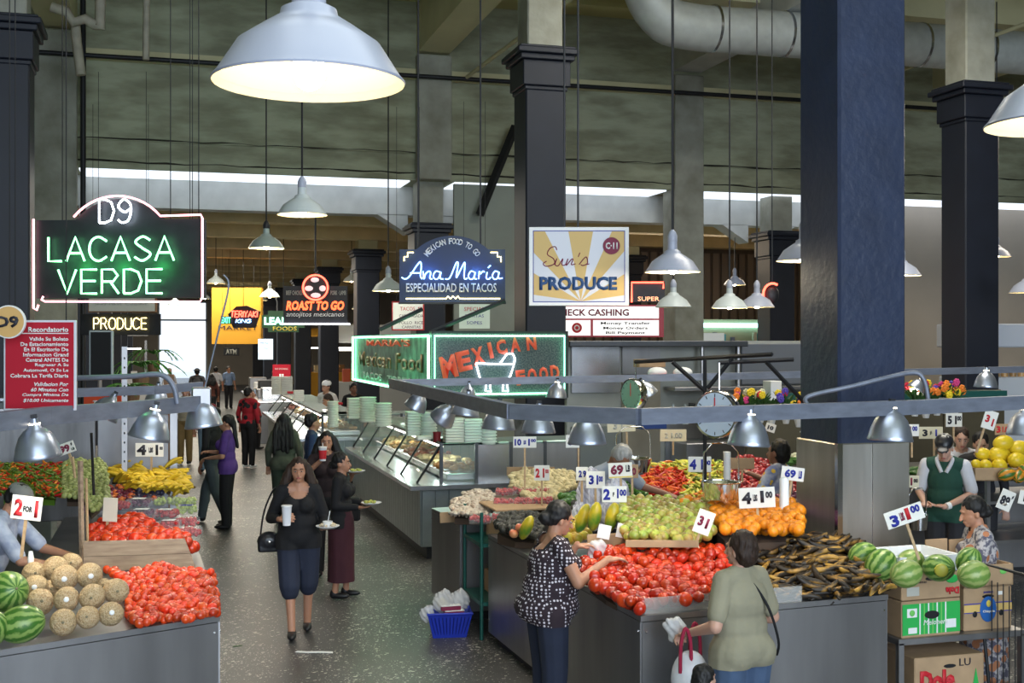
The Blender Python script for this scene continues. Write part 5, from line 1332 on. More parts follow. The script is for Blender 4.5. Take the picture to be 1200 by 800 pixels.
def plate(p, label, food, r=.105, spoon=False):
    t = thing('food_plate', label, 'plate', p)
    MB().lathe([(.001, 0), (r * .7, 0), (r, .018), (r, .022), (r * .7, .005), (.001, .005)], 24).build('plate', mat('foam_plate', (.75, .75, .74), .5), t, 1.0)
    R = random.Random(int(p[0] * 100)); f_ = MB()
    for k in range(14): f_.ball((R.uniform(-.06, .06), R.uniform(-.06, .06), .02 + R.uniform(0, .015)), (R.uniform(.012, .028), .018, .012), 7, 5)
    f_.build('food', food, t, 3, kind='stuff')
    if spoon:
        MB().lathe([(.001, .01), (.035, .01), (.045, .06), (.04, .06)], 16).build('soup_cup', white_m, t, 1); MB().tube([(0, 0, .04), (.02, 0, .15)], .004, 6).build('spoon', white_m, t)
    return t
cup(wp(t, (-.105, -.285, 1.075)), 'tall white paper cup in the hand of the woman in front', h=.17)
plate(wp(t, (.27, -.34, 1.05)), 'white plate with a soup cup carried by the woman in front', mat('pale_food', (.6, .5, .35), .6), spoon=True)
bg_ = thing('handbag', 'black leather shoulder bag of the woman walking in front', 'bag', wp(t, (-.28, .06, .86)))
bl = mat('black_leather', (.012, .012, .015), .3, bump=.4, bscale=12)
o = mo('bag_body', remesh(MB().ball((0, 0, .02), (.11, .07, .09), 14, 8).bbox(-.1, -.05, -.08, .1, .05, .04), .012), bg_); o.data.materials.clear(); o.data.materials.append(bl)
MB().tube(smooth_line([(-.08, 0, .04), (-.04, 0, .3), (.06, .0, .5), (.1, .02, .3), (.08, 0, .04)], 5), .009, 6).build('strap', bl, bg_, 1)
MB().ball((0, -.068, .02), (.02, .008, .014), 8, 6).build('clasp', chrome, bg_, 3)
# B
t = person('woman in a black sweater and long maroon skirt holding a plate, seen from the side', ground(400, 12.35), 1.53, 1.15, 'tan', 'black', 'bun', top=blk, sleeve=1, skirt=cloth('maroon_cloth', (.055, .012, .02)), fat=1.0,
           ra=((-.2, .02, 1.08), (-.12, -.22, 1.06)), la=((.2, .04, 1.08), (.12, -.2, 1.08)), voxel=.011, nod=-.0, hands={'r': ((0, 0, 1), .2, (.2, -1, 0)), 'l': ((0, 0, 1), .3, (-.4, -1, 0))}, hem=1, shoes=shoe_b, feet=((.09, -.03), (-.09, .05)))
plate(wp(t, (-.06, -.37, 1.09)), 'white plate with salad carried by the woman in the maroon skirt', mat('salad', (.25, .4, .08), .6, var=.8, scale=40, col2=(.6, .4, .1)))
# C
t = person('woman in a brown top drinking from a red and white cup', ground(383, 13.5), 1.66, -.15, 'tan', 'black', 'long', top=cloth('brown_cloth', (.03, .018, .02)), sleeve=.5, bottom=dark, fat=1.0,
           ra=((-.27, -.08, 1.16), (-.06, -.2, 1.36)), la=((.26, -.02, 1.12), (.3, -.25, 1.22)), voxel=.011, hands={'r': ((1, 0, 0), .6, (.3, -.2, 1)), 'l': ((0, 0, 1), .2, (.2, -1, 0))})
cup(wp(t, (-.04, -.27, 1.36)), 'red and white printed paper cup held up to a mouth', h=.15, stripe=tx_red)
plate(wp(t, (.33, -.36, 1.235)), 'white plate with food held out over the counter edge', MATS['salad'])
bg_ = tag(MB().bbox(-.1, -.05, 0, .1, .05, .26, .02).build('tote_bag', blk, None, None, wp(t, (.28, .1, .62))), 'dark handbag hanging beside the counter, behind the maroon skirt', 'bag')
person('woman with long black hair and a grey green jacket, seen from behind', ground(333, 17.5), 1.62, 2.9, 'tan', 'black', 'longback', top=cloth('green_grey_cloth', (.075, .085, .06)), sleeve=1, bottom=cloth('green_dark_cloth', (.035, .05, .035)), fat=1.15, face=False, hem=1)
person('young man in a dark blue shirt beside the glass counter', ground(366, 16.2), 1.70, 1.5, 'tan', 'black', 'short', top=cloth('blue_shirt', (.025, .05, .12)), sleeve=.9, bottom=dark, female=False, turn=.3)
person('woman in a purple t-shirt with long black hair, looking left', ground(266, 16.9), 1.64, -1.75, 'tan', 'black', 'tail', top=cloth('purple_cloth', (.075, .03, .19)), sleeve=.45, bottom=blk, fat=1.12, hem=1,
       ra=((-.2, -.05, 1.1), (-.12, -.26, 1.12)), la=((.22, -.04, 1.08), (.1, -.24, 1.05)))
person('person in a black cap and grey jeans walking behind the purple shirt', ground(250, 17.4), 1.72, -2.2, 'brown', 'black', 'short', top=blk, sleeve=1, bottom=cloth('grey_jeans', (.06, .08, .09)), female=False, hat=(blk, 'cap'), feet=((.08, .3), (-.08, -.25)))
person('man in a red and black jacket and black trousers standing at the far counter', ground(291, 25), 1.72, 2.4, 'tan', 'black', 'short', top=cloth('red_black_jacket', (.32, .01, .02), spots=(7, .35, (.01, .01, .012))), sleeve=1, bottom=blk, shoes=white_m, female=False, face=False)
person('man in a beige shirt and khaki trousers facing the camera far down the aisle', ground(217, 25.8), 1.72, -.25, 'light', 'black', 'short', top=cloth('beige_cloth', (.35, .32, .24)), sleeve=.5, bottom=cloth('khaki_cloth', (.22, .15, .06)), female=False)
person('person in a maroon shirt and light jeans walking away beyond the lamp', ground(242, 24.2), 1.65, 3.0, 'tan', 'black', 'short', top=cloth('maroon_shirt', (.2, .02, .03)), sleeve=.5, bottom=cloth('light_jeans', (.12, .18, .25)), face=False)
person('tall dark figure in a brimmed hat against the bright doorway', ground(231, 40), 1.78, 3.0, 'brown', 'black', 'short', top=dark, bottom=dark, female=False, hat=(blk, 'brim'), face=False)
person('dark haired figure left of the bright orange pillar, close to the hatted figure', ground(247, 38), 1.66, 3.3, 'brown', 'black', 'long', top=cloth('rust_cloth', (.12, .04, .03)), bottom=dark, face=False)
person('person in a white shirt far down the hall near the cash machine sign', ground(253, 46), 1.7, 3.0, 'tan', 'black', 'short', top=cloth('white_cloth', (.6, .6, .64)), sleeve=.5, bottom=dark, face=False)
person('person in a blue shirt far down the hall below the cash machine sign', ground(268, 47), 1.7, 0.3, 'tan', 'black', 'short', top=cloth('pale_blue_cloth', (.25, .35, .55)), sleeve=.5, bottom=dark, face=False, female=False)
person('pale figure in white washed out by the bright doorway', ground(199, 44), 1.7, .4, 'light', 'grey', 'short', top=MATS['white_cloth'], bottom=cloth('pale_grey_cloth', (.4, .4, .42)), face=False)
person('man in a dark cap and black shirt behind the far white counter', ground(322, 38), 1.75, .4, 'brown', 'black', 'short', top=blk, bottom=dark, hat=(cloth('maroon_cap', (.1, .02, .02)), 'cap'), female=False)
person('person in a red top bent at the far counter, left of the white trays', ground(302, 29.4), 1.5, 1.4, 'tan', 'black', 'short', top=cloth('red_cloth', (.3, .02, .02)), bottom=dark, lean=-.3)
cook = cloth('cook_white', (.62, .6, .57))
person('cook in a white paper hat and white uniform behind the far food case', ground(385, 25.3), 1.86, -.9, 'tan', 'black', 'short', top=cook, sleeve=.5, bottom=cook, hat=(white_m, 'plain'), female=False, lean=.1)
person('cook in white with brown curly hair leaning over the far food case', ground(396, 23.6), 1.68, -1.5, 'tan', 'brown', 'bob', top=cook, sleeve=.5, bottom=cook, lean=.35, fat=1.1, la=((.1, -.3, 1.05), (.1, -.45, 1.0)))
person('dark haired person in black behind the cooks', ground(414, 26.5), 1.75, .2, 'brown', 'black', 'short', top=blk, bottom=dark, female=False)
# M tomato buyer
dots = cloth('dotted_cloth', (.022, .012, .018), var=0)
def _dots():
    N, L, b = nodes(dots); tc = [n for n in N if n.bl_idname == 'ShaderNodeTexCoord'][0]
    v = N.new('ShaderNodeTexVoronoi'); v.inputs['Scale'].default_value = 40; v.inputs['Randomness'].default_value = .25; L.new(tc.outputs['Object'], v.inputs[0])
    l = N.new('ShaderNodeMath'); l.operation = 'LESS_THAN'; L.new(v.outputs['Distance'], l.inputs[0]); l.inputs[1].default_value = .34
    x = N.new('ShaderNodeMix'); x.data_type = 'RGBA'; x.inputs['A'].default_value = (.022, .012, .018, 1); x.inputs['B'].default_value = (.6, .55, .6, 1)
    L.new(l.outputs[0], x.inputs[0]); L.new(x.outputs['Result'], b.inputs['Base Color'])
_dots()
tb = person('woman in a black white-dotted top picking tomatoes at the corner counter', ground(642, 8.05), 1.60, 1.62, 'tan', 'black', 'bun', top=dots, sleeve=.22, bottom=navyc, fat=1.3, voxel=.0075,
            ra=((-.26, -.13, 1.13), (-.20, -.37, 1.26)), la=((.22, -.18, 1.14), (.12, -.26, 1.31)), lean=.10, nod=.22, hem=1, deep=1.5, scoop=[((0, .09, 1.42), (.12, .11, .10)), ((0, -.03, 1.47), (.1, .12, .09))],
            hands={'r': ((0, 0, -1), .35, (.1, -1, .1)), 'l': ((0, 0, -1), .4, (-.2, -1, .2))})
Ml_ = Matrix.Translation((0, 0, .95)) @ Matrix.Rotation(.10, 4, 'X') @ Matrix.Translation((0, 0, -.95))
MB().tube([Ml_ @ Vector(p) for p in ((-.09, -.13, 1.30), (-.1, -.06, 1.42), (-.1, .03, 1.425), (-.085, .11, 1.32))], .011, 6).build('shoulder_strap', blk, tb, 1)
plastic = mat('thin_plastic', (.75, .76, .78), .25, alpha=.55)
def bag_(name, label, p, prims, m=plastic, cat='bag', voxel=.012):
    mb = MB()
    for c, r in prims: mb.ball(c, r, 12, 8)
    me = remesh(mb, voxel, smooth=3); R = random.Random(5)
    for v in me.vertices:
        n = v.normal; v.co += n * .012 * math.sin(v.co.x * 90 + v.co.z * 60) * math.sin(v.co.y * 80 - v.co.z * 50)
    o = bpy.data.objects.new(name, me); COL.objects.link(o); me.materials.clear(); me.materials.append(m); o.location = p
    return tag(o, label, cat)
bag_('plastic_bag', 'thin clear plastic bag held by the woman in the dotted top', wp(tb, (.09, -.42, 1.2)), [((0, 0, .1), (.075, .04, .05)), ((0, 0, 0), (.07, .05, .12)), ((.02, 0, -.1), (.045, .04, .06))])
# N older woman
tn = person('older woman in an olive t-shirt with a black strap, seen from behind', ground(868, 7.05), 1.56, 3.42, 'light', 'brown', 'bob', top=cloth('olive_cloth', (.28, .26, .18), bump=.5), sleeve=.45, bottom=jeans, fat=1.3, voxel=.0075, face=False,
            la=((.27, .06, 1.10), (.25, -.22, 1.0)), ra=((-.30, -.02, 1.08), (-.18, -.24, 1.02)), hem=1, turn=.25, hands={'r': ((0, 0, -1), .9), 'l': ((0, 0, -1), .9)})
MB().tube(smooth_line([(.10, -.10, 1.36), (.06, -.02, 1.44), (.0, .07, 1.38), (-.09, .155, 1.2), (-.17, .165, .98), (-.24, .08, .86)], 5), .009, 6).build('shoulder_strap', blk, tn, 1)
rb = thing('shopping_bag', 'thin clear shopping bag with red handles hanging from the older woman\'s arm', 'bag', wp(tn, (.27, -.18, .72)))
me = remesh(MB().ball((0, 0, 0), (.12, .09, .17), 14, 10).ball((0, 0, -.12), (.14, .1, .1), 14, 10), .014); o = mo('bag_body', me, rb); me.materials.clear(); me.materials.append(plastic)
for s in (-.05, .06): MB().tube(smooth_line([(s - .035, s, .05), (s - .03, s, .22), (s, s, .31), (s + .03, s, .22), (s + .035, s, .05)], 5), .011, 6).build('red_handle', cloth('red_strap', (.28, .01, .04)), rb, 1)
bag_('plastic_bag', 'crumpled clear plastic bag in the fist of the older woman', wp(tn, (.25, -.36, 1.02)), [((0, 0, 0), (.07, .05, .05)), ((0, 0, -.05), (.04, .03, .05))])
person('dark haired child in a red and purple top at the lower edge of the picture', ground(826, 5.95), 1.06, 1.9, 'light', 'black', 'bob', top=cloth('purple_top', (.25, .10, .35)), sleeve=.5, bottom=dark, face=False, ra=((-.2, -.18, 1.12), (-.2, -.42, 1.2)))
# P vendor with cap
gp = cloth('green_polo', (.012, .06, .04), bump=.2)
tp = person('vendor in a black cap and dark green and white polo shirt looking down', ground(1108, 12.0), 1.76, -.75, 'light', 'grey', 'short', top=gp, sleeve=.5, bottom=dark, sleeve_mat=MATS['white_cloth'], hat=(mat('black_leather_cap', (.012, .013, .018), .35), 'cap'), female=False, fat=1.15, nod=.45, lean=.05, voxel=.009,
            ra=((-.24, -.02, 1.1), (-.16, -.26, 1.02)), la=((.25, -.02, 1.1), (.04, -.28, 1.0)), hem=1, hands={'l': ((0, 0, 1), .3, (-1, -.2, 0)), 'r': ((0, 0, 1), .4)})
wc = MATS['white_cloth']
m_ = MB(); m_.tube(smooth_line([(-.02, -.12, 1.30), (-.07, -.075, 1.41), (-.05, .05, 1.45), (.05, .05, 1.45), (.07, -.075, 1.41), (.02, -.12, 1.30)], 5), .02, 8); m_.build('collar', wc, tp, 1)
MB().tube([(.045, -.295, 1.0), (.075, -.27, 1.01)], .034, 10).build('watch', white_m, tp, 1)
# Q woman with the patterned blouse
pat = cloth('patterned_cloth', (.45, .42, .42), var=.9, scale=28, col2=(.05, .05, .09), contrast=.15, spots=(11, .36, (.42, .17, .08)))
tq = person('woman in an orange and grey patterned dress holding black plantains', ground(1153, 8.7), 1.55, -1.9, 'tan', 'black', 'bun', top=pat, sleeve=.9, skirt=pat, fat=1.2, voxel=.009, face=False, nod=.2, lean=.1,
            la=((.2, -.12, 1.12), (.12, -.32, 1.12)), ra=((-.2, -.1, 1.12), (-.1, -.32, 1.1)), hem=1)
MB().tube([(-.05, .17, 1.6), (.05, .17, 1.62)], .008, 6).build('hair_clip', white_m, tq)
t = thing('shopping_cart', 'black wire shopping cart beside the patterned dress at the right edge', 'cart', xy(1222, 8.2) + (0,))
for k in range(14): MB().tube([(-.24, -.2, .25 + k * .055), (.3, -.2, .25 + k * .055)], .005, 4).build('side_wire', blackmetal, t)
for k in range(12): MB().tube([(-.24 + k * .049, -.2, .25), (-.24 + k * .049, -.2, .98)], .004, 4).build('front_wire', blackmetal, t)
for k in range(8): MB().tube([(-.24, -.2 + k * .06, .25), (-.24, -.2 + k * .06, .98)], .005, 4).build('end_wire', blackmetal, t)
MB().box(-.24, -.2, .22, .3, .25, .25).build('base', blackmetal, t)
for x in (-.2, .26): MB().lathe([(.001, -.02), (.08, -.02), (.08, .02), (.001, .02)], 16, M=Matrix.Translation((x, -.15, .082)) @ Matrix.Rotation(PI / 2, 4, 'Y')).build('wheel', black, t)
for x in (-.2, .26): MB().cyl((x, -.15, .08), (x, -.15, .25), .012).build('leg', blackmetal, t)
MB().tube([(-.24, .25, .25), (-.3, .3, 1.1), (-.3, -.2, 1.1), (-.24, -.2, .98)], .012, 6).build('handle', blackmetal, t)
# R left vendor
plaid = cloth('pale_check_cloth', (.42, .46, .56), var=.6, scale=14, col2=(.2, .24, .38), contrast=.3)
person('vendor in a grey cap and pale checked shirt bending over the left counter', ground(-16, 8.9), 1.66, 1.35, 'tan', 'black', 'short', top=plaid, sleeve=.5, bottom=jeans, hat=(cloth('grey_cap', (.2, .2, .19)), 'cap'), female=False, voxel=.009, lean=.34, nod=.3, fat=1.1,
       ra=((-.24, -.34, 1.08), (-.2, -.60, 1.03)), la=((.2, -.36, 1.1), (.1, -.62, 1.05)), hands={'r': ((0, 0, -1), .6), 'l': ((0, 0, -1), .6)})
# S, T, U, V
person('grey haired vendor in a blue grey t-shirt bending behind the price signs', ground(706, 10.7)[:2] + (.18,), 1.66, .35, 'brown', 'grey', 'short', top=cloth('grey_tee', (.3, .34, .4)), sleeve=.5, bottom=dark, female=False, lean=.32, nod=.6, fat=1.1, la=((.3, -.2, 1.2), (.42, -.42, 1.14)), ra=((-.2, -.3, 1.15), (-.1, -.4, 1.0)))
person('dark haired woman in a white printed blouse reaching over red chilies', ground(912, 10.7)[:2] + (.18,), 1.62, -2.5, 'brown', 'black', 'bob', top=cloth('printed_cloth', (.55, .56, .62), var=.9, scale=9, col2=(.12, .16, .35), contrast=.3, spots=(14, .3, (.7, .45, .05))), sleeve=.7, bottom=dark, fat=1.15, face=False, ra=((-.3, -.15, 1.2), (-.25, -.4, 1.3)), la=((.26, -.1, 1.12), (.15, -.3, 1.1)))
person('black haired man with his head lowered behind the canary melons', ground(1149, 12.9), 1.7, -.6, 'light', 'black', 'short', top=dark, bottom=dark, female=False, nod=.3)
person('person in white holding cards behind the capped vendor', ground(1126, 13.1), 1.74, -.5, 'light', 'brown', 'short', top=wc, bottom=dark, female=False, nod=.2)
# striped bundle of bags on the inner counter
sb = mat('striped_plastic', (.62, .63, .7), .45, var=.85, scale=24, col2=(.3, .31, .42), stretch=(1.6, 1.6, .12), contrast=.2)
bag_('bag_bundle', 'white striped bundle of plastic produce bags behind the price signs, left one', at(692, 580, Z=9.75), [((0, 0, 0), (.12, .1, .16)), ((0, 0, .13), (.09, .08, .1)), ((0, 0, -.15), (.16, .12, .14))], sb, 'bags', .014)
bag_('bag_bundle', 'white striped bundle of plastic produce bags behind the price signs, right one', at(722, 582, Z=9.7), [((0, 0, .02), (.11, .1, .14)), ((0, 0, -.12), (.15, .12, .14))], sb, 'bags', .014)

# ================================================================ produce
def fm_(name, f, m, smooth=3): return f.mesh(name, m, smooth)
def blob(name, rx, rz, m, nu=12, nv=8, lobes=0, dent=0, seed=0, lump=0):
    b = MB().ball((0, 0, 0), (rx, rx, rz), nu, nv); R = random.Random(seed); vs = []
    for x, y, z in b.v:
        a = math.atan2(y, x); q = 1 + lobes * math.cos(5 * a) * (1 - abs(z) / rz) + lump * R.uniform(-1, 1)
        r = math.hypot(x, y); zz = z - dent * rz * math.exp(-(r / (rx * .35)) ** 2) * (1 if z > 0 else 0)
        vs.append((x * q, y * q, zz))
    b.v = vs; return b.mesh(name, m, 3)
def single(name, me, p, rot, sc, label, cat, group=None):
    o = bpy.data.objects.new(name, me); COL.objects.link(o); o.location = p; o.rotation_euler = rot; o.scale = (sc,) * 3
    return tag(o, label, cat, group)
def putter(name, meshes, label, cat, group, sc=(.9, 1.1), flat=False):
    def f(p, i, R):
        rot = (R.uniform(-.5, .5), R.uniform(-.5, .5), R.uniform(-PI, PI)) if flat else rr(R)
        me = meshes[int(R.random() * len(meshes))]
        return single(name, me, p, rot, R.uniform(*sc), label, cat, group)
    return f
tom = mat('tomato_skin', (.52, .024, .005), .2, var=.4, scale=9, col2=(.58, .075, .01), rnd=.3, hue=.004, coat=.4)
rom = mat('roma_skin', (.58, .032, .006), .2, var=.4, scale=12, col2=(.62, .11, .01), rnd=.3, hue=.004, coat=.4)
bed_card = mat('darkened_heap_bed', (.07, .045, .03), .9)  # liner colour darkened so the gaps between fruit look shaded
stem_g = mat('green_stem', (.05, .14, .02), .6)
tms = [blob('tomato', .045, .039, tom, 14, 9, .03, .18, k) for k in range(3)] + [blob('tomato', .038, .047, tom, 14, 9, .0, .08, 7)]
pile([(674, 664), (690, 648), (715, 640), (745, 633), (790, 634), (838, 640), (858, 650), (862, 672), (852, 692), (835, 697), (800, 704), (752, 715), (722, 700), (697, 688)], 7.42, 8.4, .985, 1.20, .084,
     putter('tomato', tms, 'red tomato in the big heap on the corner counter of the right stall', 'tomato', 'tomatoes heaped on the right corner counter'), lim=420, seed=2, sq=.93, zj=.3, bed=('heap_liner', bed_card, 'cardboard liner under the big tomato heap', 'liner'))
rms = [blob('tomato', .027, .036, rom, 12, 8, 0, .05, 1), blob('tomato', .029, .033, rom, 12, 8, 0, .1, 2)]
pile([(122, 666), (150, 670), (186, 660), (225, 667), (250, 670), (253, 690), (256, 718), (232, 722), (205, 728), (160, 731), (147, 716), (152, 690), (140, 678)], 7.08, 8.3, .975, 1.10, .056,
     putter('oval_tomato', rms, 'small oval red tomato in the front heap of the left stall', 'tomato', 'oval tomatoes in the front heap of the left stall'), lim=500, seed=3, sq=.92, zj=.35, bed=('heap_liner', bed_card, 'cardboard liner under the oval tomatoes on the left stall', 'liner'))
pile([(103, 634), (104, 618), (135, 604), (165, 605), (190, 618), (215, 625), (233, 640), (238, 664), (226, 664), (212, 636), (150, 638)], 8.9, 9.8, 1.17, 1.24, .078,
     putter('tomato', tms[:3], 'round red tomato behind the crate board on the left stall', 'tomato', 'round tomatoes behind the crate board'), lim=120, seed=4)
# guavas and oranges
gva = mat('guava_skin', (.30, .37, .05), .3, var=.8, scale=9, col2=(.34, .16, .06), contrast=.35, bias=.04, rnd=.3, hue=.025, coat=.3)
gv = [blob('guava', .039, .04, gva, 12, 8, 0, .1, k, .01) for k in range(2)]
pile([(721, 592), (745, 583), (802, 583), (835, 590), (836, 618), (832, 626), (815, 632), (745, 632), (733, 628)], 8.15, 9.2, 1.28, 1.44, .078, putter('guava', gv, 'yellow green guava in the heap behind the tomatoes', 'guava', 'guavas heaped behind the tomatoes'), seed=5, lim=260,
     bed=('heap_liner', bed_card, 'cardboard liner under the guava heap', 'liner'))
orm = mat('orange_peel', (.72, .22, .008), .35, var=.3, scale=6, col2=(.55, .24, .01), rnd=.2, bump=.15, bscale=60)
orr = [blob('orange', .041, .04, orm, 14, 9, 0, .03, k) for k in range(2)]
pile([(790, 590), (800, 583), (850, 587), (900, 586), (938, 588), (941, 622), (900, 623), (850, 621), (838, 612), (832, 592)], 8.2, 9.25, 1.31, 1.44, .084, putter('orange', orr, 'orange in the heap left of the massive column', 'orange', 'oranges heaped left of the massive column'), seed=6,
     bed=('heap_liner', bed_card, 'white liner under the orange heap', 'liner'))
# plantains and bananas
def curved(L, r, bend, n=8, nu=8, tip=.35):
    pts = []; rs = []
    for k in range(n + 1):
        u = k / n - .5; a = u * bend; R_ = L / max(bend, .01)
        pts.append((R_ * math.sin(a), 0, R_ * (1 - math.cos(a)))); rs.append(r * (tip + (1 - tip) * math.cos(u * PI) ** .6) if 0 < k < n else r * .3)
    return MB().tube(pts, rs, nu)
pl = mat('plantain_skin', (.022, .016, .011), .5, var=1, scale=16, col2=(.40, .21, .04), contrast=.2, bias=.09, rnd=.4, stretch=(.5, 1, 1))
pl2 = mat('ripe_plantain_skin', (.45, .25, .045), .5, var=1, scale=16, col2=(.03, .02, .012), contrast=.25, bias=-.03, rnd=.2, stretch=(.5, 1, 1))
pls = [curved(.23, .021, b_, 9, 7).mesh('plantain', m, 3) for b_ in (.5, .9, 1.2) for m in (pl, pl, pl, pl2)] + [curved(.2, .022, .8, 9, 7).mesh('plantain', pl, 3)]
def put_pl(p, i, R):
    return single('plantain', pls[int(R.random() * len(pls))], p, (R.uniform(-.5, .5) + (PI if R.random() < .4 else 0), R.uniform(-.35, .35), R.gauss(.1, .5)), R.uniform(.85, 1.1), 'blackened ripe plantain in the heap before the steel clad column', 'plantain', 'plantains heaped before the steel clad column')
pile([(878, 630), (905, 624), (945, 622), (990, 628), (1003, 640), (1012, 652), (1036, 678), (1042, 690), (1000, 698), (960, 702), (905, 708), (898, 690)], 7.85, 8.8, 1.0, 1.25, .085, put_pl, layers=3, lim=420, zj=.35, seed=8,
     bed=('heap_liner', bed_card, 'cardboard liner under the plantain heap', 'liner'))
ban = mat('banana_peel', (.74, .48, .02), .45, var=.5, scale=6, col2=(.48, .34, .03), rnd=.08); bst = mat('blue_sticker', (.03, .12, .5), .4); bbr = mat('banana_tip', (.10, .06, .02), .7)
me_b = MB(); me_b = curved(.21, .0195, 1.1, 9, 7); x0_, _, z0_ = me_b.v[0]; me_b.v = [(x - x0_, y, z - z0_) for x, y, z in me_b.v]; me_b = me_b.mesh('banana', ban, 3); me_bs = MB().ball((0, 0, 0), (.022, .022, .014), 8, 5).mesh('crown', bbr, 3); me_st = MB().ball((0, 0, 0), (.013, .013, .004), 8, 4).mesh('sticker', bst, 3)
def banana_bunch(p, rz, tilt, n, label, group, sc=1.0):
    t = thing('banana_bunch', label, 'bananas', p, group=group, rot=(tilt, 0, rz)); t.scale = (sc,) * 3
    for k in range(n):
        u = k - (n - 1) / 2; o = mo('banana', me_b, t, (-.09, u * .014, .0)); o.rotation_euler = (PI + u * .16, -.45 + .12 * (k % 2), u * .2)
    mo('crown', me_bs, t, (-.092, 0, .0))
    if n > 3: o = mo('sticker', me_st, t, (.02, .0, .065))
def put_bun(p, i, R): banana_bunch(p, R.uniform(-.9, .9) + (PI if R.random() < .5 else 0), R.uniform(-.35, .15), R.choice((4, 5, 5, 6)), 'bunch of yellow bananas on the left stall before the steel panel', 'banana bunches on the left stall', R.uniform(.9, 1.1))
pile([(128, 549), (150, 548), (160, 545), (172, 549), (190, 548), (206, 547), (210, 560), (218, 578), (200, 584), (170, 577), (140, 573), (126, 562)], 10.9, 12.1, 1.25, 1.37, .15, put_bun, layers=1, lim=60, seed=9, sq=.62)
for k, (px, py, rz) in enumerate(((164, 549, 1.2), (203, 549, .2), (132, 549, 2.3), (214, 581, .3), (148, 552, -.4))): banana_bunch(at(px, py, Z=11.9 if k != 3 else 11), rz, -.3, 5, ('banana bunch standing up at the top of the heap below the four for one sign', 'banana bunch at the top right of the heap beside the end post', 'banana bunch at the top left of the heap with dark tips', 'banana bunch nearest the aisle beside the green grapes', 'banana bunch at the upper left of the heap with a blue sticker')[k], 'banana bunches on the left stall')
# chilies
def chili(L, r, m, bend=.9): 
    mb = curved(L, r, bend, 6, 6, .5); return mb.mesh('chili', m, 3)
cr_ = mat('red_chili', (.46, .035, .008), .3, rnd=.3, hue=.012); cg = mat('green_chili', (.10, .17, .015), .35, rnd=.35, hue=.02); cy = mat('yellow_chili', (.58, .55, .08), .35, rnd=.15, hue=.03); co = mat('orange_chili', (.72, .20, .02), .35, rnd=.2, hue=.02)
CH = {k: [chili(.1 * s_, .0105, m, b_) for s_ in (1, 1.25) for b_ in (.5, 1.3)] for k, m in (('r', cr_), ('g', cg), ('y', cy), ('o', co))}
def put_ch(keys, label, group, sc=1.0):
    def f(p, i, R):
        k = keys[int(R.random() * len(keys))]
        return single({'r': 'red_chili', 'g': 'green_chili', 'y': 'yellow_chili', 'o': 'orange_chili'}[k], R.choice(CH[k]), p, (R.uniform(-3, 3), R.uniform(-.5, .5), R.uniform(-PI, PI)), R.uniform(.9, 1.25) * sc, label[k] if isinstance(label, dict) else label, 'chili', group)
    return f
pile([(-4, 542), (30, 539), (62, 540), (75, 546), (72, 581), (0, 578), (-4, 578)], 9.7, 11.0, 1.33, 1.52, .05, put_ch('gggggrroo', {'g': 'green chili in the mixed heap at the left edge', 'r': 'red chili in the mixed heap at the left edge', 'o': 'orange chili in the mixed heap at the left edge'}, 'mixed chilies at the left edge'), lim=600, seed=11, base=1.26, sq=.75, jit=.6,
     bed=('heap_liner', cg, 'liner under the mixed chili heap at the left edge', 'liner'))
tmo = mat('tomatillo_skin', (.26, .30, .08), .5, var=.6, scale=9, col2=(.34, .36, .16), rnd=.25)
tl = [blob('tomatillo', .025, .023, tmo, 10, 7, .03, .1, k) for k in range(2)]
pile([(73, 546), (84, 532), (104, 529), (116, 534), (125, 548), (128, 586), (108, 600), (100, 582), (72, 582)], 9.6, 11.3, 1.30, 1.60, .05, putter('tomatillo', tl, 'green tomatillo in the heap beside the wooden stakes', 'tomatillo', 'tomatillos beside the wooden stakes'), lim=300, seed=12, base=1.26,
     bed=('heap_liner', bed_card, 'liner under the tomatillo heap', 'liner'))
# right inner heaps
pile([(752, 582), (750, 566), (755, 552), (775, 546), (800, 552), (806, 566), (803, 580), (780, 582)], 11.2, 12.1, 1.16, 1.38, .05, put_ch('rrrro', {'r': 'long dark red chili in the heap right of the green peppers', 'o': 'orange chili in the heap right of the green peppers'}, 'long red chilies of the right stall', 1.3), lim=220, seed=13, sq=.8, jit=.6, bed=('heap_liner', cr_, 'liner under the long red chilies', 'liner'))
pile([(762, 548), (772, 535), (800, 530), (835, 532), (852, 540), (850, 580), (825, 588), (800, 582), (806, 556), (785, 548)], 11.3, 12.6, 1.2, 1.47, .055, put_ch('yyyoyyg', {'y': 'yellow chili in the bright heap behind the weighing pan', 'o': 'orange chili in the bright heap behind the weighing pan', 'g': 'green chili in the bright heap behind the weighing pan'}, 'yellow chilies of the right stall', 1.35), lim=240, seed=14, sq=.85, jit=.6, bed=('heap_liner', cy, 'liner under the yellow chilies', 'liner'))
bellr = mat('dark_red_pepper', (.28, .012, .015), .25, rnd=.4, coat=.3); bellg = mat('green_pepper', (.05, .16, .015), .28, rnd=.3, coat=.3)
br = [blob('pepper', .036, .042, bellr, 12, 8, .08, .3, 1)]; bgp = [blob('pepper', .038, .045, bellg, 12, 8, .08, .3, 1)]
pile([(846, 572), (848, 545), (862, 537), (880, 532), (905, 545), (912, 560), (942, 566), (942, 598), (905, 590), (886, 578)], 11.2, 12.4, 1.12, 1.45, .07, putter('red_pepper', br, 'dark red pepper in the heap before the woman in the printed blouse', 'pepper', 'dark red peppers of the right stall'), lim=200, seed=15, bed=('heap_liner', bellr, 'liner under the dark red peppers', 'liner'))
pile([(733, 582), (732, 562), (742, 558), (752, 566), (757, 580), (750, 583)], 11.0, 11.6, 1.2, 1.32, .075, putter('green_pepper', bgp, 'green pepper in the small heap behind the price cards', 'pepper', 'green peppers behind the price cards'), lim=40, seed=16)
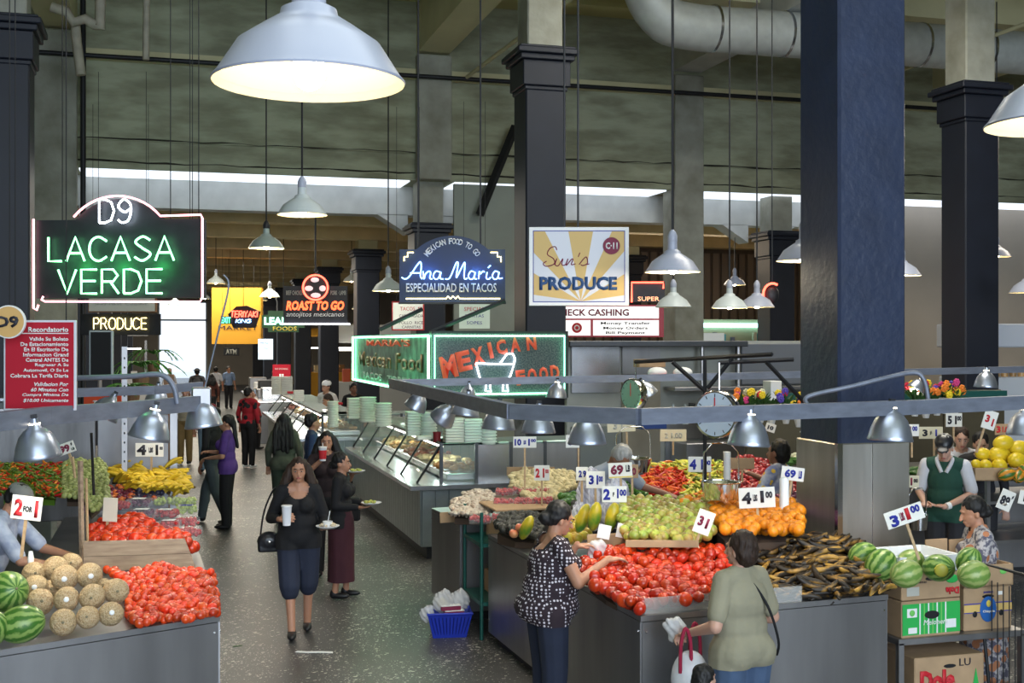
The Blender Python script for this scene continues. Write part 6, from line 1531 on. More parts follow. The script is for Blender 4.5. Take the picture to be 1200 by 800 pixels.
pile([(658, 588), (657, 575), (672, 570), (676, 584), (668, 592)], 10.9, 11.4, 1.15, 1.25, .07, putter('green_pepper', bgp, 'green pepper right of the pale root vegetables', 'pepper', 'green peppers beside the pale roots'), lim=14, seed=17)
pr = mat('purple_onion', (.10, .012, .05), .3, rnd=.4); 
pile([(905, 612), (900, 598), (915, 575), (936, 572), (936, 618), (925, 612)], 9.4, 10.6, 1.2, 1.38, .06, putter('red_onion', [blob('onion', .032, .03, pr, 12, 8, 0, 0, 1)], 'purple onion in the dark heap left of the column foot', 'onion', 'purple onions beside the column'), lim=80, seed=18)
# pale roots
root = mat('pale_root', (.60, .52, .30), .6, var=.5, scale=12, col2=(.45, .36, .18), rnd=.12)
rts = [curved(.13, .024, .3, 7, 7, .5).mesh('root', root, 3), blob('root', .033, .05, root, 10, 7, 0, 0, 3, .1), blob('root', .028, .03, root, 10, 7, .05, 0, 3, .06)]
def put_rt(p, i, R): return single('root_vegetable', R.choice(rts), p, (R.uniform(-.6, .6) + (PI / 2 if R.random() < .3 else 0), R.uniform(-.5, .5), R.uniform(-PI, PI)), R.uniform(.85, 1.25), 'pale knobbly root vegetable heaped behind the berry boxes', 'root vegetable', 'pale roots behind the berry boxes')
pile([(598, 570), (600, 555), (640, 546), (655, 546), (673, 556), (674, 572), (656, 577), (655, 588), (622, 584)], 11.3, 12.5, 1.17, 1.36, .06, put_rt, lim=240, seed=19, sq=.82, bed=('heap_liner', bed_card, 'cardboard liner under the pale roots', 'liner'))
# mushrooms
mush = mat('mushroom', (.62, .55, .45), .6, var=.8, scale=14, col2=(.22, .13, .08), contrast=.3, rnd=.1)
mm_ = MB().lathe([(.001, .02), (.018, .016), (.026, .004), (.024, -.004), (.009, -.004), (.008, -.022), (.001, -.023)], 12).mesh('mushroom', mush, 3)
pile([(528, 602), (530, 588), (545, 577), (560, 573), (578, 578), (580, 596), (570, 604)], 11.0, 11.7, 1.06, 1.2, .045, putter('mushroom', [mm_], 'pale mushroom heaped on the dark counter end', 'mushroom', 'mushrooms on the dark counter end', (1, 1.4), True), lim=200, seed=20, bed=('heap_liner', bed_card, 'cardboard tray under the mushrooms', 'liner'))
avo = mat('avocado_skin', (.022, .022, .018), .45, bump=.6, bscale=40, rnd=.4)
pile([(578, 616), (588, 603), (620, 600), (640, 606), (632, 628), (604, 626)], 9.5, 10.4, 1.05, 1.16, .065, putter('avocado', [blob('avocado', .033, .045, avo, 12, 8, 0, 0, 1)], 'black avocado on the side of the corner counter', 'avocado', 'avocados on the side of the corner counter'), lim=90, seed=21, bed=('heap_liner', bed_card, 'cardboard liner under the avocados', 'liner'))
pile([(670, 600), (672, 587), (684, 586), (690, 600)], 9.6, 10.1, 1.22, 1.32, .065, putter('avocado', [bpy.data.meshes['avocado']], 'black avocado behind the papayas', 'avocado', 'avocados behind the papayas'), lim=10, seed=25)
mango = mat('mango_skin', (.42, .44, .05), .35, var=.7, scale=7, col2=(.60, .22, .03), rnd=.15)
pile([(655, 622), (668, 604), (686, 598), (690, 628), (672, 634)], 8.9, 9.5, 1.12, 1.28, .085, putter('mango', [blob('mango', .04, .052, mango, 12, 8, 0, 0, 1)], 'yellow green mango beside the papayas', 'mango', 'mangoes beside the papayas'), lim=30, seed=22)
pap = mat('papaya_skin', (.52, .38, .02), .35, var=1, scale=5, col2=(.07, .20, .02), contrast=.3, bias=.05)
def fruit(name, me, px, py, Z, rot, sc, label, cat, group=None):
    return single(name, me, at(px, py, Z=Z), rot, sc, label, cat, group)
pm = blob('papaya', .058, .135, pap, 16, 12, .03)
for k, (px, py, lb) in enumerate(((697, 605, 'left yellow papaya standing upright behind the bagging woman'), (717, 606, 'right papaya with green patches behind the tomato heap'), (683, 607, 'papaya half hidden behind the two upright ones'))): fruit('papaya', pm, px, py, 8.75 + (k == 2) * .2, (.25, .1 - k * .15, k), .84, lb, 'papaya')
fruit('papaya', pm, 617, 618, 9.3, (.4, .3, 0), .8, 'orange papaya slice end beside the avocados', 'papaya')
app = mat('apple_skin', (.5, .03, .03), .3, var=.6, scale=6, col2=(.65, .5, .2))
for k, (px, py) in enumerate(((602, 625), (609, 618))): fruit('apple', blob('apple', .038, .035, app, 12, 8, .02, .3), px, py, 9.4, (.2, .3, k), 1, ('red and pale apple at the counter edge beside the avocados', 'dark red apple behind the pale one beside the avocados')[k], 'apple')
# berry boxes and grape boxes
clear = mat('clear_box', (.75, .78, .8), .12, alpha=.13)
def clam(px, py, Z, w_, m, label, rz=-TH, n=22, r=.017, h=.075, col=None):
    p = at(px, py, Z=Z); t = thing('clamshell_box', label, 'fruit box', p, rz); a = w_ / 2 / F * Z; d_ = a * .8
    MB().bbox(-a, -d_, 0, a, d_, h, .012).build('clear_shell', clear, t); MB().bbox(-a * 1.03, -d_ * 1.03, h * .48, a * 1.03, d_ * 1.03, h * .54, .002).build('shell_rim', clear, t)
    R = random.Random(int(px * 7 + py)); f_ = MB()
    n = max(n, int(a * d_ * 4 / (r * 2) ** 2 * 2.2))
    for k in range(n): f_.ball((R.uniform(-a * .86, a * .86), R.uniform(-d_ * .84, d_ * .84), R.uniform(r, h - r * .8)), r * R.uniform(.85, 1.1), 7, 5)
    f_.build('fruit_fill', m, t, 3, kind='stuff')
    if col: MB().box(-a * .55, -d_ * .5, h + .001, a * .55, d_ * .5, h + .003).build('label_strip', col, t)
    return t
stw = mat('strawberry', (.48, .015, .02), .35, var=.4, scale=40, col2=(.2, .01, .02)); grg = mat('green_grape', (.42, .50, .12), .3, var=.3, scale=20); grp = mat('purple_grape', (.09, .02, .06), .3, var=.5, scale=20, col2=(.25, .06, .12))
lb_ = tx_white
for (px, py, Z, w_, m, lb, c_) in (
    (194, 592, 10.6, 25, grg, 'box of green grapes, left of the pair below the bananas', None), (217, 592, 10.6, 25, grg, 'box of green grapes, right of the pair below the bananas', None), (219, 602, 10.3, 24, grg, 'lower box of green grapes under the right one', tx_blue),
    (163, 594, 10.4, 28, grp, 'upper box of dark grapes in clear plastic beside the green grapes', lb_), (166, 607, 9.9, 30, grp, 'lower box of dark grapes in clear plastic above the tomatoes', lb_), (194, 607, 10.1, 28, stw, 'box of strawberries with a pale label between the grape boxes', lb_), (198, 620, 9.7, 26, stw, 'lower box of strawberries between the tomatoes and the aisle', lb_),
    (219, 616, 9.9, 26, stw, 'box of strawberries nearest the aisle on the left stall', None), (223, 628, 9.6, 25, stw, 'lowest box of strawberries at the aisle corner', None), (110, 602, 10.0, 24, grp, 'bag of dark grapes left of the blank card', None), (118, 590, 10.3, 24, grg, 'bag of pale grapes left of the blank card', None), (143, 597, 10.2, 20, stw, 'box of red fruit right of the blank card', None)):
    clam(px, py, Z, w_, m, lb, col=c_)
for k, (px, py, Z, w_, lb) in enumerate(((563, 613, 10.7, 26, 'box of strawberries on top of the green rack'), (586, 611, 10.6, 20, 'box of berries right of the one on the green rack'), (590, 593, 11.1, 24, 'middle row box of strawberries, left'), (613, 592, 11.1, 24, 'middle row box of strawberries, centre'), (636, 591, 11.1, 24, 'middle row box of strawberries, right'),
        (592, 581, 11.5, 23, 'upper row box of strawberries, left'), (612, 580, 11.5, 23, 'upper row box of strawberries, centre'), (634, 580, 11.5, 23, 'upper row box of strawberries, right'))):
    clam(px, py, Z, w_, stw, lb)
plm = mat('plum_skin', (.13, .012, .03), .25, rnd=.6, coat=.3); nect = mat('nectarine_skin', (.5, .05, .02), .35, var=.6, scale=6, col2=(.7, .3, .04), rnd=.15); blu = mat('blue_plum', (.02, .02, .05), .3)
def put_plum(p, i, R):
    x = proj(p)[0]; m = 2 if x > 158 and R.random() < .75 else (1 if R.random() < .35 else 0)
    return single('plum', PLM[m], p, rr(R), R.uniform(.9, 1.1), ('dark red plum in the heap above the grape boxes', 'red orange nectarine in the heap above the grape boxes', 'blue black plum in the heap below the bananas')[m], 'plum', 'plums and nectarines above the grape boxes')
PLM = [blob('plum', .03, .029, m, 12, 8, 0, .1, 1) for m in (plm, nect, blu)]
pile([(116, 585), (118, 574), (140, 569), (165, 571), (190, 577), (186, 584), (160, 587), (135, 590)], 10.7, 11.4, 1.22, 1.34, .06, put_plum, lim=110, seed=23)
pile([(103, 590), (103, 583), (112, 578), (118, 583), (116, 592)], 10.5, 11, 1.2, 1.3, .06, put_plum, lim=20, seed=24)
# melons, left stall
ctl = mat('netted_rind', (.40, .25, .12), .7, var=.5, scale=5, col2=(.32, .27, .13), bump=.8, bscale=45)
def _net():
    N, L, b = nodes(ctl); tc = [n for n in N if n.bl_idname == 'ShaderNodeTexCoord'][0]; prev = b.inputs['Base Color'].links[0].from_socket
    v = N.new('ShaderNodeTexVoronoi'); v.feature = 'DISTANCE_TO_EDGE'; v.inputs['Scale'].default_value = 75; L.new(tc.outputs['Object'], v.inputs[0])
    l = N.new('ShaderNodeMath'); l.operation = 'LESS_THAN'; L.new(v.outputs['Distance'], l.inputs[0]); l.inputs[1].default_value = .12
    x = N.new('ShaderNodeMix'); x.data_type = 'RGBA'; L.new(l.outputs[0], x.inputs[0]); L.new(prev, x.inputs['A']); x.inputs['B'].default_value = (.50, .37, .22, 1); L.new(x.outputs['Result'], b.inputs['Base Color'])
_net()
cm = blob('cantaloupe', .077, .073, ctl, 20, 14, .012, .03); stk = MB().ball((0, 0, 0), (.017, .017, .004), 10, 5).mesh('sticker', white_m, 3); scar = MB().ball((0, 0, 0), (.009, .009, .005), 8, 5).mesh('stem_scar', mat('scar', (.2, .17, .1), .8), 3)
names_c = ('topmost back cantaloupe beside the sign stick', 'cantaloupe at the back left beside the watermelon', 'back row cantaloupe in the middle', 'middle cantaloupe with a sticker near the top', 'cantaloupe with a white sticker beside the oval tomatoes, back', 'left cantaloupe in the second row', 'half hidden cantaloupe inside the pile', 'big cantaloupe right of the watermelon, middle row',
           'cantaloupe with a sticker low on its front', 'cantaloupe with a dark scar in the middle row', 'rightmost cantaloupe next to the oval tomatoes', 'front row cantaloupe nearest the watermelons', 'small greenish cantaloupe in the front row', 'front right cantaloupe with a sticker', 'cantaloupe hidden behind the right ones')
for k, (px, py, r_, Z) in enumerate(((83, 660, 13, 7.75), (40, 672, 14, 7.45), (65, 666, 15, 7.5), (76, 677, 15.5, 7.25), (105, 674, 15, 7.3), (41, 688, 15, 7.2), (61, 691, 12, 7.3), (47, 705, 16, 7.0), (78, 702, 15, 6.98), (108, 699, 15.5, 7.0), (136, 692, 15, 7.1), (74, 729, 16, 6.8), (103, 723, 13.5, 6.85), (130, 719, 14.5, 6.9), (121, 687, 10, 7.3))):
    s_ = r_ / F * Z / .077
    o = fruit('cantaloupe', cm, px, py, Z, (k * .7, k * 1.3, k * 2.1), s_, names_c[k], 'cantaloupe', 'cantaloupes on the left stall')
    q = Euler(o.rotation_euler).to_matrix().inverted() @ (Vector((0, 0, EYE)) - o.location + Vector((.8 * math.sin(k * 2), 0, .6 * math.cos(k)))).normalized()
    for nm, me in (('sticker', stk), ('stem_scar', scar)):
        if (nm == 'sticker') == (k in (3, 4, 8, 13, 5)):
            c = mo(nm, me, o, Vector((q.x * .077, q.y * .077, q.z * .073))); c.rotation_euler = q.to_track_quat('Z', 'Y').to_euler()
def wm_mat(name, c1, c2, n=11, soft=.5):
    m = mat(name, c1, .35, var=0); N, L, b = nodes(m); tc = [x for x in N if x.bl_idname == 'ShaderNodeTexCoord'][0]
    sp = N.new('ShaderNodeSeparateXYZ'); L.new(tc.outputs['Object'], sp.inputs[0]); at2 = N.new('ShaderNodeMath'); at2.operation = 'ARCTAN2'; L.new(sp.outputs[0], at2.inputs[0]); L.new(sp.outputs[1], at2.inputs[1])
    no = N.new('ShaderNodeTexNoise'); no.inputs['Scale'].default_value = 26; L.new(tc.outputs['Object'], no.inputs[0])
    ad = N.new('ShaderNodeMath'); ad.operation = 'MULTIPLY_ADD'; L.new(no.outputs[0], ad.inputs[0]); ad.inputs[1].default_value = .5; L.new(at2.outputs[0], ad.inputs[2])
    mu = N.new('ShaderNodeMath'); mu.operation = 'MULTIPLY'; L.new(ad.outputs[0], mu.inputs[0]); mu.inputs[1].default_value = n
    si = N.new('ShaderNodeMath'); si.operation = 'SINE'; L.new(mu.outputs[0], si.inputs[0]); mr = N.new('ShaderNodeMapRange'); L.new(si.outputs[0], mr.inputs[0]); mr.inputs[1].default_value = -soft; mr.inputs[2].default_value = soft
    x = N.new('ShaderNodeMix'); x.data_type = 'RGBA'; L.new(mr.outputs[0], x.inputs[0]); x.inputs['A'].default_value = (*c1, 1); x.inputs['B'].default_value = (*c2, 1); L.new(x.outputs['Result'], b.inputs['Base Color']); return m
w1 = wm_mat('striped_rind', (.05, .15, .02), (.24, .36, .09)); w2 = wm_mat('pale_striped_rind', (.14, .25, .05), (.30, .38, .12), 9)
m1 = blob('watermelon', .11, .135, w1, 24, 16); m2 = blob('watermelon', .11, .13, w2, 24, 16)
ysp = mat('yellow_patch', (.40, .38, .05), .4)
me_ys = MB().ball((0, 0, 0), (.055, .055, .012), 12, 6).mesh('ground_spot', ysp, 3)
me_stem = MB().ball((0, 0, 0), (.008, .008, .006), 8, 5).mesh('stem_scar', bpy.data.materials['scar'], 3)
for (px, py, r_, Z, me, rot, lb) in ((8, 693, 26, 6.9, m1, (1.3, 0, .5), 'large bright striped watermelon at the left picture edge, upper one'), (25, 731, 24, 6.6, m1, (0, 1.35, -.1), 'oval striped watermelon at the left, lying in front'), (-12, 737, 22, 6.5, m1, (.5, .3, 0), 'watermelon barely showing at the left edge'),
        (1011, 650, 16, 8.35, m1, (.3, 1.2, .3), 'darker watermelon beside the plantains, back left of the cartons'), (1032, 662, 19, 8.15, m1, (.2, .9, .5), 'striped watermelon leaning on the plantains'), (1066, 662, 18.5, 8.2, m2, (.5, .4, 0), 'dull pale watermelon at the back of the foam box'), (1062, 672, 18, 7.6, m2, (.1, 1.3, .1), 'pale striped watermelon at the front of the foam box'),
        (1100, 665, 17.5, 7.95, m1, (1.4, .2, .3), 'watermelon with a yellow ground spot in the open carton'), (1135, 657, 15.5, 7.95, m1, (.5, .1, .2), 'small upright striped watermelon at the back of the open carton'), (1141, 673, 18, 7.65, m2, (.1, 1.4, .05), 'pale oval watermelon lying at the front of the open carton')):
    s_ = r_ / F * Z / .12
    o = fruit('watermelon', me, px, py, Z, rot, s_, lb, 'watermelon')
    q0 = (Vector((0, 0, EYE)) - o.location).normalized(); q = Euler(rot).to_matrix().inverted() @ (q0 + Vector((.1, 0, -.2))).normalized()
    if 'yellow' in lb:
        c = mo('ground_spot', me_ys, o, Vector((q.x * .108, q.y * .108, q.z * .13))); c.rotation_euler = q.to_track_quat('Z', 'Y').to_euler()
    mo('stem_scar', me_stem, o, (0, 0, .133))
# canary melons, cucumbers, cauliflower, squash
can_ = mat('canary_rind', (.66, .48, .02), .35, var=.4, scale=6, col2=(.55, .4, .02), bump=.1); cme = blob('melon', .085, .115, can_, 18, 12)
for k, (px, py, r_, lb) in enumerate(((1175.7, 519, 11, 'canary melon on top of the pile'), (1194, 525, 11, 'upper canary melon at the right picture edge'), (1152, 532, 9, 'upper canary melon at the left end of the pile'), (1171.5, 534, 14, 'large canary melon in the middle of the pile'), (1192, 540, 12, 'canary melon with a sticker at the right edge'), (1144, 544, 7, 'small canary melon low at the left of the pile'), (1155, 546, 9, 'canary melon in the carton, second from the left'), (1171, 547, 11, 'canary melon in the carton below the large one'))):
    fruit('canary_melon', cme, px, py, 12.2 + .15 * (k < 4), (.1, 1.4 + .1 * k, .15 * k), r_ / F * 12.2 / .1, lb, 'melon')
carton('melon_carton', 'low brown carton under the canary melons', .5, .35, .13, tuple(at(1163, 561, Z=12.15)), -TH, open_=True, holes=False)
sq_ = wm_mat('squash_rind', (.05, .13, .02), (.55, .22, .02), 5)
for k, (px, py) in enumerate(((1180, 556), (1194, 558), (1203, 552))): fruit('squash', blob('squash', .07, .1, sq_, 16, 10), px, py, 11.9, (.3, 1.2, k), .9, ('left green and orange striped squash below the canary melons', 'middle green and orange squash below the canary melons', 'squash cut by the right edge below the melons')[k], 'squash')
cuc = mat('cucumber_skin', (.025, .09, .015), .35, rnd=.3); cuk = curved(.22, .021, .15, 7, 8, .7).mesh('cucumber', cuc, 3)
def put_cu(p, i, R): return single('cucumber', cuk, p, (0, R.uniform(-.1, .1), R.uniform(-.25, .35)), R.uniform(.9, 1.1), 'dark green cucumber behind the capped vendor', 'cucumber', 'cucumbers behind the capped vendor')
pile([(1064, 556), (1064, 538), (1092, 540), (1096, 556)], 12.4, 13.2, 1.22, 1.36, .06, put_cu, lim=30, seed=30)
cau = mat('cauliflower', (.60, .60, .42), .7, bump=.8, bscale=60); 
for k, (px, py) in enumerate(((922, 541), (932, 538), (941, 541))):
    t = thing('cauliflower', ('left', 'middle', 'right')[k] + ' cauliflower head beside the massive column', 'cauliflower', at(px, py, Z=12.6))
    mb = MB(); R = random.Random(k)
    for q in range(24):
        a = R.uniform(0, 6.28); u = R.uniform(0, 1); mb.ball((.07 * u * math.cos(a), .07 * u * math.sin(a), .05 * (1 - u * u)), .024, 7, 5)
    mb.build('curd', cau, t, 3, kind='stuff'); MB().lathe([(.001, -.05), (.06, -.04), (.1, .0), (.085, .03), (.07, 0)], 9).build('outer_leaves', stem_g, t)
# flowers
def bouquet(px, py, Z, cols, label, s_=1.0, n=5):
    t = thing('flower_bouquet', label, 'flowers', at(px, py, Z=Z)); t.scale = (s_,) * 3; R = random.Random(int(px))
    lf = MB()
    for k in range(26):
        a = R.uniform(0, 6.28); u = Vector((math.cos(a), math.sin(a), R.uniform(.1, 1.2))).normalized() * R.uniform(.1, .2); v = u.cross(Vector((0, 0, 1))).normalized() * .02
        lf.add([(0, 0, -.05), tuple(u * .6 + v), tuple(u), tuple(u * .6 - v)], [(0, 1, 2, 3)])
    lf.build('leaves', mat('flower_leaf', (.03, .09, .02), .6), t, kind='stuff')
    for k in range(n):
        m = cols[k % len(cols)]; c = (R.uniform(-.14, .14), R.uniform(-.12, .05), R.uniform(.03, .15)); mb = MB()
        for q in range(7):
            a = q * 2 * PI / 7; mb.ball((c[0] + .025 * math.cos(a), c[1] - .01, c[2] + .025 * math.sin(a)), (.018, .012, .018), 7, 5)
        mb.ball((c[0], c[1] - .015, c[2]), (.016, .014, .016), 7, 5); mb.build('blossom', m, t, 3)
    MB().lathe([(.03, -.2), (.07, -.03)], 10).build('wrapper', mat('paper_wrap', (.5, .5, .5), .4), t)
fy = mat('yellow_petal', (.75, .55, .02), .6); fr_ = mat('red_petal', (.5, .01, .03), .6); fp = mat('pink_petal', (.6, .05, .2), .6); fv = mat('violet_petal', (.08, .05, .35), .6); fo = mat('orange_petal', (.75, .2, .02), .6); fw = mat('pale_petal', (.6, .6, .4), .6)
for px, py, c_, lb in ((869, 474, (fy, fo), 'yellow flowers right behind the large scale'), (878, 476, (fy, fp, fw), 'yellow and pink flowers right of the large scale'), (891, 473, (fr_, fw, fy), 'red and white flowers in the middle of the flower row'), (904, 476, (fr_, fy, fw), 'mixed yellow flowers before the kitchen'), (921, 474, (fv, fv, fw), 'violet flowers left of the massive column'), (936, 478, (fy, fo), 'yellow flowers touching the massive column')):
    bouquet(px, py, 13.2, c_, lb, 1.05)
for px, py, c_, lb in ((1072, 465, (fr_, fy), 'red flowers right behind the massive column'), (1085, 467, (fo, fr_), 'orange flowers behind the arching tube'), (1098, 464, (fo, fy), 'orange flowers right of the arching tube'), (1108, 462, (fv, fp), 'violet flowers in the right flower row'), (1118, 466, (fy, fo), 'yellow flowers at the right end of the flower row')):
    bouquet(px, py, 13.6, c_, lb, 1.1, 7)
tag(MB().box(0, 0, 0, 1.1, .3, .03).build('flower_shelf', steel, None, None, at(866, 486, Z=13.1)), 'thin steel shelf carrying the flower row', 'shelf')
# palms behind the left stall
def palm(px, py, Z, label, s_=1.0, n=16):
    t = thing('palm_plant', label, 'plant', at(px, py, Z=Z)); t.scale = (s_,) * 3; R = random.Random(int(px)); gm2 = mat('palm_leaf', (.07, .22, .03), .5, rnd=.3)
    for k in range(n):
        a = R.uniform(0, 6.28); L = R.uniform(.5, .8); mb = MB(); P = []
        for q in range(7):
            u = q / 6; P.append(Vector((math.cos(a) * L * u, math.sin(a) * L * u, .55 * u - .55 * u * u * 1.2)))
        for q in range(1, 7):
            d = (P[q] - P[q - 1]).normalized(); sd = d.cross(Vector((0, 0, 1))).normalized()
            for s2 in (-1, 1): mb.add([tuple(P[q - 1]), tuple(P[q]), tuple(P[q] + sd * s2 * .10 * (1.15 - q / 6) + d * .06 - Vector((0, 0, .03)))], [(0, 1, 2)])
        mb.tube(P, .005, 4); mb.build('frond', gm2, t)
    MB().lathe([(.001, -.5), (.12, -.5), (.16, -.15), (.14, -.15)], 14).build('pot', mat('brown_pot', (.2, .1, .05), .6), t)
palm(165, 430, 16.5, 'large leafy palm behind the left lamp rail', .75); palm(180, 415, 17.5, 'taller palm right of the large one near the bright doorway', .6); palm(155, 455, 15.6, 'low palm under the left rail', .6)
# ================================================================ price signs
def price(px, py, Z, w_, h_, lines, label, m=paper, tilt=0, stick=30, yaw=0, sm=wood, sx=0):
    s = Z / F; t = thing('price_sign', label, 'price sign', at(px, py, Z=Z), rot=(0, tilt, -TH + yaw))
    MB().bbox(-w_ / 2 * s, 0, -h_ / 2 * s, w_ / 2 * s, .006, h_ / 2 * s, .002).build('card', m, t)
    for a, x, z, hh, W, c in lines: text(t, a, x * s, z * s, hh * s, W * s, c, y=-.003, ext=.001, bold=.05)
    if stick: MB().box(sx * s - .009, .008, -(h_ / 2 + stick) * s, sx * s + .009, .018, h_ * .3 * s).build('stick', sm, t)
    return t
B_, R_, K_, M_ = tx_blue, tx_red, tx_black, tx_maroon
price(31, 595, 7.5, 36, 28, [('2', -9, 0, 20, 10, R_), ('FOR', 2, -1, 7, 11, K_), ('1', 12, 0, 20, 4, R_)], 'white card reading two for one above the melons', tilt=.12, stick=45, yaw=0)
tag(bag_('stick_tie', 'white plastic tied round the melon sign stick', at(36, 652, Z=7.5), [((0, 0, 0), (.02, .02, .06))], white_m, 'tie', .006) if False else MB().lathe([(.014, -.05), (.02, 0), (.013, .05)], 8).build('stick_tie', white_m, None, 1, at(36, 655, Z=7.49)), 'white plastic tied round the melon sign stick', 'tie')
price(129, 597, 9.2, 17, 28, [], 'blank weathered card on a long stick above the left tomatoes', m=mat('blank_card', (.6, .55, .45), .8), tilt=.05, stick=75, sx=-3)
price(78, 525, 9.0, 20, 13, [('99', -2, 0, 9, 12, M_), ('¢', 7, 3, 4, 2, K_), ('LB', 7, -3, 3, 4, K_)], 'tilted ninety nine cent card behind the left dome lamp', tilt=-.35, stick=20)
price(175, 527, 11.4, 33, 16, [('4', -9, 0, 12, 11, K_), ('LBS', 2, 0, 6, 5, K_), ('1', 9, 0, 12, 3, K_), ('00', 14, 2, 4, 4, K_)], 'four for one card above the bananas', stick=16, sx=2)
price(175, 506, 9.1, 12, 3, [], 'small clip card under the tilted dome lamp', stick=0) if False else None
price(615, 518, 11.0, 27, 13, [('10', -8, 0, 8, 8, B_), ('LBS', 0, 0, 5, 3, B_), ('1', 5, 0, 8, 2, B_), ('00', 10, 2, 4, 6, B_)], 'ten for one dollar card with blue numbers behind the lamp', stick=50)
price(671, 517, 10.6, 16, 15, [('3', -2, 0, 9, 6, B_), ('/', 4, 0, 7, 2, B_)], 'card with a blue three beside the pale blue dome lamp', stick=55, sx=7)
price(635, 554, 10.9, 18, 18, [('2', -5, 0, 11, 5, R_), ('1', 2, 0, 11, 2, R_), ('00', 6, 2, 5, 4, R_)], 'two for one card with red numbers among the pale roots', stick=30)
price(682, 555, 9.6, 14, 16, [('2', -2, 0, 8, 4, B_), ('9', 3, 0, 8, 4, B_)], 'small card with blue numbers before the striped bag bundle', stick=25)
price(698, 562, 9.4, 22, 20, [('3', -5, 0, 11, 6, B_), ('1', 2, 0, 11, 2, B_), ('00', 6, 1, 7, 5, B_)], 'three for one card with blue numbers before the striped bags', stick=35)
price(727, 551, 9.3, 28, 18, [('69', -4, 1, 12, 15, M_), ('LB', 9, 2, 8, 5, K_)], 'sixty nine cent card with maroon numbers and a yellow band', stick=30, tilt=-.05)
t = MB().box(-.09, -.0035, -.056, .09, -.0025, -.046).build('yellow_band', tx_yel); t.parent = [o for o in COL.objects if o.get('label', '').startswith('sixty nine cent card with maroon')][0]
price(741, 552, 9.6, 14, 16, [('0', 2, 0, 9, 5, M_)], 'brown edged card half behind the sixty nine cent card', m=card, stick=20)
price(720, 579, 8.9, 29, 19, [('2', -9, 0, 13, 8, B_), ('F', -1, 0, 5, 2, K_), ('1', 4, 1, 11, 2, B_), ('00', 10, 2, 8, 8, B_)], 'two for one dollar card with big blue numbers above the guavas', stick=12, tilt=.0)
price(728, 498, 11.6, 33, 16, [('3', -7, 0, 9, 5, tx_grey), ('½', 1, 0, 7, 3, tx_grey)], 'old cream card with faded numbers on a slanted stick, left', m=paper_y, stick=28, tilt=-.05, sx=6)
price(789, 510, 12.2, 31, 14, [('2', -8, 0, 7, 4, tx_grey), ('1.00', 4, 0, 7, 13, tx_grey)], 'old cream card with faded numbers on a stick, right', m=paper_y, stick=16)
price(820, 544, 10.6, 27, 18, [('4', -8, 0, 12, 8, B_), ('1', 3, 0, 12, 3, B_), ('00', 9, 2, 6, 7, B_)], 'four for one card with blue numbers before the yellow chilies', stick=12, sx=12)
price(887, 583, 8.6, 42, 24, [('4', -12, 0, 14, 11, K_), ('LBS', -2, 0, 8, 5, K_), ('1', 6, 1, 14, 4, K_), ('00', 14, 3, 8, 8, K_)], 'large four for one dollar card with black numbers above the oranges', stick=30, tilt=-.06, yaw=-.1)
price(929, 555, 9.1, 27, 16, [('69', -3, 0, 10, 13, B_), ('LB', 9, 0, 9, 4, B_)], 'sixty nine cent card with blue numbers beside the column', stick=20, tilt=.13)
price(825, 612, 8.0, 20, 28, [('3', -4, 1, 12, 6, M_), ('1', 4, 0, 12, 3, M_)], 'narrow three for one card leaning at the guava heap', stick=8, tilt=.35)
price(870, 543, 10.9, 28, 13, [], 'blank brown card before the dark red peppers', m=card, stick=15)
price(903, 501, 12.0, 12, 10, [('10', 0, 0, 5, 7, K_)], 'small white card tilted behind the dome lamp above the oranges', stick=0, tilt=.3)
price(943, 505, 11, 8, 9, [('1', 0, 0, 5, 2, M_)], 'small diamond tilted card left of the massive column', stick=0, tilt=.7)
price(1060, 604, 7.9, 46, 20, [('3', -13, -2, 14, 10, B_), ('LBS', -3, 0, 10, 5, M_), ('1', 4, 1, 14, 5, R_), ('00', 14, 4, 9, 11, B_)], 'large tilted three for one dollar card above the watermelons', stick=45, tilt=-.33, sx=0)
price(1069, 504, 12, 16, 14, [('1', -3, 0, 9, 3, M_), ('00', 3, 2, 6, 6, B_)], 'card with a maroon one dollar at the column edge', stick=25)
price(1091, 507, 12.4, 28, 14, [('3', -7, 0, 8, 6, K_), ('½', 0, 0, 5, 3, K_), ('1', 6, 0, 8, 2, B_)], 'old cream card with black numbers behind the capped vendor', m=paper_y, stick=22, sx=4)
price(1118, 492, 12.4, 19, 16, [('5', -5, 0, 10, 5, K_), ('1', 2, 0, 10, 2, K_), ('00', 6, 2, 6, 5, K_)], 'five for one card with black numbers above the capped vendor', stick=16)
price(1160, 492, 11.6, 16, 22, [('3', -3, 1, 9, 5, R_), ('1', 4, -2, 9, 2, R_)], 'three for one card with red numbers above the canary melons', stick=30, tilt=.3, sx=-3)
price(1176, 503, 12.4, 20, 13, [('3', -6, 0, 8, 5, R_), ('1.00', 3, 0, 7, 9, R_)], 'brown card with red numbers behind the canary melons', m=card, stick=10)
price(1070, 564, 11.5, 14, 14, [('1', -2, 0, 9, 2, M_), ('00', 3, 1, 5, 5, K_)], 'small card with a one above the arched pan handle', m=paper_y, stick=0)
price(1179, 586, 11.0, 17, 24, [('89', -1, -1, 12, 11, K_), ('¢', 6, 6, 5, 2, K_)], 'eighty nine cent card hanging at the melon shelf', stick=0, tilt=.4)
price(1201, 583, 11.0, 14, 16, [('1', 0, 0, 9, 3, K_)], 'white card cut by the right edge below the squashes', stick=0, tilt=.2)
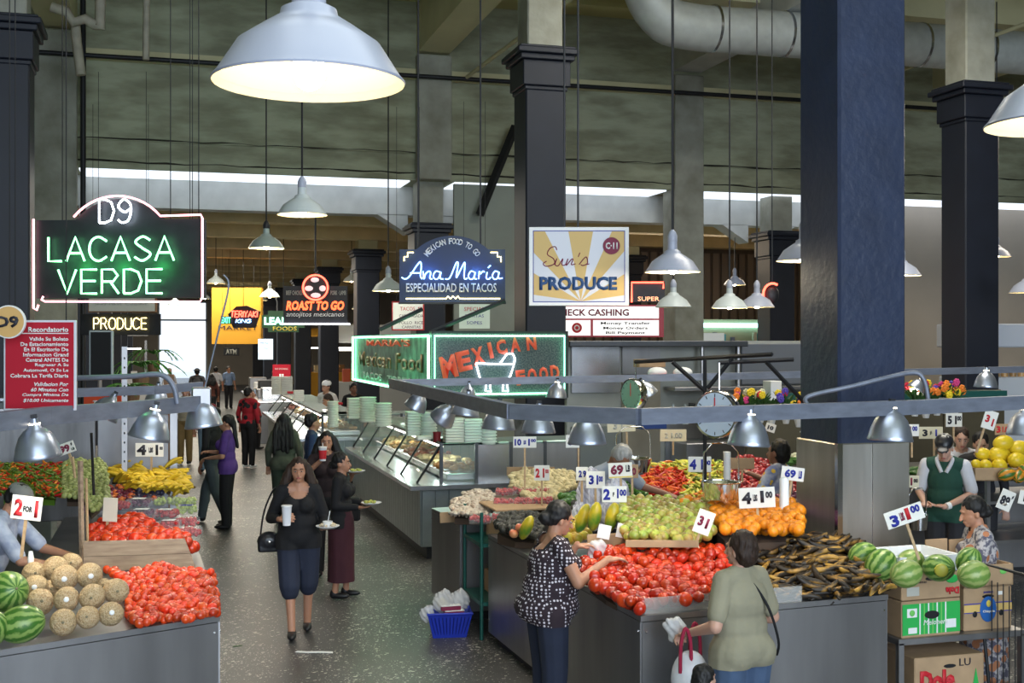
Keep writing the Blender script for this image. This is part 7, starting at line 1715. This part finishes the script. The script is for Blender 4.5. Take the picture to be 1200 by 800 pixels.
# white tube and cardboard pieces
tag(MB().lathe([(.001, -.16), (.035, -.16), (.035, .16), (.02, .17), (.001, .17)], 20).build('paper_roll', white_m, None, 1, at(919, 586, Z=8.9)), 'white paper roll standing beside the orange heap', 'roll')
tag(MB().lathe([(.001, -.13), (.033, -.13), (.033, .13), (.001, .13)], 20).build('paper_roll', white_m, None, 1, at(852, 546, Z=10.8)), 'white paper roll standing among the yellow chilies', 'roll')
for k, (px, py, Z, w_, h_, yaw, lb) in enumerate(((715, 634, 8.5, .34, .11, .25, 'cardboard flap between the papayas and the tomatoes'), (560, 592, 11.6, .2, .09, .1, 'small cardboard flap behind the mushrooms'), (598, 583, 11.7, .42, .1, .0, 'cardboard tray side behind the strawberry boxes'), (525, 606, 11.3, .16, .1, .4, 'cardboard box corner beside the mushrooms'), (776, 637, 8.15, .5, .05, -.02, 'printed carton edge between the guavas and the tomatoes'), (622, 552, 12.4, .5, .09, 0, 'cardboard tray edge behind the pale roots'))):
    tag(MB().bbox(-w_ / 2, 0, -h_ / 2, w_ / 2, .012, h_ / 2, .003).build('cardboard_piece', card, None, None, at(px, py, Z=Z)), lb, 'cardboard').rotation_euler = (-.1, 0, -TH + yaw)
for k, (px, py) in enumerate(((708, 623), (730, 622))): tag(MB().bbox(-.045, 0, -.05, .045, .004, .05, .001).build('paper_slip', tx_white, None, None, at(px, py, Z=8.45)), ('left', 'right')[k] + ' blank paper slip tucked before the papayas', 'paper').rotation_euler = (0, .2, -TH)
# clear edge guard along the tomato counter
a = at(684, 668, Z=8.1); g_ = tag(MB().prism([(2.86, 6.92), (2.86, 8.4), (2.868, 8.4), (2.868, 6.928), (4.0, 6.998), (4.0, 6.99)], .95, 1.05, 'z').build('edge_guard', mat('clear_guard', (.6, .6, .58), .15, alpha=.35)), 'clear plastic edge guard round the big tomato heap', 'guard')
# basket on the floor
bk = thing('shopping_basket', 'blue plastic shopping basket full of wrapped goods on the floor beside the rack', 'basket', at(529, 747, 0) + Vector((0, .1, 0)), -.15)
bp = mat('blue_plastic', (.012, .035, .42), .4)
W0, W1, D0, D1, Hh = .15, .20, .10, .14, .22
V = lambda w_, d_, z: [(-w_, -d_, z), (w_, -d_, z), (w_, d_, z), (-w_, d_, z)]
MB().ring([V(W0, D0, 0), V(W1, D1, Hh), V(W1 - .01, D1 - .01, Hh), V(W0 - .01, D0 - .01, .01)], True, True).build('basket_shell', bp, bk)
MB().tube([(-W1, -D1, Hh), (W1, -D1, Hh), (W1, D1, Hh), (-W1, D1, Hh)], .012, 6, closed=True).build('rim', bp, bk)
for k in range(11):
    u = -.85 + 1.7 * k / 10; MB().tube([(u * W0, -D0 - .004, .03), (u * W1, -D1 - .002, Hh - .03)], .004, 4).build('rib', mat('deep_blue', (.006, .015, .2), .5), bk)
for k, (c, r, m, lb, nm) in enumerate((((-.05, 0, .3), (.1, .08, .1), plastic, 'clear bag of yellow fruit in the blue basket', 'plastic_bag'), ((.1, .02, .3), (.1, .07, .09), plastic, 'clear bag bulging at the right of the blue basket', 'plastic_bag'), ((-.2, 0, .2), (.07, .06, .07), plastic, 'clear bag hanging over the left rim of the blue basket', 'plastic_bag'))):
    bag_(nm, lb, bk.location + Vector(c), [((0, 0, 0), r), ((.02, 0, r[2] * .7), (r[0] * .5, r[1] * .6, r[2] * .5))], m)
for k, (c, lb) in enumerate((((0, -.04, .24), 'red berry tray with a white lid, upper one in the blue basket'), ((0.03, -.05, .195), 'lower red berry tray in the blue basket'))):
    t = thing('berry_tray', lb, 'tray', bk.location + Vector(c)); MB().bbox(-.09, -.06, 0, .09, .05, .04, .006).build('tray', mat('berry_tray', (.22, .02, .06), .4), t); MB().bbox(-.09, -.06, .04, .09, .05, .048, .002).build('film_lid', white_m, t)
tag(MB().ball((0, 0, 0), (.05, .05, .05), 10, 8).build('yellow_fruit', mat('pale_fruit', (.55, .45, .15), .5), None, 3, bk.location + Vector((-.06, -.01, .29))), 'pale yellow fruit inside the clear bag of the basket', 'fruit')
p = at(368, 764, 0); tag(MB().prism([(-.16, -.02), (-.05, -.035), (.06, -.02), (.17, -.03), (.16, .015), (.05, .02), (-.06, .005), (-.15, .02)], .002, .006, 'z').build('paper_strip', tx_white, None, None, p), 'crumpled white paper strip lying on the floor', 'paper').rotation_euler = (0, 0, -.35)
tag(MB().prism([(-.04, -.008), (.04, -.004), (.045, .006), (-.03, .008)], .002, .005, 'z').build('leaf_scrap', stem_g, None, None, at(278, 757, 0)), 'small green leaf scrap on the floor by the left counter', 'leaf').rotation_euler = (0, 0, .1)

bpy.data.scenes.remove(TMP)
